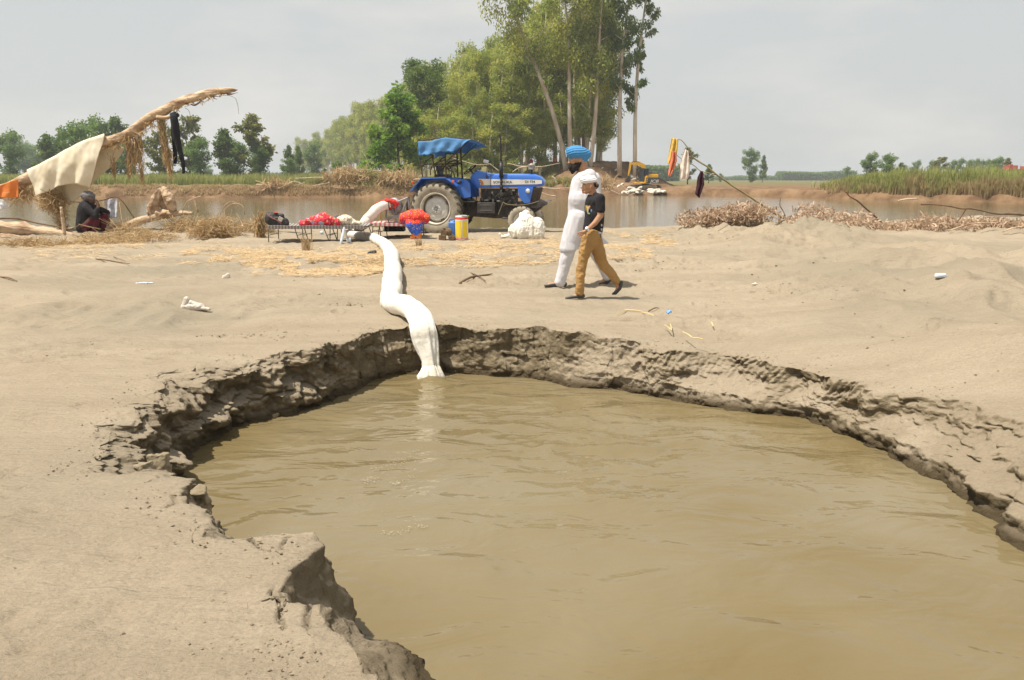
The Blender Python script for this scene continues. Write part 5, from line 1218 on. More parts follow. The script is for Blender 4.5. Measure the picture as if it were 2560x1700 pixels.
def twigs_in(n, cs, seed, label):
    mb = MB(); rd = random.Random(seed)
    for x, y in cs:
        P = [yz(n, x, y, 20.5)]
        for k in range(4): P.append(P[-1] + Vector((rd.uniform(-.16, .22), rd.uniform(-.05, .05), rd.uniform(-.02, .09))))
        mb = MB(); mb.tube(P, [.012, .01, .009, .007, .004], 5, smooth=2); tag(mb.build('twig', M_STICK, smooth=True), label, 'twig', 'twigs among the dead brush')
twigs_in(5, [(1250, 1250), (1400, 1180), (1560, 1130), (1700, 1150), (1850, 1080), (2000, 1100)], 5, 'thin dark twig poking from the big dead brush heap')

# ---------------------------------------------------------------- driftwood on the far bank
YF = 97.0
for i, (n, pts, r) in enumerate([
    (2, [(480, 618), (620, 612), (740, 605), (850, 610)], 6), (2, [(860, 575), (900, 590), (960, 640), (1010, 690), (1130, 702)], 6), (2, [(0, 690), (150, 700), (300, 712), (440, 716), (520, 700), (600, 662)], 9), (2, [(420, 655), (520, 665), (560, 690)], 6), (2, [(680, 712), (800, 688), (900, 670)], 5),
    (2, [(1250, 510), (1380, 515), (1530, 528)], 4), (2, [(1300, 285), (1350, 370), (1390, 480)], 4), (3, [(1400, 462), (1480, 478), (1560, 500), (1690, 500)], 7), (3, [(1470, 575), (1560, 520), (1690, 500), (1850, 505), (2090, 458)], 7), (3, [(1860, 780), (1960, 790), (2090, 800)], 8), (3, [(1840, 840), (1950, 880), (2035, 890)], 8), (3, [(1985, 635), (2020, 660), (2040, 725)], 10),
    (5, [(0, 640), (60, 690), (90, 760), (110, 800), (190, 835), (275, 875)], 11), (5, [(0, 790), (90, 805)], 9), (5, [(60, 690), (115, 640)], 5), (5, [(215, 770), (240, 820), (265, 870)], 5), (5, [(290, 750), (360, 820)], 4),
    (3, [(700, 395), (850, 440), (1000, 480), (1180, 470)], 5), (3, [(1180, 470), (1240, 520), (1290, 560)], 6), (3, [(870, 640), (760, 700)], 5)]):
    wood('driftwood_branch', n, pts, [r * (.8 + .3 * math.sin(k)) for k in range(len(pts))], YF + (i % 4) * (1.0 if i < 12 else .6) + (8 if n == 5 else 0), M_WOODL, 'bleached branch among the driftwood on the far bank', 'driftwood', 'bleached branches strewn on the far bank', sides=6)
def far_roots(n, x, y, rx, rz_, k, label, seed, Y=98):
    p = yz(n, x, y, Y); strands('root_mass', [(tuple(p), (rx * 1.3, 1.5, rz_ * .75))], k, 1.5, .09, M_FIB, label, 'roots', seed, curl=.8, vert=.3)
far_roots(2, 1110, 590, 2.4, 1.3, 420, 'brown torn root mass on the far bank left of the green tree', 61)
far_roots(2, 1750, 620, 2.2, 1.4, 380, 'brown drooping root mass on the bank left of the tractor', 62)
far_roots(2, 250, 690, 1.6, .5, 200, 'small root clump among the logs on the far left bank', 63)
far_roots(5, 60, 720, 1.2, .7, 150, 'brown roots on the bank right of the boy', 64, 101)
strands('green_scrub', [(tuple(yz(2, 1600, 625, 99)), (1.5, 1, .8)), (tuple(yz(2, 1330, 585, 99)), (1.6, 1, .7))], 500, 1.2, .12, M_REED, 'yellow green scrub beside the drooping root mass', 'scrub', 65, vert=.4)

# ---------------------------------------------------------------- sacks on the far shore
M_SACKW = mk('white_woven_sack', (.60, .57, .49), (.42, .38, .31), scale=2, rough=.9)
def sack_proto():
    mb = MB(); mb.ball((0, 0, .17), (.48, .28, .17)); mb.cap((-.40, 0, .13), (.42, 0, .13), .10)
    o = blob(mb, 'sandbag', M_SACKW, voxel=.05, smooth=1, disp=wrinkle(.03, 5, 9)); return o
sk = sack_proto(); first = True; rd = random.Random(12)
for (n, x0, x1, y0, y1, c, lab, grp) in ((5, 300, 555, 845, 868, 14, 'pale sack in the pile at the water edge left below the excavator', 'sacks left below the excavator'), (5, 370, 540, 805, 840, 9, 'pale sack in the pile at the water edge left below the excavator', 'sacks left below the excavator'), (5, 645, 845, 850, 872, 12, 'pale sack in the pile at the water edge right below the excavator', 'sacks right below the excavator'), (5, 660, 780, 832, 846, 5, 'pale sack in the pile at the water edge right below the excavator', 'sacks right below the excavator')):
    for k in range(c):
        x = x0 + (x1 - x0) * (k + rd.random() * .6) / c; p = yz(n, x, rd.uniform(y0, y1) - 6, 108.5 + rd.uniform(-.5, .8) + (850 - y0) * .03)
        o = sk if first else sk.copy()
        if not first: COL.objects.link(o)
        first = False; o.location = p; o.rotation_euler = (rd.uniform(-.3, .3), rd.uniform(-.4, .4), rd.uniform(0, 3)); s = rd.uniform(.8, 1.3); o.scale = (s, s, s); tag(o, lab, 'sack', grp)
for k in range(7):
    p = far_hit(*zz(5, rd.uniform(405, 470), rd.uniform(640, 690))); o = sk.copy(); COL.objects.link(o); o.location = p; o.rotation_euler = (rd.uniform(-.3, .3), rd.uniform(-.4, .4), rd.uniform(0, 3)); tag(o, 'pale sack heaped on the bank behind the excavator cab', 'sack', 'sacks behind the excavator cab')
for x, y, l in ((290, 742, 'flat white sack lying left of the excavator tracks'), (245, 765, 'small white sack nearest the driftwood, left of the excavator'), (215, 555, 'bluish white scrap on the dirt mound above the excavator bucket'), (262, 562, 'white scrap beside the bluish one on the dirt mound'), (30, 532, 'white scrap on the dirt mound right of the boy')):
    p = far_hit(*zz(5, x, y)); o = sk.copy(); COL.objects.link(o); o.location = p; o.scale = (.8, .8, .6); tag(o, l, 'sack')

# ---------------------------------------------------------------- excavator
def build_excavator():
    Y = 112.0; k = ZO[5][2] / FPX * Y; g = yz(5, 590, 806, Y); root = empty('excavator', g); tag(root, 'yellow crawler excavator working at the end of the flood bank', 'excavator')
    X = lambda x: (x - 590) * k; Zt = lambda y: (806 - y) * k
    Mt = Matrix.Rotation(R(-24), 3, 'Z')
    M_TRK = mk('muddy_track', (.16, .12, .08), (.08, .06, .045), scale=3, rough=.95)
    for s in (-1, 1):
        m = MB(); prof = [(-1.9, .15), (-1.7, 0), (1.7, 0), (1.95, .18), (1.95, .45), (1.7, .62), (-1.7, .62), (-1.95, .42)]; m.prism([(a, b) for a, b in prof], s * 1.0 - .27, s * 1.0 + .27)
        m.v = [tuple(Mt @ Vector(v)) for v in m.v]; tr = m.build('track', M_TRK, root, bevel=.03)
        g2 = MB()
        for q in range(18): g2.box(tuple(Mt @ Vector((-1.75 + q * .2, s * 1.0, .64))), (.07, .56, .05), Mt)
        for q in range(7): g2.cyl(tuple(Mt @ Vector((-1.5 + q * .5, s * 1.0 - s * .0 - .3, .22))), tuple(Mt @ Vector((-1.5 + q * .5, s * 1.0 + .3, .22))), .14, n=10)
        g2.build('track_rollers', M_BLACKM, tr)
    m = MB(); m.box((0, 0, .55), (1.6, 1.5, .35), Mt); m.cyl((0, 0, .6), (0, 0, .95), .55); m.build('undercarriage', M_BLACKM, root, bevel=.02)
    m = MB(); m.box((X(590), 0, Zt(722)), (X(735) - X(445), 2.0, .18)); m.box((X(660), .1, Zt(638)), (X(735) - X(575), 1.9, .55)); m.prism([(X(560), Zt(720)), (X(572), Zt(640)), (X(600), Zt(630)), (X(600), Zt(720))], -1.0, -.6); m.build('deck', M_YEL, root, bevel=.06)
    m = MB(); m.box((X(665), -.02, Zt(686)), (X(755) - X(592), 2.1, (Zt(650) - Zt(724)))); cw = m.build('counterweight', mk('dark_grey_paint', (.06, .065, .07), (.04, .045, .05), rough=.5), root, bevel=.12)
    text_mesh('lettering', 'JCB', .55, M_WHITEP, cw, (X(686), -1.085, Zt(700)), (R(90), 0, 0), ext=.01, sx=1.35, shear=.25)
    m = MB()
    for z_ in (660, 680, 700): m.box((X(598), -1.08, Zt(z_)), (.12, .02, .1))
    m.build('caution_panel', M_YEL, cw)
    m = MB(); m.prism([(X(500), Zt(700)), (X(512), Zt(548)), (X(560), Zt(542)), (X(558), Zt(700))], -.95, .0); cab = m.build('cab', mk('dark_cab_glass', (.035, .05, .055), (.05, .06, .065), rough=.15), root, bevel=.03)
    m = MB(); m.prism([(X(455), Zt(545)), (X(475), Zt(530)), (X(620), Zt(545)), (X(622), Zt(556)), (X(470), Zt(550))], -1.0, .05); m.build('cab_roof', M_BLACKM, cab, bevel=.02)
    m = MB(); m.box((X(590), -.5, Zt(590)), (.5, .9, .75)); m.build('engine_cover', mk('dark_blue_cover', (.03, .045, .06), rough=.4), root, bevel=.04)
    m = MB()
    for a, b in (((500, 700), (505, 550)), ((455, 700), (470, 545)), ((455, 700), (500, 712))): m.tube([(X(a[0]), -.96, Zt(a[1])), (X(b[0]), -.96, Zt(b[1]))], .04, 6)
    m.build('cab_post', M_BLACKM, cab)
    m = MB(); P = [(548, 640), (575, 560), (560, 510), (510, 482), (450, 476), (395, 480)]; W_ = [.20, .26, .30, .26, .2, .14]; V = []
    up = [(535, 640), (548, 560), (535, 522), (500, 500), (450, 494), (398, 492)]; dn = [(590, 640), (592, 545), (575, 488), (520, 462), (450, 464), (392, 466)]
    for i in range(5): m.prism([(X(up[i][0]), Zt(up[i][1])), (X(dn[i][0]), Zt(dn[i][1])), (X(dn[i + 1][0]), Zt(dn[i + 1][1])), (X(up[i + 1][0]), Zt(up[i + 1][1]))], .12, .48)
    bm_ = m.build('boom', M_YEL, root)
    m = MB(); m.tube([(X(470), .05, Zt(640)), (X(480), .05, Zt(510))], .07, 8); m.tube([(X(520), .3, Zt(462)), (X(430), .3, Zt(452)), (X(392), .3, Zt(478))], .06, 8); m.build('hydraulic_ram', M_BLACKM, bm_)
    m = MB(); m.prism([(X(385), Zt(462)), (X(408), Zt(480)), (X(398), Zt(560)), (X(380), Zt(632)), (X(366), Zt(628)), (X(378), Zt(540))], .15, .45); m.build('stick', M_YEL, root, bevel=.02)
    m = MB(); m.prism([(X(362), Zt(640)), (X(392), Zt(655)), (X(402), Zt(695)), (X(370), Zt(716)), (X(332), Zt(708)), (X(338), Zt(680))], -.15, .75); m.build('bucket', M_BLACKM, root, bevel=.04)
build_excavator()
# red building beyond the reeds
def red_house():
    Y = 215; c = at_y(2345, 400, Y); root = empty('farm_building', (c.x, Y, Hs(c.x, Y))); tag(root, 'low red brick farm building showing above the reeds', 'building')
    MR = mk('red_brick', (.42, .10, .06), (.33, .08, .05), scale=1, rough=.9); h = at_y(2345, 392, Y).z - root.location.z
    m = MB(); m.box((2, 0, h / 2), (12, 6, h)); m.build('wall', MR, root)
    m = MB(); m.box((-2.0, 0, h + .6), (2.2, 3, 1.2)); m.box((-2.0, 0, h + 1.3), (.8, .8, .4)); m.build('stair_head', MR, root)
    m = MB(); m.box((1.8, 0, h + .5), (1.2, 2, 1.0)); m.build('roof_tank', MR, root); m = MB(); m.box((2, 0, h + .1), (12.3, 6.3, .2)); m.build('parapet', MR, root)
    m = MB(); m.box((0, -3.02, h * .55), (1.2, .1, 1.1)); m.build('window', M_BLACKM, root)
red_house()
# ---------------------------------------------------------------- hose and pump
M_HOSE = mk('white_hose_fabric', (.74, .70, .63), (.64, .59, .51), scale=2.5, rough=.85, bump=.5, bscale=14, dist=.02)
def build_hose():
    pts = []; rad = []
    def add(n, x, y, r, z=None, Y=None, sink=.0):
        if Y is not None: p = yz(n, x, y, Y)
        else:
            p = gz(n, x, y); p = Vector((p.x, p.y, Hs(p.x, p.y) + r * .75 - sink))
            q = p; d = zz(n, x, y); w = at_z(d[0], d[1], p.z); p = Vector((w.x, w.y, p.z))
        pts.append(p); rad.append(r)
    add(2, 1640, 935, .11, Y=19.6); add(2, 1560, 950, .115, Y=19.5); add(2, 1470, 1000, .12, Y=19.35); add(2, 1415, 1060, .125, Y=19.25); add(2, 1360, 1120, .125, Y=19.2)
    add(2, 1300, 1195, .12, Y=19.15); add(2, 1200, 1260, .11); add(2, 1150, 1300, .105); add(2, 1260, 1325, .105); add(2, 1400, 1340, .108); add(2, 1510, 1385, .115)
    add(8, 1025, 490, .122); add(8, 1062, 560, .135); add(8, 1066, 620, .130); add(8, 1074, 690, .136); add(8, 1072, 760, .134); add(8, 1066, 830, .132); add(8, 1054, 890, .122); add(8, 1062, 935, .116)
    P0 = [p.copy() for p in pts]; mb = MB(); mb.tube(pts, rad, 20, smooth=6); V = np.array(mb.v)
    # seams and puckers
    V[:, 0] += .016 * fbm(V[:, 0] * 6, V[:, 1] * 5, V[:, 2] * 6, seed=101, oct=4, gain=.6); V[:, 2] += .014 * fbm(V[:, 0] * 3, V[:, 1] * 3, seed=102, oct=3)
    mb.v = [tuple(v) for v in V]
    root = empty('hose', (pts[-1].x, pts[-1].y, 0)); tag(root, 'fat white fabric hose winding from the pump over the sand into the pit', 'hose')
    o = mb.build('hose_pipe', M_HOSE, root, smooth=True); o.matrix_parent_inverse = Matrix.Translation(-root.location)
    # loose outlet sleeve hanging over the pit lip
    # path by height along the bank
    lip = PC; S = []
    def onray(n, x, y, Y): return yz(n, x, y, Y)
    a = pts[-1]
    oz = lambda x, y, z: at_z(*zz(8, x, y), z)
    ctr = [(a + Vector((-.01, .05, .0)), .116, .116), (oz(1110, 944, .11), .118, .115), (oz(1172, 955, .12), .124, .115), (oz(1236, 992, .115), .128, .10), (oz(1284, 1050, .06), .130, .08), (onray(8, 1308, 1130, 7.90), .126, .075), (onray(8, 1328, 1220, 7.85), .116, .07), (onray(8, 1346, 1300, 7.82), .100, .068), (onray(8, 1361, 1380, 7.79), .082, .064), (onray(8, 1367, 1430, 7.77), .080, .064), (onray(8, 1370, 1470, 7.75), .104, .08), (onray(8, 1370, 1512, 7.74), .130, .10), (onray(8, 1370, 1545, 7.75), .134, .10)]
    n = 64; V = []; C = [c[0] for c in ctr]; m = len(C); sub = 6; P2 = []; A = []; B = []
    for i in range(m - 1):
        p0 = C[max(i - 1, 0)]; p1 = C[i]; p2 = C[i + 1]; p3 = C[min(i + 2, m - 1)]
        for q in range(sub):
            t = q / sub; P2.append(.5 * ((2 * p1) + (p2 - p0) * t + (2 * p0 - 5 * p1 + 4 * p2 - p3) * t * t + (3 * p1 - p0 - 3 * p2 + p3) * t ** 3)); A.append(ctr[i][1] * (1 - t) + ctr[i + 1][1] * t); B.append(ctr[i][2] * (1 - t) + ctr[i + 1][2] * t)
    P2.append(C[-1]); A.append(ctr[-1][1]); B.append(ctr[-1][2]); k = len(P2)
    for i in range(k):
        T = (P2[min(i + 1, k - 1)] - P2[max(i - 1, 0)]).normalized(); side = T.cross(Vector((0, 0, 1)))
        if side.length < .2: side = Vector((-1, 0, 0)) if i == 0 else side
        side = Vector((1, .15, 0)) if T.z < -.3 else side.normalized() * (1 if side.x > 0 else -1)
        side = (side - T * side.dot(T)).normalized(); nn = side.cross(T).normalized(); f = i / (k - 1); g = sstep(.30, .6, np.array(f))
        for j in range(n):
            an = 2 * math.pi * j / n; fold = 1 + float(g) * (.13 * math.cos(5 * an + 1.2 * math.sin(f * 4)) + .07 * math.cos(11 * an + 3 * f) + .04 * math.cos(19 * an - 2 * f)) + .02 * math.sin(an * 3 + f * 9)
            V.append(P2[i] + side * (math.cos(an) * A[i] * fold) + nn * (math.sin(an) * B[i] * fold))
    F = [(i * n + j, i * n + (j + 1) % n, (i + 1) * n + (j + 1) % n, (i + 1) * n + j) for i in range(k - 1) for j in range(n)]
    mb = MB(); mb.add(V, F); V = np.array(mb.v); V += .006 * np.stack([fbm(V[:, 0] * 12, V[:, 1] * 12, V[:, 2] * 5, seed=103 + q, oct=3) for q in range(3)], 1); mb.v = [tuple(v) for v in V]
    o = mb.build('hose_end', mk('stained_hose_sleeve', (.76, .72, .64), (.56, .50, .40), scale=3.5, rough=.85, bump=.6, bscale=14, dist=.02, lo=.45, hi=.8), root, smooth=True); o.matrix_parent_inverse = Matrix.Translation(-root.location); s = o.modifiers.new('t', 'SOLIDIFY'); s.thickness = .004
build_hose()
# foam, bubbles and the bulge of inflowing water
def foam():
    m = mk('water_foam', (.44, .39, .28), (.34, .29, .19), rough=.5); rg = np.random.default_rng(111); V = []; F = []
    streaks = [((905, 1060), (985, 1040), 70, 7), ((850, 1078), (915, 1076), 60, 6), ((830, 1104), (870, 1108), 50, 4), ((900, 1112), (960, 1102), 50, 3), ((770, 1070), (830, 1095), 30, 8), ((880, 1225), (985, 1218), 60, 4), ((840, 1180), (960, 1160), 40, 10), ((700, 930), (770, 945), 26, 3), ((1000, 872), (1045, 868), 60, 4), ((930, 1010), (1000, 985), 40, 8), ((1180, 960), (1280, 985), 22, 6), ((1230, 1040), (1340, 1060), 30, 9), ((700, 1130), (1000, 1260), 46, 20), ((950, 1250), (1350, 1350), 30, 30)]
    for a, b, n, sp in streaks:
        for _ in range(n):
            t = rg.random(); x = a[0] + (b[0] - a[0]) * t + rg.normal() * 4; y = a[1] + (b[1] - a[1]) * t + rg.normal() * sp + 5 * math.sin(t * 6)
            p = at_z(x, y, ZW + .0125); r = rg.uniform(.0005, .0017) * (1.2 if n >= 50 else .9); e = rg.uniform(1.5, 6 if n >= 50 else 2); an = math.atan2(-(b[1] - a[1]) * 2, b[0] - a[0]) + rg.normal() * .3; k = len(V)
            for q in range(7):
                th = q * 2 * math.pi / 7; rr3 = r * rg.uniform(.6, 1.2); u_, v_ = math.cos(th) * rr3 * e, math.sin(th) * rr3; V.append((p.x + u_ * math.cos(an) - v_ * math.sin(an), p.y + u_ * math.sin(an) + v_ * math.cos(an), p.z))
            V.append((p.x, p.y, p.z + .001)); F += [(k + q, k + (q + 1) % 7, k + 7) for q in range(7)]
    mb = MB(); mb.add(V, F); tag(mb.build('foam', m), 'thin pale streaks of foam and bubbles drifting on the muddy pit water', 'foam', kind='stuff')
foam()
def build_pump():
    p0 = yz(2, 1640, 935, 19.6); root = empty('water_pump', (p0.x, p0.y, Hs(p0.x, p0.y))); tag(root, 'rusty steel water pump on a frame coupled behind the tractor', 'pump'); L0 = root.location
    def b(mb, name, m, par=root, **k):
        o = mb.build(name, m, par, **k); o.matrix_parent_inverse = Matrix.Translation(-L0) if par is root else Matrix.Identity(4); return o
    q = lambda x, y, d=0: yz(2, x, y, 19.6 + d)
    m = MB(); c = q(1700, 960, .15); m.lathe([(0, -.1), (.14, -.1), (.2, -.06), (.22, 0), (.2, .06), (.14, .1), (.05, .11), (.05, .3), (0, .3)], c, (.5, 1, 0), 24); m.tube([q(1640, 935), q(1670, 940, .05), c], [.10, .09, .12], 14); b(m, 'pump_housing', M_GREY, smooth=True)
    m = MB(); m.lathe([(.10, -.015), (.15, -.015), (.15, .015), (.10, .015)], q(1640, 935), (1, -.1, .1), 20, closed=True); b(m, 'flange', M_RUSTM)
    m = MB()
    for a, c_ in (((1590, 1100), (1800, 1062)), ((1600, 1110), (1810, 1078))): m.tube([q(*a, -.05), q(*c_, .0)], .025, 6)
    for a, c_ in (((1600, 960), (1592, 1110)), ((1660, 980), (1700, 1060)), ((1625, 1110), (1615, 1270)), ((1720, 1050), (1700, 930)), ((1690, 1090), (1820, 1250)), ((1780, 1070), (1860, 850)), ((1860, 850), (1880, 1000)), ((1740, 900), (1860, 850)), ((1830, 950), (1790, 1060)), ((1810, 1080), (1825, 1260))): m.tube([q(*a), q(*c_)], .022, 6)
    b(m, 'frame', M_GREY)
    m = MB(); m.box(q(1700, 1230, .3), (.5, .3, .14)); m.cyl(q(1760, 1220, .1), q(1760, 1220, .3), .09); b(m, 'gearbox', M_BLACKM, bevel=.01)
    m = MB(); m.box(q(1860, 930, .2), (.05, .3, .34)); b(m, 'hitch_plate', M_BLACKM)
    m = MB(); m.tube([q(1535, 1005, -.12), q(1530, 1100, -.15), q(1548, 1200, -.15), q(1560, 1255, -.15), q(1500, 1268, -.2), q(1440, 1255, -.2)], .008, 5, smooth=4); tag(m.build('thin_rope', M_ORCL, smooth=True), 'orange cord hanging from the pump outlet to the ground', 'rope')
    mb = MB()
    for a, c_, r in (((1500, 925), (1600, 890), .05), ((1600, 890), (1690, 900), .06), ((1690, 905), (1735, 925), .05), ((1640, 925), (1650, 975), .04), ((1720, 925), (1700, 970), .035), ((1580, 905), (1580, 945), .045)): mb.cap(q(*a, -.08), q(*c_, -.06), r, r * .9)
    tag(blob(mb, 'red_rag', M_RED, voxel=.012, smooth=1, disp=wrinkle(.02, 14, 7)), 'red cloth wrapped and knotted over the pump outlet', 'rag')
build_pump()

# ---------------------------------------------------------------- cots
def check_mat(name, c1, c2, c3, s):
    m = bpy.data.materials.new(name); m.use_nodes = True; n = m.node_tree; b = n.nodes['Principled BSDF']; lk = n.links.new
    t = n.nodes.new('ShaderNodeTexCoord'); sp = n.nodes.new('ShaderNodeSeparateXYZ'); lk(t.outputs['Object'], sp.inputs[0]); fs = []
    for ax in ('X', 'Y'):
        q = n.nodes.new('ShaderNodeMath'); q.operation = 'MULTIPLY'; q.inputs[1].default_value = s; lk(sp.outputs[ax], q.inputs[0])
        f = n.nodes.new('ShaderNodeMath'); f.operation = 'FRACT'; lk(q.outputs[0], f.inputs[0]); g = n.nodes.new('ShaderNodeMath'); g.operation = 'GREATER_THAN'; g.inputs[1].default_value = .5; lk(f.outputs[0], g.inputs[0]); fs.append(g)
    a = n.nodes.new('ShaderNodeMixRGB'); a.inputs[1].default_value = (*c1, 1); a.inputs[2].default_value = (*c2, 1); lk(fs[0].outputs[0], a.inputs[0])
    d = n.nodes.new('ShaderNodeMixRGB'); d.inputs[2].default_value = (*c3, 1); lk(a.outputs[0], d.inputs[1]); mu = n.nodes.new('ShaderNodeMath'); mu.operation = 'MULTIPLY'; mu.inputs[1].default_value = .6; lk(fs[1].outputs[0], mu.inputs[0]); lk(mu.outputs[0], d.inputs[0])
    lk(d.outputs[0], b.inputs['Base Color']); b.inputs['Roughness'].default_value = .85; return m
M_FRAME = mk('worn_tube_steel', (.16, .13, .10), (.09, .07, .05), scale=20, rough=.6, metal=.3)
def cot(x0, x1, yc, z0, wdt, hgt, mat, label, legs, rz=0.0):
    L_ = x1 - x0; root = empty('folding_cot', ((x0 + x1) / 2, yc, z0), rz); tag(root, label, 'cot')
    m = MB()
    for y in (-wdt / 2, wdt / 2): m.tube([(-L_ / 2, y, hgt - .02), (-L_ / 4, y, hgt - .035), (0, y, hgt - .035), (L_ / 4, y, hgt - .035), (L_ / 2, y, hgt - .01)], .014, 8, smooth=3)
    for x in (-L_ / 2, L_ / 2): m.tube([(x, -wdt / 2, hgt - .015), (x, wdt / 2, hgt - .015)], .014, 8)
    m.build('frame', M_FRAME, root, smooth=True)
    for x, dx in legs:
        for s in (-1, 1):
            mm = MB(); mm.tube([(x, s * wdt / 2, hgt - .03), (x + dx, s * wdt / 2 * .98, .0)], .011, 8); mm.build('leg', M_FRAME, root, smooth=True)
        mm = MB(); mm.tube([(x + dx * .6, -wdt / 2, hgt * .42), (x + dx * .6, wdt / 2, hgt * .42)], .008, 6); mm.build('leg_brace', M_FRAME, root)
    def fn(u, v): return Vector((-L_ / 2 + .02 + (L_ - .04) * u, (-1 + 2 * v) * (wdt / 2 + .012), hgt + .008 - .045 * math.sin(math.pi * v) * (.6 + .4 * math.sin(math.pi * u)) + .01 * math.sin(u * 16)))
    sheet('webbing', fn, 60, 20, mat, root, th=.014, wr=0)
    for s in (-1,):
        mm = MB(); mm.prism([(-L_ / 2 + .02, hgt - .07), (L_ / 2 - .02, hgt - .07), (L_ / 2 - .02, hgt + .005), (-L_ / 2 + .02, hgt + .005)], -wdt / 2 - .028, -wdt / 2 - .016); mm.build('side_webbing', mat, root, bevel=.004)
    return root
c1a = gz(2, 125, 1405); c1b = gz(2, 1350, 1392)
cy = (c1a.y + c1b.y) / 2 + .42; zc = Hs(c1a.x + 1, cy)
M_CH1 = check_mat('dark_checked_webbing', (.10, .085, .075), (.42, .39, .36), (.16, .13, .12), 14); M_CH2 = check_mat('red_checked_webbing', (.55, .16, .16), (.62, .52, .48), (.20, .12, .12), 9)
A0, A1 = yz(2, 125, 1300, c1a.y).x, yz(2, 1345, 1300, c1a.y).x; L1 = A1 - A0
cot(A0, A1, cy, zc, .84, .37, M_CH1, 'nearer folding cot with dark checked webbing holding the black bag', [(-L1 / 2 + .02, 0), (-L1 / 2 + .62, .09), (-L1 / 2 + .80, .0), (.05 + .1, .12), (.30, -.02), (L1 / 2 - .10, .12)], rz=R(1))
Y2 = 19.0; B0, B1 = yz(2, 1000, 1180, Y2).x, yz(2, 2040, 1200, Y2).x
cot(B0, B1, Y2 + .36, Hs(B1, Y2), .78, .36, M_CH2, 'farther folding cot with red and white checked webbing before the pump', [(-.95, .05), (-.15, -.04), (.0, .03), (.75, .05), (.95, 0)], rz=R(-2))
ztop = zc + .37
# things lying on the cots
def on1(x, y, dy=0): return yz(2, x, y, cy + dy)
def backpack():
    c = on1(270, 1110, -.1); root = empty('black_bag', (c.x, c.y, ztop - .02)); tag(root, 'black bag with a pale patch lying on the left end of the cot', 'bag')
    mb = MB(); mb.cap((-.18, 0, .15), (.16, 0, .10), .13, .085); mb.cap((-.20, .0, .24), (.10, .0, .22), .075, .06); mb.cap((-.1, -.02, .06), (.19, -.02, .06), .09, .07); mb.cap((.1, 0, .2), (.18, 0, .08), .05)
    blob(mb, 'bag_body', mk('black_nylon', (.018, .016, .016), (.035, .03, .028), scale=8, rough=.6), root, voxel=.01, smooth=3, disp=wrinkle(.012, 9, 5))
    m = MB(); m.box((.085, -.105, .16), (.10, .02, .10), Matrix.Rotation(.5, 3, 'Y')); m.build('patch', mk('pale_patch', (.55, .50, .42), (.35, .3, .27), scale=40, rough=.8), root, bevel=.004)
    m = MB(); m.tube([(-.22, -.10, .28), (-.12, -.13, .2), (0, -.125, .14), (.1, -.12, .06)], .007, 6, smooth=4); m.build('trim', mk('pink_piping', (.45, .14, .12), rough=.7), root)
    m = MB(); m.box((-.03, -.04, .30), (.09, .06, .012), Matrix.Rotation(.1, 3, 'Y')); m.build('label_tab', M_RED, root, bevel=.003)
backpack()
def dots_mat(name, base, dot, dot2, scale, thr=.32, zones=None, thr2=.2):
    m = bpy.data.materials.new(name); m.use_nodes = True; n = m.node_tree; b = n.nodes['Principled BSDF']; lk = n.links.new
    t = n.nodes.new('ShaderNodeTexCoord'); v = n.nodes.new('ShaderNodeTexVoronoi'); v.inputs['Scale'].default_value = scale; lk(t.outputs['Object'], v.inputs['Vector'])
    def thresh(src, a, c):
        r = n.nodes.new('ShaderNodeValToRGB'); r.color_ramp.elements[0].position = a; r.color_ramp.elements[1].position = c; r.color_ramp.elements[0].color = (1, 1, 1, 1); r.color_ramp.elements[1].color = (0, 0, 0, 1); lk(src, r.inputs[0]); return r
    d1 = thresh(v.outputs['Distance'], thr - .04, thr + .04); v2 = n.nodes.new('ShaderNodeTexVoronoi'); v2.inputs['Scale'].default_value = scale * .33; lk(t.outputs['Object'], v2.inputs['Vector']); d2 = thresh(v2.outputs['Distance'], thr2, thr2 + .05)
    a = n.nodes.new('ShaderNodeMixRGB'); a.inputs[2].default_value = (*dot, 1); lk(d1.outputs[0], a.inputs[0])
    c = n.nodes.new('ShaderNodeMixRGB'); c.inputs[2].default_value = (*dot2, 1); lk(a.outputs[0], c.inputs[1]); lk(d2.outputs[0], c.inputs[0])
    if zones:
        s = n.nodes.new('ShaderNodeSeparateXYZ'); lk(t.outputs['Object'], s.inputs[0]); nzz = n.nodes.new('ShaderNodeTexNoise'); nzz.inputs['Scale'].default_value = 9; lk(t.outputs['Object'], nzz.inputs['Vector'])
        ad = n.nodes.new('ShaderNodeMath'); ad.operation = 'MULTIPLY_ADD'; ad.inputs[1].default_value = .16; lk(nzz.outputs[0], ad.inputs[0]); lk(s.outputs['Z'], ad.inputs[2])
        r = n.nodes.new('ShaderNodeValToRGB'); r.color_ramp.interpolation = 'CONSTANT'
        while len(r.color_ramp.elements) < len(zones): r.color_ramp.elements.new(.5)
        for e, (p, col) in zip(r.color_ramp.elements, zones): e.position = p; e.color = (*col, 1)
        lk(ad.outputs[0], r.inputs[0]); lk(r.outputs[0], a.inputs[1])
    else: a.inputs[1].default_value = (*base, 1)
    lk(c.outputs[0], b.inputs['Base Color']); b.inputs['Roughness'].default_value = .9; return m
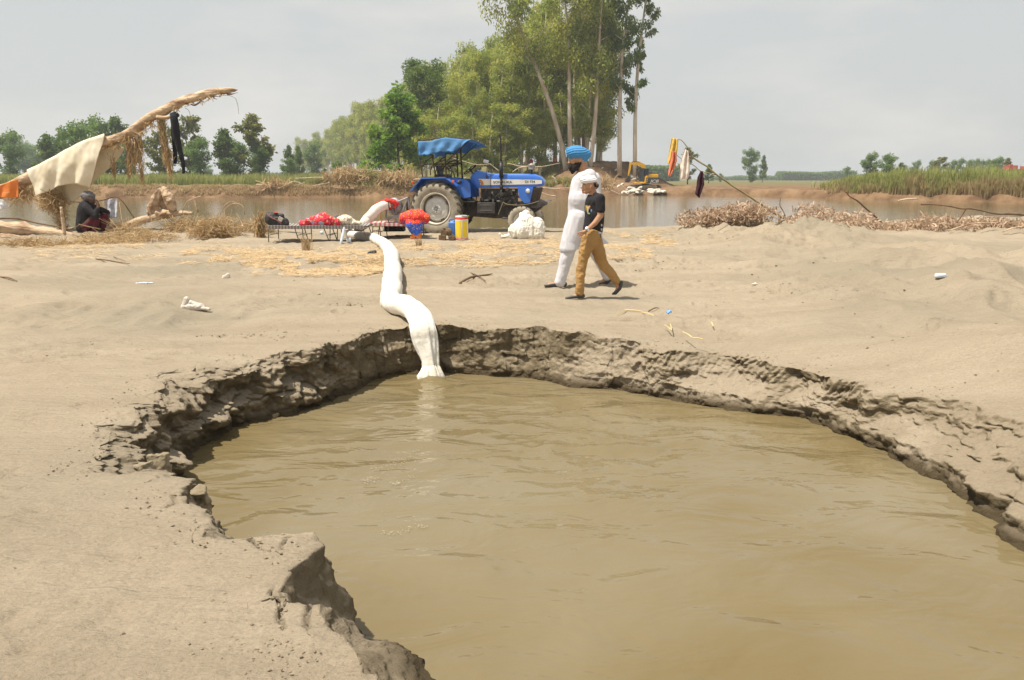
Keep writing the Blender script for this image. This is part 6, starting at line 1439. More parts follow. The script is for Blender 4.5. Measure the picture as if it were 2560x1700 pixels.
def red_bundle():
    c = on1(790, 1150, -.1); mb = MB()
    mb.cap((-.42, 0, .06), (.35, .05, .08), .07, .09); mb.ball((.02, .05, .12), (.30, .22, .14)); mb.cap((-.28, -.05, .1), (.1, .0, .2), .07, .10); mb.cap((.1, 0, .16), (.38, .05, .07), .11, .07); mb.cap((.0, 0, .2), (.14, .02, .2), .08, .06)
    o = blob(mb, 'floral_blanket', dots_mat('red_floral_print', (.62, .035, .06), (.42, .40, .20), (.38, .38, .48), 17, .30, thr2=.3), voxel=.012, smooth=2, disp=wrinkle(.028, 8, 6)); o.location = (c.x, c.y, ztop - .02); tag(o, 'crumpled red floral blanket in the middle of the nearer cot', 'blanket')
red_bundle()
def cream_bundle():
    c = on1(1085, 1100, .15); mb = MB(); mb.ball((0, 0, .10), (.20, .16, .13)); mb.cap((.05, 0, .10), (.36, 0, .03), .10, .03); mb.cap((-.1, 0, .05), (.2, -.05, .03), .07, .04)
    o = blob(mb, 'cream_bundle', mk('cream_patterned_fabric', (.72, .64, .50), (.40, .28, .20), scale=22, rough=.9, lo=.5, hi=.62), voxel=.012, smooth=2, disp=wrinkle(.02, 10, 8)); o.location = (c.x, c.y, ztop - .01); tag(o, 'cream patterned cloth bundle right of the red floral blanket', 'bundle')
    c = on1(1000, 1085, .35); mb = MB(); mb.ball((0, 0, .09), (.11, .10, .11)); mb.cap((-.05, 0, .05), (.08, 0, .06), .07); o = blob(mb, 'dark_bag', M_SEAT, voxel=.012, disp=wrinkle(.015, 9, 9)); o.location = (c.x, c.y, ztop); tag(o, 'small dark bag half hidden behind the cream bundle', 'bag')
cream_bundle()
def quilt():
    c = yz(3, 190, 1240, 18.7); g = Hs(c.x, c.y); mb = MB(); k = ZO[3][2] / FPX * 18.7
    P = lambda x, y, d=0: Vector(((x - 190) * k, d, (1425 - y) * k))
    mb.cap(P(60, 1160, .12), P(320, 1170, .1), .13, .13); mb.ball(P(190, 1150, .15), (.30, .26, .20)); mb.cap(P(20, 1200, .15), P(60, 1190, .1), .06, .09); mb.cap(P(335, 1150, .1), P(345, 1215, .05), .06, .045)
    mb.cap(P(150, 1240, -.02), P(215, 1380, -.04), .14, .09); mb.cap(P(240, 1220, 0), P(235, 1390, -.02), .12, .07); mb.cap(P(110, 1220, 0), P(170, 1330, -.02), .08, .08); mb.cap(P(150, 1405, -.02), P(245, 1410, -.02), .055)
    o = blob(mb, 'patterned_quilt', dots_mat('orange_dotted_print', (0, 0, 0), (.82, .42, .05), (.14, .06, .35), 26, .26, zones=[(0, (.72, .06, .02)), (.105, (.80, .20, .02)), (.19, (.04, .12, .55)), (.46, (.66, .035, .03)), (.60, (.74, .05, .03))], thr2=.16), voxel=.013, smooth=2, disp=wrinkle(.024, 7, 12, (1.2, 1, .4), ridge=False))
    o.location = (c.x, c.y, g); tag(o, 'bright orange and blue patterned quilt draped over the cot end by the tyre', 'quilt')
quilt()
# drum, can, chocks, pipe, cups
def drum():
    Y = 18.6; c = yz(3, 808, 1400, Y); g = Hs(c.x, Y); k = ZO[3][2] / FPX * Y; r = 84 * k; h = 305 * k; root = empty('plastic_drum', (c.x, Y, g)); tag(root, 'white plastic drum with yellow panels and red rim', 'drum')
    m = MB(); m.lathe([(0, 0), (r * .96, 0), (r, .02), (r, h * .88), (r * .99, h * .9), (0, h * .9)], (0, 0, 0), (0, 0, 1), 36); m.build('body', M_WHITEP, root, smooth=True, bevel=.003)
    m = MB(); m.lathe([(r * 1.015, h * .84), (r * 1.015, h * .92), (r * .9, h * .925)], (0, 0, 0), (0, 0, 1), 36); m.build('red_band', M_RED, root, smooth=True)
    m = MB(); m.lathe([(r * 1.01, 0.0), (r * 1.012, .02), (r * 1.0, .022)], (0, 0, 0), (0, 0, 1), 36); m.build('base_band', M_RED, root, smooth=True)
    for a0, a1 in ((-88, -33), (-20, 30)):
        m = MB(); V = []; n = 10; 
        for i in range(n + 1):
            a = R(-90 + a0 + (a1 - a0) * i / n + 30)
            for z_ in (h * .10, h * .78): V.append((math.cos(a) * r * 1.006, math.sin(a) * r * 1.006, z_))
        m.add(V, [(2 * i, 2 * i + 2, 2 * i + 3, 2 * i + 1) for i in range(n)]); m.build('yellow_panel', mk('yellow_print', (.82, .60, .02), (.76, .54, .02), rough=.5), root)
    m = MB(); m.lathe([(r * .96, h * .92), (r * .97, h * .985), (r * .8, h * 1.0), (0, h * 1.0)], (0, 0, 0), (0, 0, 1), 32); m.build('lid', M_WHITEP, root, smooth=True)
    m = MB(); m.tube([(-r * .9, -.05, h * 1.0), (-r * .3, -.13, h * .99), (r * .5, -.13, h * .985), (r * 1.05, -.02, h * .97)], .008, 6, smooth=4); m.build('handle', M_BLACKM, root); m = MB(); m.cyl((r * .85, -.06, h * .985), (r * 1.12, -.02, h * .965), .013); m.build('handle_grip', mk('green_plastic', (.30, .55, .04), rough=.5), root)
    Y = 18.75; c = yz(3, 680, 1375, Y); root = empty('blue_can', (c.x, Y, Hs(c.x, Y))); tag(root, 'translucent blue plastic can standing left of the drum', 'can')
    MBp = mk('blue_plastic', (.10, .25, .62), (.08, .20, .55), rough=.4, trans=.2)
    mb = MB(); w = 46 * k; hh = 255 * k; mb.box((0, 0, hh * .42), (w * 1.9, .2, hh * .82)); mb.cap((-w * .45, 0, hh * .78), (w * .5, 0, hh * .86), .045); o = blob(mb, 'can_body', MBp, root, voxel=.01, smooth=5)
    m = MB(); m.tube([(-w * .7, 0, hh * .8), (-w * .65, 0, hh * .96), (0, 0, hh * 1.0), (w * .6, 0, hh * .88)], .014, 8, smooth=4); m.build('can_handle', MBp, root, smooth=True)
    m = MB(); m.box((-w * .95, -.03, hh * .25), (.03, .16, hh * .42)); m.build('pale_panel', M_WHITEP, root, bevel=.01)
drum()
def machine_part():
    Y = 18.5; c = yz(3, 610, 1440, Y); root = empty('rusty_engine_part', (c.x, Y, Hs(c.x, Y) - .01)); tag(root, 'rusty brown engine part on wooden blocks before the big tyre', 'engine part'); k = ZO[3][2] / FPX * Y
    MR = mk('rusty_brown_iron', (.22, .14, .075), (.12, .08, .05), scale=14, rough=.9, bump=.4, bscale=30)
    m = MB(); m.box((-.10, 0, .06), (.16, .2, .12)); m.box((.12, 0, .05), (.14, .18, .10)); m.build('block', MR, root, bevel=.008)
    m = MB(); m.lathe([(0, -.04), (.085, -.04), (.09, -.02), (.06, 0), (.09, .02), (.085, .04), (0, .04)], (.04, 0, .19), (.2, 1, 0), 24); m.build('pulley', MR, root, smooth=True)
    m = MB(); m.box((-.06, .02, .17), (.14, .14, .12), Matrix.Rotation(.15, 3, 'Y')); m.cyl((-.06, -.02, .22), (-.06, -.02, .29), .03); m.prism([(.10, .10), (.20, .0), (.22, .0), (.15, .15)], -.07, .05); m.build('casting', MR, root, bevel=.01)
machine_part()
def sack():
    Y = 18.9; c = yz(3, 1590, 1432, Y); k = ZO[3][2] / FPX * Y; P = lambda x, y, d=0: Vector(((x - 1590) * k, d, (1436 - y) * k)); mb = MB()
    mb.cap(P(1600, 1330), P(1630, 1160, .05), .26, .13); mb.cap(P(1540, 1330), P(1600, 1220), .22, .16); mb.cap(P(1450, 1400), P(1560, 1330), .07, .16); mb.cap(P(1330, 1400), P(1460, 1405), .05, .07); mb.cap(P(1315, 1370), P(1335, 1410), .035, .04)
    mb.cap(P(1790, 1380, -.02), P(1790, 1250, .02), .17, .16); mb.cap(P(1840, 1390), P(1845, 1300), .08, .10); mb.cap(P(1700, 1390, -.05), P(1680, 1200, 0), .15, .14); mb.cap(P(1640, 1120, .05), P(1590, 1120, .05), .09, .05); mb.cap(P(1500, 1410), P(1850, 1410), .07, .07)
    o = blob(mb, 'white_sack', mk('white_woven_bag', (.80, .76, .68), (.68, .63, .53), scale=3, rough=.8, bump=.3, bscale=24, dist=.01), voxel=.013, smooth=2, disp=lambda co, no: wrinkle(.035, 4.0, 15, (1.3, 1, .5))(co, no) + wrinkle(.016, 11, 16, (1.3, 1, .45))(co, no) + wrinkle(.006, 28, 17)(co, no)); o.location = (c.x, Y, Hs(c.x, Y) - .02); tag(o, 'large crumpled white sack heaped before the front tyre', 'sack')
sack()
def misc():
    a, b_ = gz(2, 1035, 1435), yz(2, 1080, 1225, c1a.y - .05); m = MB(); m.tube([a + Vector((0, 0, .01)), (a + b_) / 2, b_], [.03, .034, .03], 10); tag(m.build('plastic_pipe', mk('translucent_plastic', (.62, .66, .70), (.5, .54, .58), rough=.4, trans=.3), smooth=True), 'milky plastic tube leaning against the nearer cot', 'tube')
    MC = mk('clear_plastic', (.66, .70, .76), (.5, .56, .65), scale=20, rough=.25)
    for (n, x, y, r, lab) in ((2, 790, 1300, .055, 'clear plastic cup lying under the cot near its middle'), (2, 1112, 1405, .07, 'clear plastic tub lying under the right end of the cot')):
        p = gz(n, x, y); mb = MB(); mb.lathe([(0, 0), (r * .75, 0), (r, r * 1.3), (r * .93, r * 1.3), (r * .7, .01)], (p.x, p.y, p.z + r * .6), (1, .3, .1), 18); tag(mb.build('plastic_cup', MC, smooth=True), lab, 'cup')
    def scrap(dx, dy, pts, m, name, lab, cat, vox=.006, wr=.006):
        p = ground_at(dx, dy); mb = MB()
        for a, b2, r in pts: mb.cap(a, b2, r)
        o = blob(mb, name, m, voxel=vox, smooth=1, disp=wrinkle(wr, 30, 21)); o.location = (p.x, p.y, Hs(p.x, p.y)); tag(o, lab, cat)
    MP = mk('dirty_white_plastic', (.74, .68, .60), (.6, .54, .47), scale=8, rough=.6, trans=.2)
    scrap(452, 715, [((-.13, 0, .05), (-.10, 0, .13), .035), ((-.13, 0, .04), (.05, 0, .04), .045), ((-.06, 0, .09), (.08, 0, .035), .03), ((.05, -.02, .03), (.17, -.03, .015), .02), ((-.05, .06, .03), (.05, .05, .03), .04)], MP, 'plastic_bag', 'crumpled off white plastic bag lying on the sand at left', 'plastic bag')
    scrap(522, 643, [((-.04, 0, .02), (.03, 0, .06), .03), ((-.03, 0, .03), (.03, 0, .03), .03)], MP, 'paper_cup', 'small white cup on the sand before the cot', 'cup')
    scrap(333, 654, [((-.12, 0, .008), (.12, .01, .008), .01), ((-.04, .03, .008), (.05, -.02, .01), .012)], mk('pale_blue_wrapper', (.55, .66, .80), (.7, .72, .75), rough=.5), 'wrapper', 'flat pale blue wrapper on the sand at left', 'litter')
    scrap(1541, 722, [((-.01, 0, .012), (.02, 0, .02), .018), ((0, -.02, .01), (-.02, -.05, .006), .008)], mk('blue_wrapper', (.08, .32, .75), (.2, .4, .7), rough=.4), 'wrapper', 'small blue wrapper on the sand right of the boy', 'litter')
    scrap(2165, 641, [((-.03, 0, .03), (.06, 0, .03), .03), ((.06, 0, .03), (.09, 0, .02), .014)], MC, 'plastic_bottle', 'clear crushed bottle on the dune at right', 'bottle')
    scrap(1740, 657, [((-.03, 0, .01), (.03, 0, .012), .012), ((0, 0, .015), (.01, .01, .03), .01)], MP, 'wrapper', 'tiny whitish wrapper on the sand in the right middle', 'litter')
    scrap(858, 587, [((-.05, 0, .03), (.05, .02, .05), .035), ((-.08, 0, .02), (.0, 0, .02), .025)], M_SEAT, 'old_shoe', 'dark shoe lying just left of the white hose', 'shoe')
    scrap(757, 599, [((-.05, 0, .01), (.06, 0, .012), .012)], M_RED, 'red_scrap', 'small red scrap on the straw before the cot', 'litter')
    # clods of earth by the pit
    MS = mk('damp_clod', (.30, .245, .165), (.16, .125, .075), scale=9, rough=.95, bump=.6, bscale=30)
    for i, (dx, dy, z, r, lab) in enumerate(((452, 1150, -.16, .060, 'angular clod of earth at the water edge beside the left ledge'), (428, 1165, -.17, .035, 'small clod left of the angular clod'), (470, 1192, -.2, .03, 'small clod below the angular clod'), (365, 1070, -.12, .06, 'light clod in the left corner of the pit'), (335, 1085, -.08, .045, 'smaller clod in the left corner of the pit'))):
        p = at_z(dx, dy, z); mb = MB(); mb.box((0, 0, 0), (r * 1.7, r * 1.5, r * 1.9), Matrix.Rotation(.3 + i, 3, 'Z') @ Matrix.Rotation(.25, 3, 'X')); mb.box((r * .2, 0, -r * .8), (r * 1.5, r * 1.6, r * 1.4), Matrix.Rotation(1.2 + i, 3, 'Z'))
        o = blob(mb, 'earth_clod', MS, voxel=.004, smooth=2, disp=wrinkle(.010, 22, 33 + i, ridge=False)); o.location = p; tag(o, lab, 'clod')
    # twigs on the sand
    for i, (pts, r, lab) in enumerate((([(221, 598), (248, 604), (272, 606), (300, 612)], .012, 'thin forked twig on the sand at left'), ([(262, 593), (272, 600), (290, 604)], .006, 'short twig crossing the forked one at left'), ([(1060, 655), (1085, 644), (1112, 637), (1136, 636)], .018, 'reddish stick on the sand between the hose and the men'), ([(1085, 631), (1105, 642), (1120, 650)], .010, 'thin stick crossing the reddish stick'), ([(0, 640), (20, 645), (40, 650)], .012, 'small twig at the left edge of the sand'), ([(1495, 720), (1510, 716), (1520, 713)], .008, 'short dark twig right of the boy shoes'))):
        P = []
        for k, q in enumerate(pts): g = ground_at(*q); P.append(g + Vector((0, 0, .012 + .02 * (k % 2))))
        m = MB(); m.tube(P, [r] * (len(P) - 1) + [r * .4], 6, smooth=3); tag(m.build('twig', M_STICK, smooth=True), lab, 'twig')
    for i, (a, b2) in enumerate((((1420, 728), (1445, 718)), ((1440, 716), (1480, 720)), ((1480, 722), (1508, 730)), ((1532, 752), (1546, 762)), ((1546, 750), (1548, 764)), ((1574, 768), (1596, 780)), ((1596, 782), (1620, 784)), ((1640, 745), (1644, 754)))):
        p, q = ground_at(*a), ground_at(*b2); m = MB(); m.tube([p + Vector((0, 0, .012)), (p + q) / 2 + Vector((0, 0, .018)), q + Vector((0, 0, .010))], .0055, 5); tag(m.build('straw_stem', mk('straw_yellow', (.72, .56, .26), rough=.8) if i == 0 else bpy.data.materials['straw_yellow']), 'single straw stem on the sand above the right bank', 'straw', 'straw stems above the right bank')
misc()
# ---------------------------------------------------------------- people
M_SKIN = mk('brown_skin', (.44, .24, .14), (.36, .19, .105), scale=20, rough=.5)
M_SKIN2 = mk('dark_brown_skin', (.13, .06, .035), (.09, .045, .028), scale=20, rough=.55)
M_WKURTA = mk('white_cotton', (.64, .63, .66), (.58, .575, .61), scale=3, rough=.9, trans=.06)
M_TURB = mk('sky_blue_turban', (.065, .255, .52), (.055, .22, .46), scale=3, rough=.9, bump=.2, bscale=60)
M_WTURB = mk('white_turban', (.80, .78, .80), (.72, .70, .73), scale=4, rough=.9)
M_BEARD = mk('black_hair', (.012, .010, .010), (.02, .018, .016), scale=60, rough=.9, bump=.6, bscale=80)
M_SHOE = mk('black_loafer', (.035, .035, .035), (.06, .055, .05), scale=10, rough=.45)
M_TEE = mk('black_tee', (.014, .013, .016), (.022, .02, .024), scale=5, rough=.95)
M_TAN = mk('tan_trousers', (.40, .235, .085), (.32, .185, .065), scale=5, rough=.9)

class Fig:
    """figure authored in the pixels of close view 4, converted to metres"""
    def __init__(s, x0, y0, label, src):
        d = zz(4, x0, y0); p = ground_at(*d); s.k = ZO[4][2] / FPX * p.y * 1.0; s.x0, s.y0 = x0, y0
        s.root = empty('person', (p.x, p.y, Hs(p.x, p.y))); tag(s.root, label, 'person')
    def p(s, x, y, d=0): return Vector(((x - s.x0) * s.k, d * s.k, (s.y0 - y) * s.k))
    def caps(s, mb, L_):
        for a, b, ra, rb in L_: mb.cap(s.p(*a), s.p(*b), ra * s.k, rb * s.k)
    def ell(s, mb, c, r, rot=0): mb.ball(s.p(*c), tuple(q * s.k for q in r), Matrix.Rotation(rot, 3, 'Y'), nu=20, nv=14)
def folds(a, sx, sz, seed):
    def f(co, no):
        n1 = fbm(co[:, 0] * sx, co[:, 1] * sx, co[:, 2] * sz, seed=seed, oct=3); return no * (a * n1)[:, None]
    return f
def hand(F, mb, w, dirv, side, curl, sc=1.0):
    """palm, four unequal bent fingers and a thumb; w: wrist (px), dirv: pointing direction (px x,y,d)"""
    W_ = F.p(*w); d = Vector((dirv[0], dirv[2], -dirv[1])).normalized(); sd = Vector(side).normalized(); sd = (sd - d * sd.dot(d)).normalized(); up = d.cross(sd)
    S = .0105 * sc / .0105
    pal = W_ + d * .045 * sc
    mb.cap(W_, pal, .024 * sc, .022 * sc)
    for q in (-1, 0, 1): mb.cap(W_ + d * .03 * sc + sd * q * .012 * sc, W_ + d * .085 * sc + sd * q * .022 * sc, .014 * sc, .0125 * sc)
    for q, ln in zip((-1.5, -.5, .5, 1.5), (.058, .07, .076, .068)):
        b = W_ + d * .085 * sc + sd * q * .0185 * sc; v = d; r = .0082 * sc; spread = sd * (q * .13)
        for j, f in enumerate((.45, .32, .23)):
            v = (v + up * curl * .55 + (spread if j == 0 else Vector())).normalized(); e = b + v * ln * f * sc; mb.cap(b, e, r, r * .93); b = e; r *= .93
    b = W_ + d * .02 * sc + sd * .024 * sc; v = (d * .75 + sd * .75 + up * .3).normalized(); e = b + v * .038 * sc; mb.cap(b, e, .011 * sc, .0095 * sc); mb.cap(e, e + (d + up * .3 + sd * .1).normalized() * .028 * sc, .009 * sc, .0075 * sc)
def head_left(F, mb, cx, cy, s, tilt=0.0, beard=False):
    """head in profile facing left; s = half height of skull in px"""
    def q(x, y, d=0):
        c, t = math.cos(tilt), math.sin(tilt); return (cx + x * c + y * t, cy - x * t + y * c, d)
    F.ell(mb, q(.08 * s, -.28 * s), (.86 * s, .70 * s, .78 * s))
    F.caps(mb, [(q(-.42 * s, .02 * s), q(-.34 * s, .52 * s), .42 * s, .30 * s), (q(-.1 * s, .3 * s), q(-.30 * s, .62 * s), .46 * s, .26 * s),
                (q(-.38 * s, .62 * s, .12 * s), q(.18 * s, .36 * s, .44 * s), .2 * s, .16 * s), (q(-.38 * s, .62 * s, -.12 * s), q(.18 * s, .36 * s, -.44 * s), .2 * s, .16 * s),
                (q(-.74 * s, -.10 * s), q(-.96 * s, .20 * s), .07 * s, .11 * s), (q(-.88 * s, .22 * s, .10 * s), q(-.88 * s, .22 * s, -.10 * s), .075 * s, .075 * s),
                (q(-.68 * s, -.20 * s, .30 * s), q(-.74 * s, -.18 * s, .0), .09 * s, .10 * s), (q(-.68 * s, -.20 * s, -.30 * s), q(-.74 * s, -.18 * s, .0), .09 * s, .10 * s),
                (q(-.80 * s, .40 * s, .12 * s), q(-.80 * s, .40 * s, -.12 * s), .065 * s, .065 * s), (q(-.77 * s, .50 * s, .11 * s), q(-.77 * s, .50 * s, -.11 * s), .07 * s, .07 * s), (q(-.66 * s, .70 * s), q(-.60 * s, .74 * s), .14 * s, .14 * s),
                (q(-.52 * s, .16 * s, .32 * s), q(-.40 * s, .2 * s, .38 * s), .16 * s, .14 * s), (q(-.52 * s, .16 * s, -.32 * s), q(-.40 * s, .2 * s, -.38 * s), .16 * s, .14 * s)])
    for d in (-1, 1):
        F.caps(mb, [(q(.12 * s, -.12 * s, d * .68 * s), q(.10 * s, .16 * s, d * .66 * s), .12 * s, .08 * s), (q(.20 * s, -.10 * s, d * .72 * s), q(.16 * s, .08 * s, d * .70 * s), .07 * s, .05 * s)])
    return q
def eyes(F, q, s):
    for d in (-1, 1):
        m = MB(); F.ell(m, q(-.66 * s, .0, d * .30 * s), (.09 * s, .10 * s, .055 * s)); e = m.build('eye', bpy.data.materials.get('eye_white') or mk('eye_white', (.6, .55, .5), rough=.3), F.root, smooth=True)
        m = MB(); F.ell(m, q(-.735 * s, .005 * s, d * .31 * s), (.03 * s, .05 * s, .045 * s)); m.build('iris', M_BEARD, e, smooth=True)
        m = MB(); F.caps(m, [(q(-.80 * s, -.22 * s, d * .14 * s), q(-.68 * s, -.27 * s, d * .46 * s), .035 * s, .03 * s)]); m.build('eyebrow', M_BEARD, F.root, smooth=True)
def turban(F, c, rx, ry, rz, rot, m, seed, peak=None, ridges=9):
    mb = MB(); F.ell(mb, c, (rx, ry, rz), rot)
    if peak:
        for a, b, ra, rb in peak: F.caps(mb, [(a, b, ra, rb)])
    k = F.k; C = F.p(*c)
    def f(co, no):
        x = (co[:, 0] - C.x) / (rx * k); z = (co[:, 2] - C.z) / (rz * k); y = (co[:, 1] - C.y) / (ry * k)
        ph = (z * 1.0 - np.abs(x + .9) * .42 + .14 * np.sin(x * 3)) * ridges; w = (np.abs((ph % 1) - .5) * 2) ** .6
        return no * ((w - .6) * .010)[:, None]
    return blob(mb, 'turban', m, F.root, voxel=.0055, smooth=1, disp=f)

# --- the man in white
def man():
    F = Fig(400, 1362, 'tall bearded man in white kurta and blue turban walking left beside the boy', 4)
    mb = MB(); q = head_left(F, mb, 408, 215, 88)
    F.caps(mb, [((440, 235, 0), (468, 330, 0), 48, 52), ((470, 350, 0), (460, 560, 0), 80, 95), ((460, 560, 0), (450, 800, 0), 95, 85),
                ((505, 345, -115), (560, 560, -150), 38, 32), ((560, 560, -150), (520, 760, -140), 30, 22), ((465, 350, 115), (430, 560, 150), 38, 32), ((430, 560, 150), (400, 750, 140), 30, 22),
                ((430, 800, -50), (335, 1020, -52), 50, 34), ((335, 1020, -52), (262, 1300, -55), 34, 20), ((262, 1300, -55), (245, 1330, -55), 22, 22), ((245, 1330, -55), (150, 1340, -60), 20, 14),
                ((470, 800, 50), (590, 1060, 55), 60, 40), ((590, 1060, 55), (700, 1290, 55), 36, 22), ((700, 1300, 55), (650, 1335, 52), 22, 14)])
    hand(F, mb, (520, 765, -140), (-.25, 1, 0), (1, 0, 0), -.35); hand(F, mb, (400, 755, 140), (-.2, 1, 0), (1, 0, 0), -.35)
    blob(mb, 'body', M_SKIN, F.root, voxel=.0062, smooth=2)
    # kurta
    mb = MB()
    F.caps(mb, [((472, 322, 0), (478, 345, 0), 54, 72), ((500, 362, -92), (475, 362, 92), 62, 62), ((505, 400, -70), (480, 400, 70), 80, 80), ((458, 410, 0), (444, 560, 0), 112, 126), ((444, 560, -15), (438, 640, 15), 128, 122), ((525, 400, 0), (530, 620, 0), 100, 96), ((440, 600, 0), (428, 760, 0), 122, 112),
                ((426, 720, -30), (352, 930, -45), 112, 92), ((345, 930, -45), (340, 1010, -45), 88, 96), ((420, 930, 0), (440, 1010, 0), 80, 84), ((430, 720, 40), (375, 960, 60), 98, 82), ((480, 720, 0), (500, 900, 0), 100, 96), ((500, 720, 20), (590, 940, 30), 86, 66), ((590, 940, 30), (668, 1000, 30), 60, 50), ((440, 900, 0), (440, 960, 0), 90, 70),
                ((505, 350, -112), (562, 560, -150), 60, 52), ((562, 560, -150), (532, 735, -142), 50, 38), ((470, 350, 112), (430, 560, 150), 60, 52), ((430, 560, 150), (402, 725, 142), 50, 38)])
    C = F.p(400, 900)
    def kf(co, no):
        g = folds(.014, 4.5, 1.3, 201)(co, no) + wrinkle(.009, 6, 202, (1.5, 1.2, .35))(co, no); low = sstep(1.05, .62, co[:, 2]); ph = co[:, 0] * 30 + co[:, 1] * 22; g += no * (.012 * np.sin(ph) * low)[:, None]
        hem = (1362 - 1036) * F.k + (co[:, 0] - F.p(250, 0).x) * .16; nz_ = co[:, 2] + g[:, 2]; g[:, 2] += np.where(nz_ < hem, hem - nz_, 0); return g
    kurta = blob(mb, 'kurta', M_WKURTA, F.root, voxel=.009, smooth=12, disp=kf)
    m = MB(); m.add(*_collar(F)); m.build('collar', M_WKURTA, kurta, smooth=True)
    # salwar
    mb = MB(); F.caps(mb, [((430, 820, -40), (335, 1020, -52), 80, 62), ((335, 1020, -52), (298, 1150, -55), 62, 56), ((298, 1150, -55), (262, 1300, -55), 56, 50), ((262, 1300, -55), (258, 1316, -55), 52, 52),
                           ((480, 820, 40), (590, 1040, 55), 90, 66), ((590, 1040, 55), (655, 1160, 55), 66, 52), ((655, 1160, 55), (704, 1262, 55), 56, 46), ((704, 1262, 55), (706, 1278, 55), 46, 44), ((440, 830, 0), (470, 900, 0), 80, 60)])
    blob(mb, 'trousers', M_WKURTA, F.root, voxel=.009, smooth=2, disp=lambda co, no: folds(.008, 5, 7, 203)(co, no) + wrinkle(.005, 12, 205, (1, 1, 1.0))(co, no))
    turban(F, (408, 150, 0), 110, 84, 68, R(9), M_TURB, 1, ridges=3.2, peak=[((318, 118, 0), (345, 135, 0), 22, 40), ((480, 160, 0), (440, 185, 0), 50, 60), ((360, 175, 0), (340, 150, 0), 40, 40)])
    mb = MB(); F.caps(mb, [(q(-.62 * 88, .62 * 88), (362, 318, 0), 32, 16), ((390, 262, -30), (372, 300, -18), 30, 20), ((390, 262, 30), (372, 300, 18), 30, 20), ((420, 240, -48), (392, 285, -34), 18, 22), ((420, 240, 48), (392, 285, 34), 18, 22), ((337, 248, 12), (337, 248, -12), 9, 9), ((355, 285, 0), (385, 275, 0), 30, 34)])
    blob(mb, 'beard', M_BEARD, F.root, voxel=.006, smooth=2, disp=wrinkle(.006, 45, 12)); eyes(F, q, 88)
    for (pts) in ([((298, 1338, -55), (240, 1340, -56), 26, 25), ((240, 1340, -56), (160, 1346, -60), 25, 19), ((160, 1348, -60), (118, 1350, -61), 19, 11)], [((735, 1310, 55), (700, 1330, 55), 18, 24), ((700, 1330, 55), (648, 1348, 52), 22, 14), ((660, 1338, 52), (636, 1352, 52), 16, 9)]):
        mb = MB(); F.caps(mb, pts); blob(mb, 'shoe', M_SHOE, F.root, voxel=.006, smooth=2)
def _collar(F):
    V = []; n = 20
    for i in range(n + 1):
        a = 2 * math.pi * i / n
        for (r, z) in ((58, 0), (54, 20), (60, 24), (70, 6)):
            p = F.p(470 + math.cos(a) * r * 1.0, 318 - z - math.cos(a) * 14, math.sin(a) * r * .95); V.append(p)
    Fc = [(4 * i + k, 4 * (i + 1) + k, 4 * (i + 1) + k + 1, 4 * i + k + 1) for i in range(n) for k in range(3)]
    return V, Fc
man()
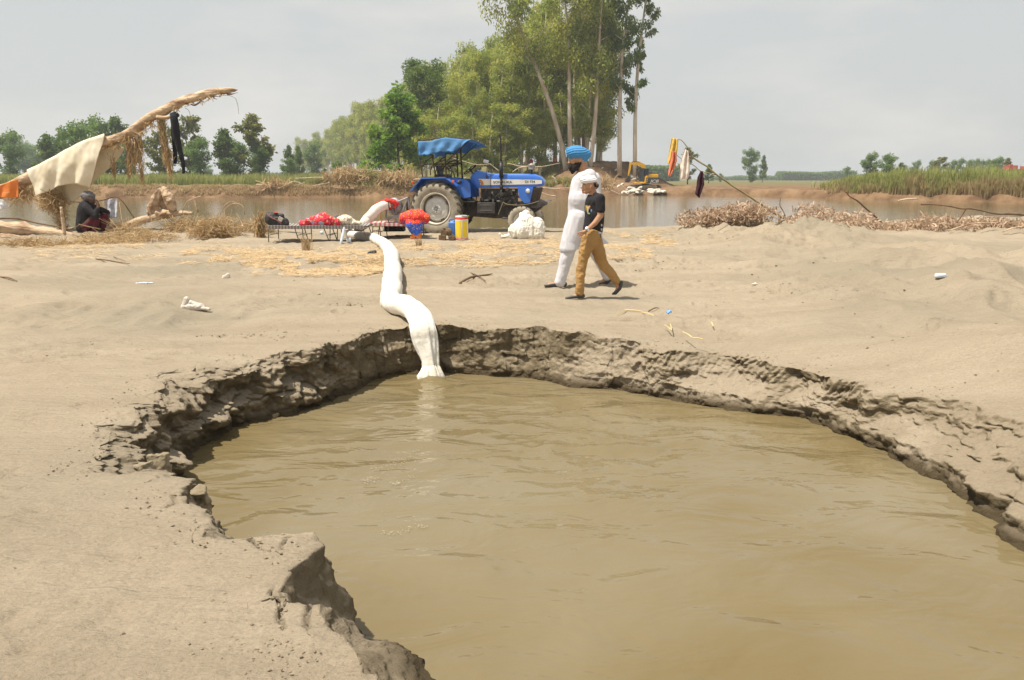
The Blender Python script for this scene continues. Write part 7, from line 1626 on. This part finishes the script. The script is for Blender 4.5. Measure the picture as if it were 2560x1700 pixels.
# --- the boy
def boy():
    F = Fig(440, 1478, 'boy in black tee shirt, tan trousers and white turban walking left', 4)
    mb = MB(); q = head_left(F, mb, 516, 446, 78, tilt=-.12)
    F.caps(mb, [((535, 470, 0), (568, 545, 0), 36, 38), ((568, 560, 0), (560, 850, 0), 62, 70),
                ((605, 560, -82), (612, 700, -98), 34, 29), ((612, 700, -98), (560, 770, -112), 28, 25), ((560, 770, -112), (488, 832, -118), 25, 17),
                ((545, 560, 82), (570, 700, 100), 32, 27), ((570, 700, 100), (600, 840, 96), 25, 16),
                ((530, 900, -36), (455, 1160, -40), 52, 34), ((455, 1160, -40), (440, 1400, -40), 32, 20), ((445, 1410, -40), (430, 1440, -40), 20, 18), ((430, 1440, -40), (360, 1458, -42), 17, 12),
                ((565, 900, 36), (650, 1150, 40), 52, 34), ((650, 1150, 40), (785, 1330, 40), 32, 19), ((785, 1330, 40), (808, 1375, 40), 19, 18), ((808, 1375, 40), (785, 1425, 38), 17, 12)])
    hand(F, mb, (486, 834, -118), (-1, .62, -.05), (.3, 0, -1), .42, sc=.88); hand(F, mb, (600, 845, 96), (.1, 1, 0), (1, 0, 0), -.3, sc=.85)
    blob(mb, 'body', M_SKIN, F.root, voxel=.0052, smooth=2); eyes(F, q, 78)
    mb = MB(); F.caps(mb, [((580, 540, -30), (580, 540, 30), 46, 46), ((590, 570, -58), (575, 570, 58), 56, 56), ((560, 590, 0), (560, 700, 0), 84, 84), ((562, 700, -10), (550, 860, 10), 84, 86), ((588, 700, 0), (578, 862, 0), 70, 70),
                           ((606, 556, -82), (616, 648, -94), 50, 44), ((550, 556, 82), (568, 650, 94), 50, 44), ((560, 520, 0), (562, 540, 0), 42, 50)])
    tee = blob(mb, 'tee_shirt', M_TEE, F.root, voxel=.007, smooth=3, disp=folds(.010, 9, 6, 211))
    # printed patches, slightly proud of the chest
    rd = random.Random(2)
    for i, (x, y, w, h, c) in enumerate(((488, 640, 10, 30, (.55, .35, .08)), (500, 655, 8, 36, (.60, .55, .45)), (512, 628, 8, 16, (.65, .30, .05)), (530, 660, 7, 14, (.15, .28, .60)), (510, 685, 10, 8, (.2, .45, .15)), (612, 858, 16, 10, (.75, .75, .75)), (630, 878, 8, 14, (.72, .72, .75)), (502, 860, 8, 9, (.2, .35, .6)), (628, 790, 7, 12, (.7, .7, .7)), (628, 830, 7, 12, (.7, .7, .7)))):
        m = MB(); 
        k = F.k; rr2 = 88; dx = x - 560; d = -math.sqrt(max(rr2 ** 2 - dx ** 2, 10)) - 4 if abs(dx) < rr2 else -10
        if y > 780: d -= 6
        m.add([F.p(x - w, y - h, d + 3), F.p(x + w, y - h + 4, d), F.p(x + w * .8, y + h, d), F.p(x - w * .7, y + h * .8, d + 3), F.p(x, y, d - 6)], [(0, 1, 4), (1, 2, 4), (2, 3, 4), (3, 0, 4)]); m.build('shirt_print', mk('print_%d' % i, c, rough=.8), tee)
    mb = MB(); F.caps(mb, [((545, 885, -20), (545, 885, 20), 84, 84), ((525, 910, -34), (470, 1080, -40), 78, 54), ((470, 1080, -40), (448, 1200, -40), 52, 44), ((448, 1200, -40), (440, 1395, -40), 44, 40), ((440, 1395, -40), (440, 1412, -40), 42, 42),
                           ((572, 910, 34), (640, 1110, 40), 78, 58), ((640, 1110, 40), (672, 1170, 40), 56, 52), ((672, 1170, 40), (790, 1312, 40), 50, 36), ((790, 1312, 40), (796, 1320, 40), 36, 36), ((550, 900, 0), (550, 960, 0), 78, 60)])
    blob(mb, 'trousers', M_TAN, F.root, voxel=.007, smooth=2, disp=lambda co, no: folds(.010, 7, 11, 213)(co, no) + wrinkle(.006, 13, 215, (1, 1, 1.2))(co, no))
    turban(F, (508, 388, 0), 82, 64, 44, R(2), M_WTURB, 2, peak=[((432, 372, 0), (460, 395, 0), 14, 26), ((500, 365, 0), (550, 375, 0), 26, 30), ((476, 408, 0), (540, 408, 0), 22, 30)], ridges=2.6)
    mb = MB(); F.caps(mb, [((570, 440, -40), (560, 420, -46), 12, 14), ((575, 440, 40), (560, 420, 46), 12, 14), ((582, 435, 0), (575, 455, 0), 22, 14)]); blob(mb, 'hair', M_BEARD, F.root, voxel=.006)
    m = MB(); a = F.p(482, 824, -118); ax = (F.p(488, 832, -118) - F.p(560, 770, -112)).normalized(); m.lathe([(.0245, -.013), (.028, -.012), (.028, .012), (.0245, .013)], F.p(496, 825, -117), tuple(ax), 20); st = m.build('wristwatch', M_WTURB, F.root, smooth=True)
    m = MB(); up = Vector((-.45, -.6, .65)); up = (up - ax * up.dot(ax)).normalized(); m.lathe([(0, .036), (.017, .036), (.021, .030), (.021, .022)], F.p(496, 825, -117), tuple(up), 18); m.build('watch_face', M_WTURB, st, smooth=True)
    for (pts) in ([((470, 1446, -40), (430, 1450, -41), 22, 22), ((430, 1450, -41), (350, 1462, -43), 21, 15), ((350, 1463, -43), (312, 1467, -43), 15, 9)], [((838, 1335, 40), (822, 1385, 40), 20, 22), ((822, 1385, 40), (785, 1430, 38), 22, 19), ((790, 1425, 38), (762, 1440, 38), 18, 11)]):
        mb = MB(); F.caps(mb, pts); sh = blob(mb, 'shoe', M_SHOE, F.root, voxel=.005, smooth=2)
boy()
# --- person crouching by the log
def croucher():
    Y = 19.7; k = ZO[1][2] / FPX * Y; g = yz(1, 830, 1385, Y); root = empty('person', g); tag(root, 'person in dark clothes and grey headscarf crouching under the leaning trunk', 'person')
    P = lambda x, y, d=0: Vector(((x - 830) * k, d * k, (1385 - y) * k))
    def caps(mb, L_):
        for a, b, ra, rb in L_: mb.cap(P(*a), P(*b), ra * k, rb * k)
    mb = MB(); caps(mb, [((838, 1058, 0), (850, 1085, 0), 40, 30), ((862, 1092, 0), (868, 1102, 0), 10, 8), ((830, 1090, 0), (815, 1130, 0), 22, 26), ((810, 1140, 0), (770, 1290, 0), 55, 60),
                           ((840, 1150, -52), (905, 1225, -60), 22, 18), ((905, 1225, -60), (915, 1120, -20), 17, 12), ((915, 1120, -20), (895, 1085, -12), 13, 14), ((830, 1150, 52), (950, 1185, 60), 22, 17), ((950, 1185, 60), (955, 1320, 50), 16, 12),
                           ((775, 1300, -28), (900, 1215, -38), 38, 30), ((900, 1215, -38), (860, 1360, -38), 26, 17), ((775, 1300, 28), (925, 1215, 38), 38, 30), ((925, 1215, 38), (900, 1355, 38), 26, 17), ((860, 1368, -38), (905, 1376, -40), 14, 10), ((895, 1365, 38), (945, 1376, 40), 14, 10), ((955, 1325, 50), (962, 1352, 50), 11, 9)])
    for q in range(4): caps(mb, [((888 - q * 6, 1084 - q * 2, -14 + q * 3), (880 - q * 6, 1066 - q, -14 + q * 3), 4.2, 3.6), ((958 + q * 4, 1350, 44 + q * 4), (966 + q * 5, 1368 - q * 2, 42 + q * 5), 3.8, 3)])
    caps(mb, [((900, 1092, -18), (884, 1080, -24), 5, 4)])
    blob(mb, 'body', M_SKIN2, root, voxel=.009, smooth=2)
    mb = MB(); caps(mb, [((812, 1125, 0), (800, 1150, 0), 50, 66), ((800, 1150, 0), (765, 1260, 0), 72, 68), ((765, 1260, 0), (752, 1320, 0), 66, 62), ((820, 1140, -48), (900, 1215, -60), 34, 28), ((820, 1140, 48), (945, 1185, 60), 34, 26), ((900, 1215, -60), (910, 1160, -40), 26, 20), ((850, 1200, 0), (850, 1280, 0), 50, 44), ((745, 1330, 0), (800, 1345, 0), 50, 36)])
    blob(mb, 'dark_shirt', M_TEE, root, voxel=.010, smooth=3, disp=folds(.012, 8, 5, 221))
    mb = MB(); caps(mb, [((790, 1310, -28), (896, 1222, -38), 42, 34), ((896, 1222, -38), (868, 1340, -38), 32, 24), ((790, 1310, 28), (925, 1222, 38), 42, 34), ((925, 1222, 38), (900, 1335, 38), 32, 24), ((770, 1330, 0), (800, 1345, 0), 40, 30)])
    blob(mb, 'trousers', mk('dark_maroon_cloth', (.10, .012, .025), (.07, .01, .018), rough=.9), root, voxel=.010, smooth=3, disp=folds(.01, 8, 8, 222))
    mb = MB(); mb.ball(P(825, 1042), (58 * k, 50 * k, 44 * k), Matrix.Rotation(R(15), 3, 'Y')); caps(mb, [((790, 1040, 0), (815, 1085, 0), 30, 22), ((860, 1062, 0), (850, 1040, 0), 22, 26)])
    blob(mb, 'headscarf', mk('grey_scarf', (.20, .19, .19), (.12, .115, .12), scale=12, rough=.95), root, voxel=.009, smooth=2, disp=wrinkle(.016, 12, 23))
croucher()
# --- far away people between the trees on the flood bank
def far_person(n, x, y, Y, h, shirt, label):
    top = yz(n, x, y, Y); z0 = max(Hs(top.x, Y), top.z - h) ; root = empty('person', (top.x, Y, top.z - h if top.z - h > Hs(top.x, Y) - .9 else Hs(top.x, Y))); tag(root, label, 'person')
    mb = MB(); s = h / 1.7
    for a, b, ra, rb in (((0, 0, 1.6), (0, 0, 1.52), .10, .09), ((0, 0, 1.45), (0, 0, 1.35), .06, .07), ((-.14, 0, 1.35), (.14, 0, 1.35), .09, .09), ((0, 0, 1.3), (0, 0, .95), .17, .15), ((-.2, 0, 1.35), (-.27, 0, .85), .055, .04), ((.2, 0, 1.35), (.25, -.1, .85), .055, .04), ((-.09, 0, .9), (-.11, 0, .08), .10, .06), ((.09, 0, .9), (.13, 0, .08), .10, .06), ((-.11, 0, .05), (-.11, -.14, .04), .05, .04), ((.13, 0, .05), (.13, -.14, .04), .05, .04)):
        mb.cap(Vector(a) * s, Vector(b) * s, ra * s, rb * s)
    blob(mb, 'body', M_SKIN2, root, voxel=.03, smooth=1)
    mb = MB()
    for a, b, ra, rb in (((-.15, 0, 1.33), (.15, 0, 1.33), .11, .11), ((0, 0, 1.3), (0, 0, .88), .2, .18), ((-.2, 0, 1.33), (-.24, 0, 1.1), .08, .07), ((.2, 0, 1.33), (.24, 0, 1.1), .08, .07)): mb.cap(Vector(a) * s, Vector(b) * s, ra * s, rb * s)
    blob(mb, 'shirt', shirt, root, voxel=.03, smooth=1)
far_person(3, 1716, 388, 122, 1.6, M_RED, 'tiny red clad person between the tree trunks left of the air cleaner')
far_person(3, 2030, 372, 122, 1.6, mk('far_orange_cloth', (.7, .2, .04), rough=.9), 'tiny orange clad person between the trunks beside the blue turban')
far_person(3, 1872, 385, 123, 1.6, mk('far_dark_cloth', (.1, .03, .03), rough=.9), 'tiny dark clad person between trunks right of the air cleaner')

# ---------------------------------------------------------------- crumbs of broken soil
def crumbs():
    rg = np.random.default_rng(77); X = []; Y = []; S = []
    def patch(dx, dy, n, sx_, sy_, r):
        for _ in range(int(n * .6)):
            p = ground_fast(dx + rg.normal() * sx_, dy + rg.normal() * sy_); X.append(p[0]); Y.append(p[1]); S.append(r * .6 * rg.uniform(.3, 1.3))
    def ground_fast(dx, dy):
        p = at_z(dx, dy, 0.02); return p.x, p.y
    for q in ((560, 760, 60, 60, 8, .018), (650, 768, 60, 40, 8, .018), (830, 692, 50, 30, 6, .02), (480, 716, 20, 40, 10, .014), (180, 790, 30, 120, 12, .014), (1200, 745, 50, 60, 6, .014), (1480, 600, 60, 60, 18, .03), (1650, 560, 90, 120, 16, .035), (1900, 620, 70, 160, 30, .026), (2100, 760, 60, 140, 50, .018), (1750, 690, 50, 120, 14, .02), (1300, 620, 50, 80, 14, .024), (700, 680, 50, 140, 14, .016), (200, 900, 26, 120, 60, .008), (500, 1480, 60, 90, 20, .007), (650, 1500, 50, 50, 22, .008), (150, 1300, 24, 120, 100, .005), (1950, 780, 60, 100, 40, .015), (2250, 880, 40, 60, 40, .014)):
        patch(*q)
    # along the lip
    for _ in range(800):
        th = rg.uniform(-10, 262); r, z = R_rim(th); r = float(r) + abs(rg.normal()) * .16 + .02; X.append(PC[0] + r * math.cos(math.radians(th))); Y.append(PC[1] + r * math.sin(math.radians(th))); S.append(rg.uniform(.002, .008))
    X = np.array(X); Y = np.array(Y); S = np.array(S); k = (np.hypot(X - PC[0], Y - PC[1]) > R_rim(np.degrees(np.arctan2(Y - PC[1], X - PC[0])))[0] + .05) & (Y < 24); X, Y, S = X[k], Y[k], S[k]; n = len(X)
    d = np.hypot(X - PC[0], Y - PC[1]) - R_rim(np.degrees(np.arctan2(Y - PC[1], X - PC[0])))[0]; zr = R_rim(np.degrees(np.arctan2(Y - PC[1], X - PC[0])))[1]
    bl = 1 - sstep(0, 1.3, d); Z = H(X, Y) * (1 - .6 * bl) + zr * bl + S * .1
    base = np.array([(0,0,1),(.9,0,.4),(.28,.85,.4),(-.72,.53,.45),(-.72,-.53,.4),(.28,-.85,.45),(.72,.53,-.4),(-.28,.85,-.4),(-.9,0,-.4),(-.28,-.85,-.4),(.72,-.53,-.4),(0,0,-1)])
    tri = np.array([(0,1,2),(0,2,3),(0,3,4),(0,4,5),(0,5,1),(1,6,2),(2,7,3),(3,8,4),(4,9,5),(5,10,1),(6,7,2),(7,8,3),(8,9,4),(9,10,5),(10,6,1),(11,7,6),(11,8,7),(11,9,8),(11,10,9),(11,6,10)])
    V = base[None] * (S[:, None, None] * rg.uniform(.65, 1.25, (n, 12, 1))) * np.stack([rg.uniform(.8, 1.5, n), rg.uniform(.8, 1.3, n), rg.uniform(.5, .9, n)], 1)[:, None, :] + np.stack([X, Y, Z], 1)[:, None, :]
    F = (tri[None] + (np.arange(n) * 12)[:, None, None]).reshape(-1, 3)
    o = np_mesh('soil_crumbs', V.reshape(-1, 3), F, mk('soil_crumb', (.29, .235, .165), (.20, .155, .10), scale=3, rough=.95), smooth=False); tag(o, 'small broken crumbs of damp soil scattered over the sand', 'soil', kind='stuff')
crumbs()
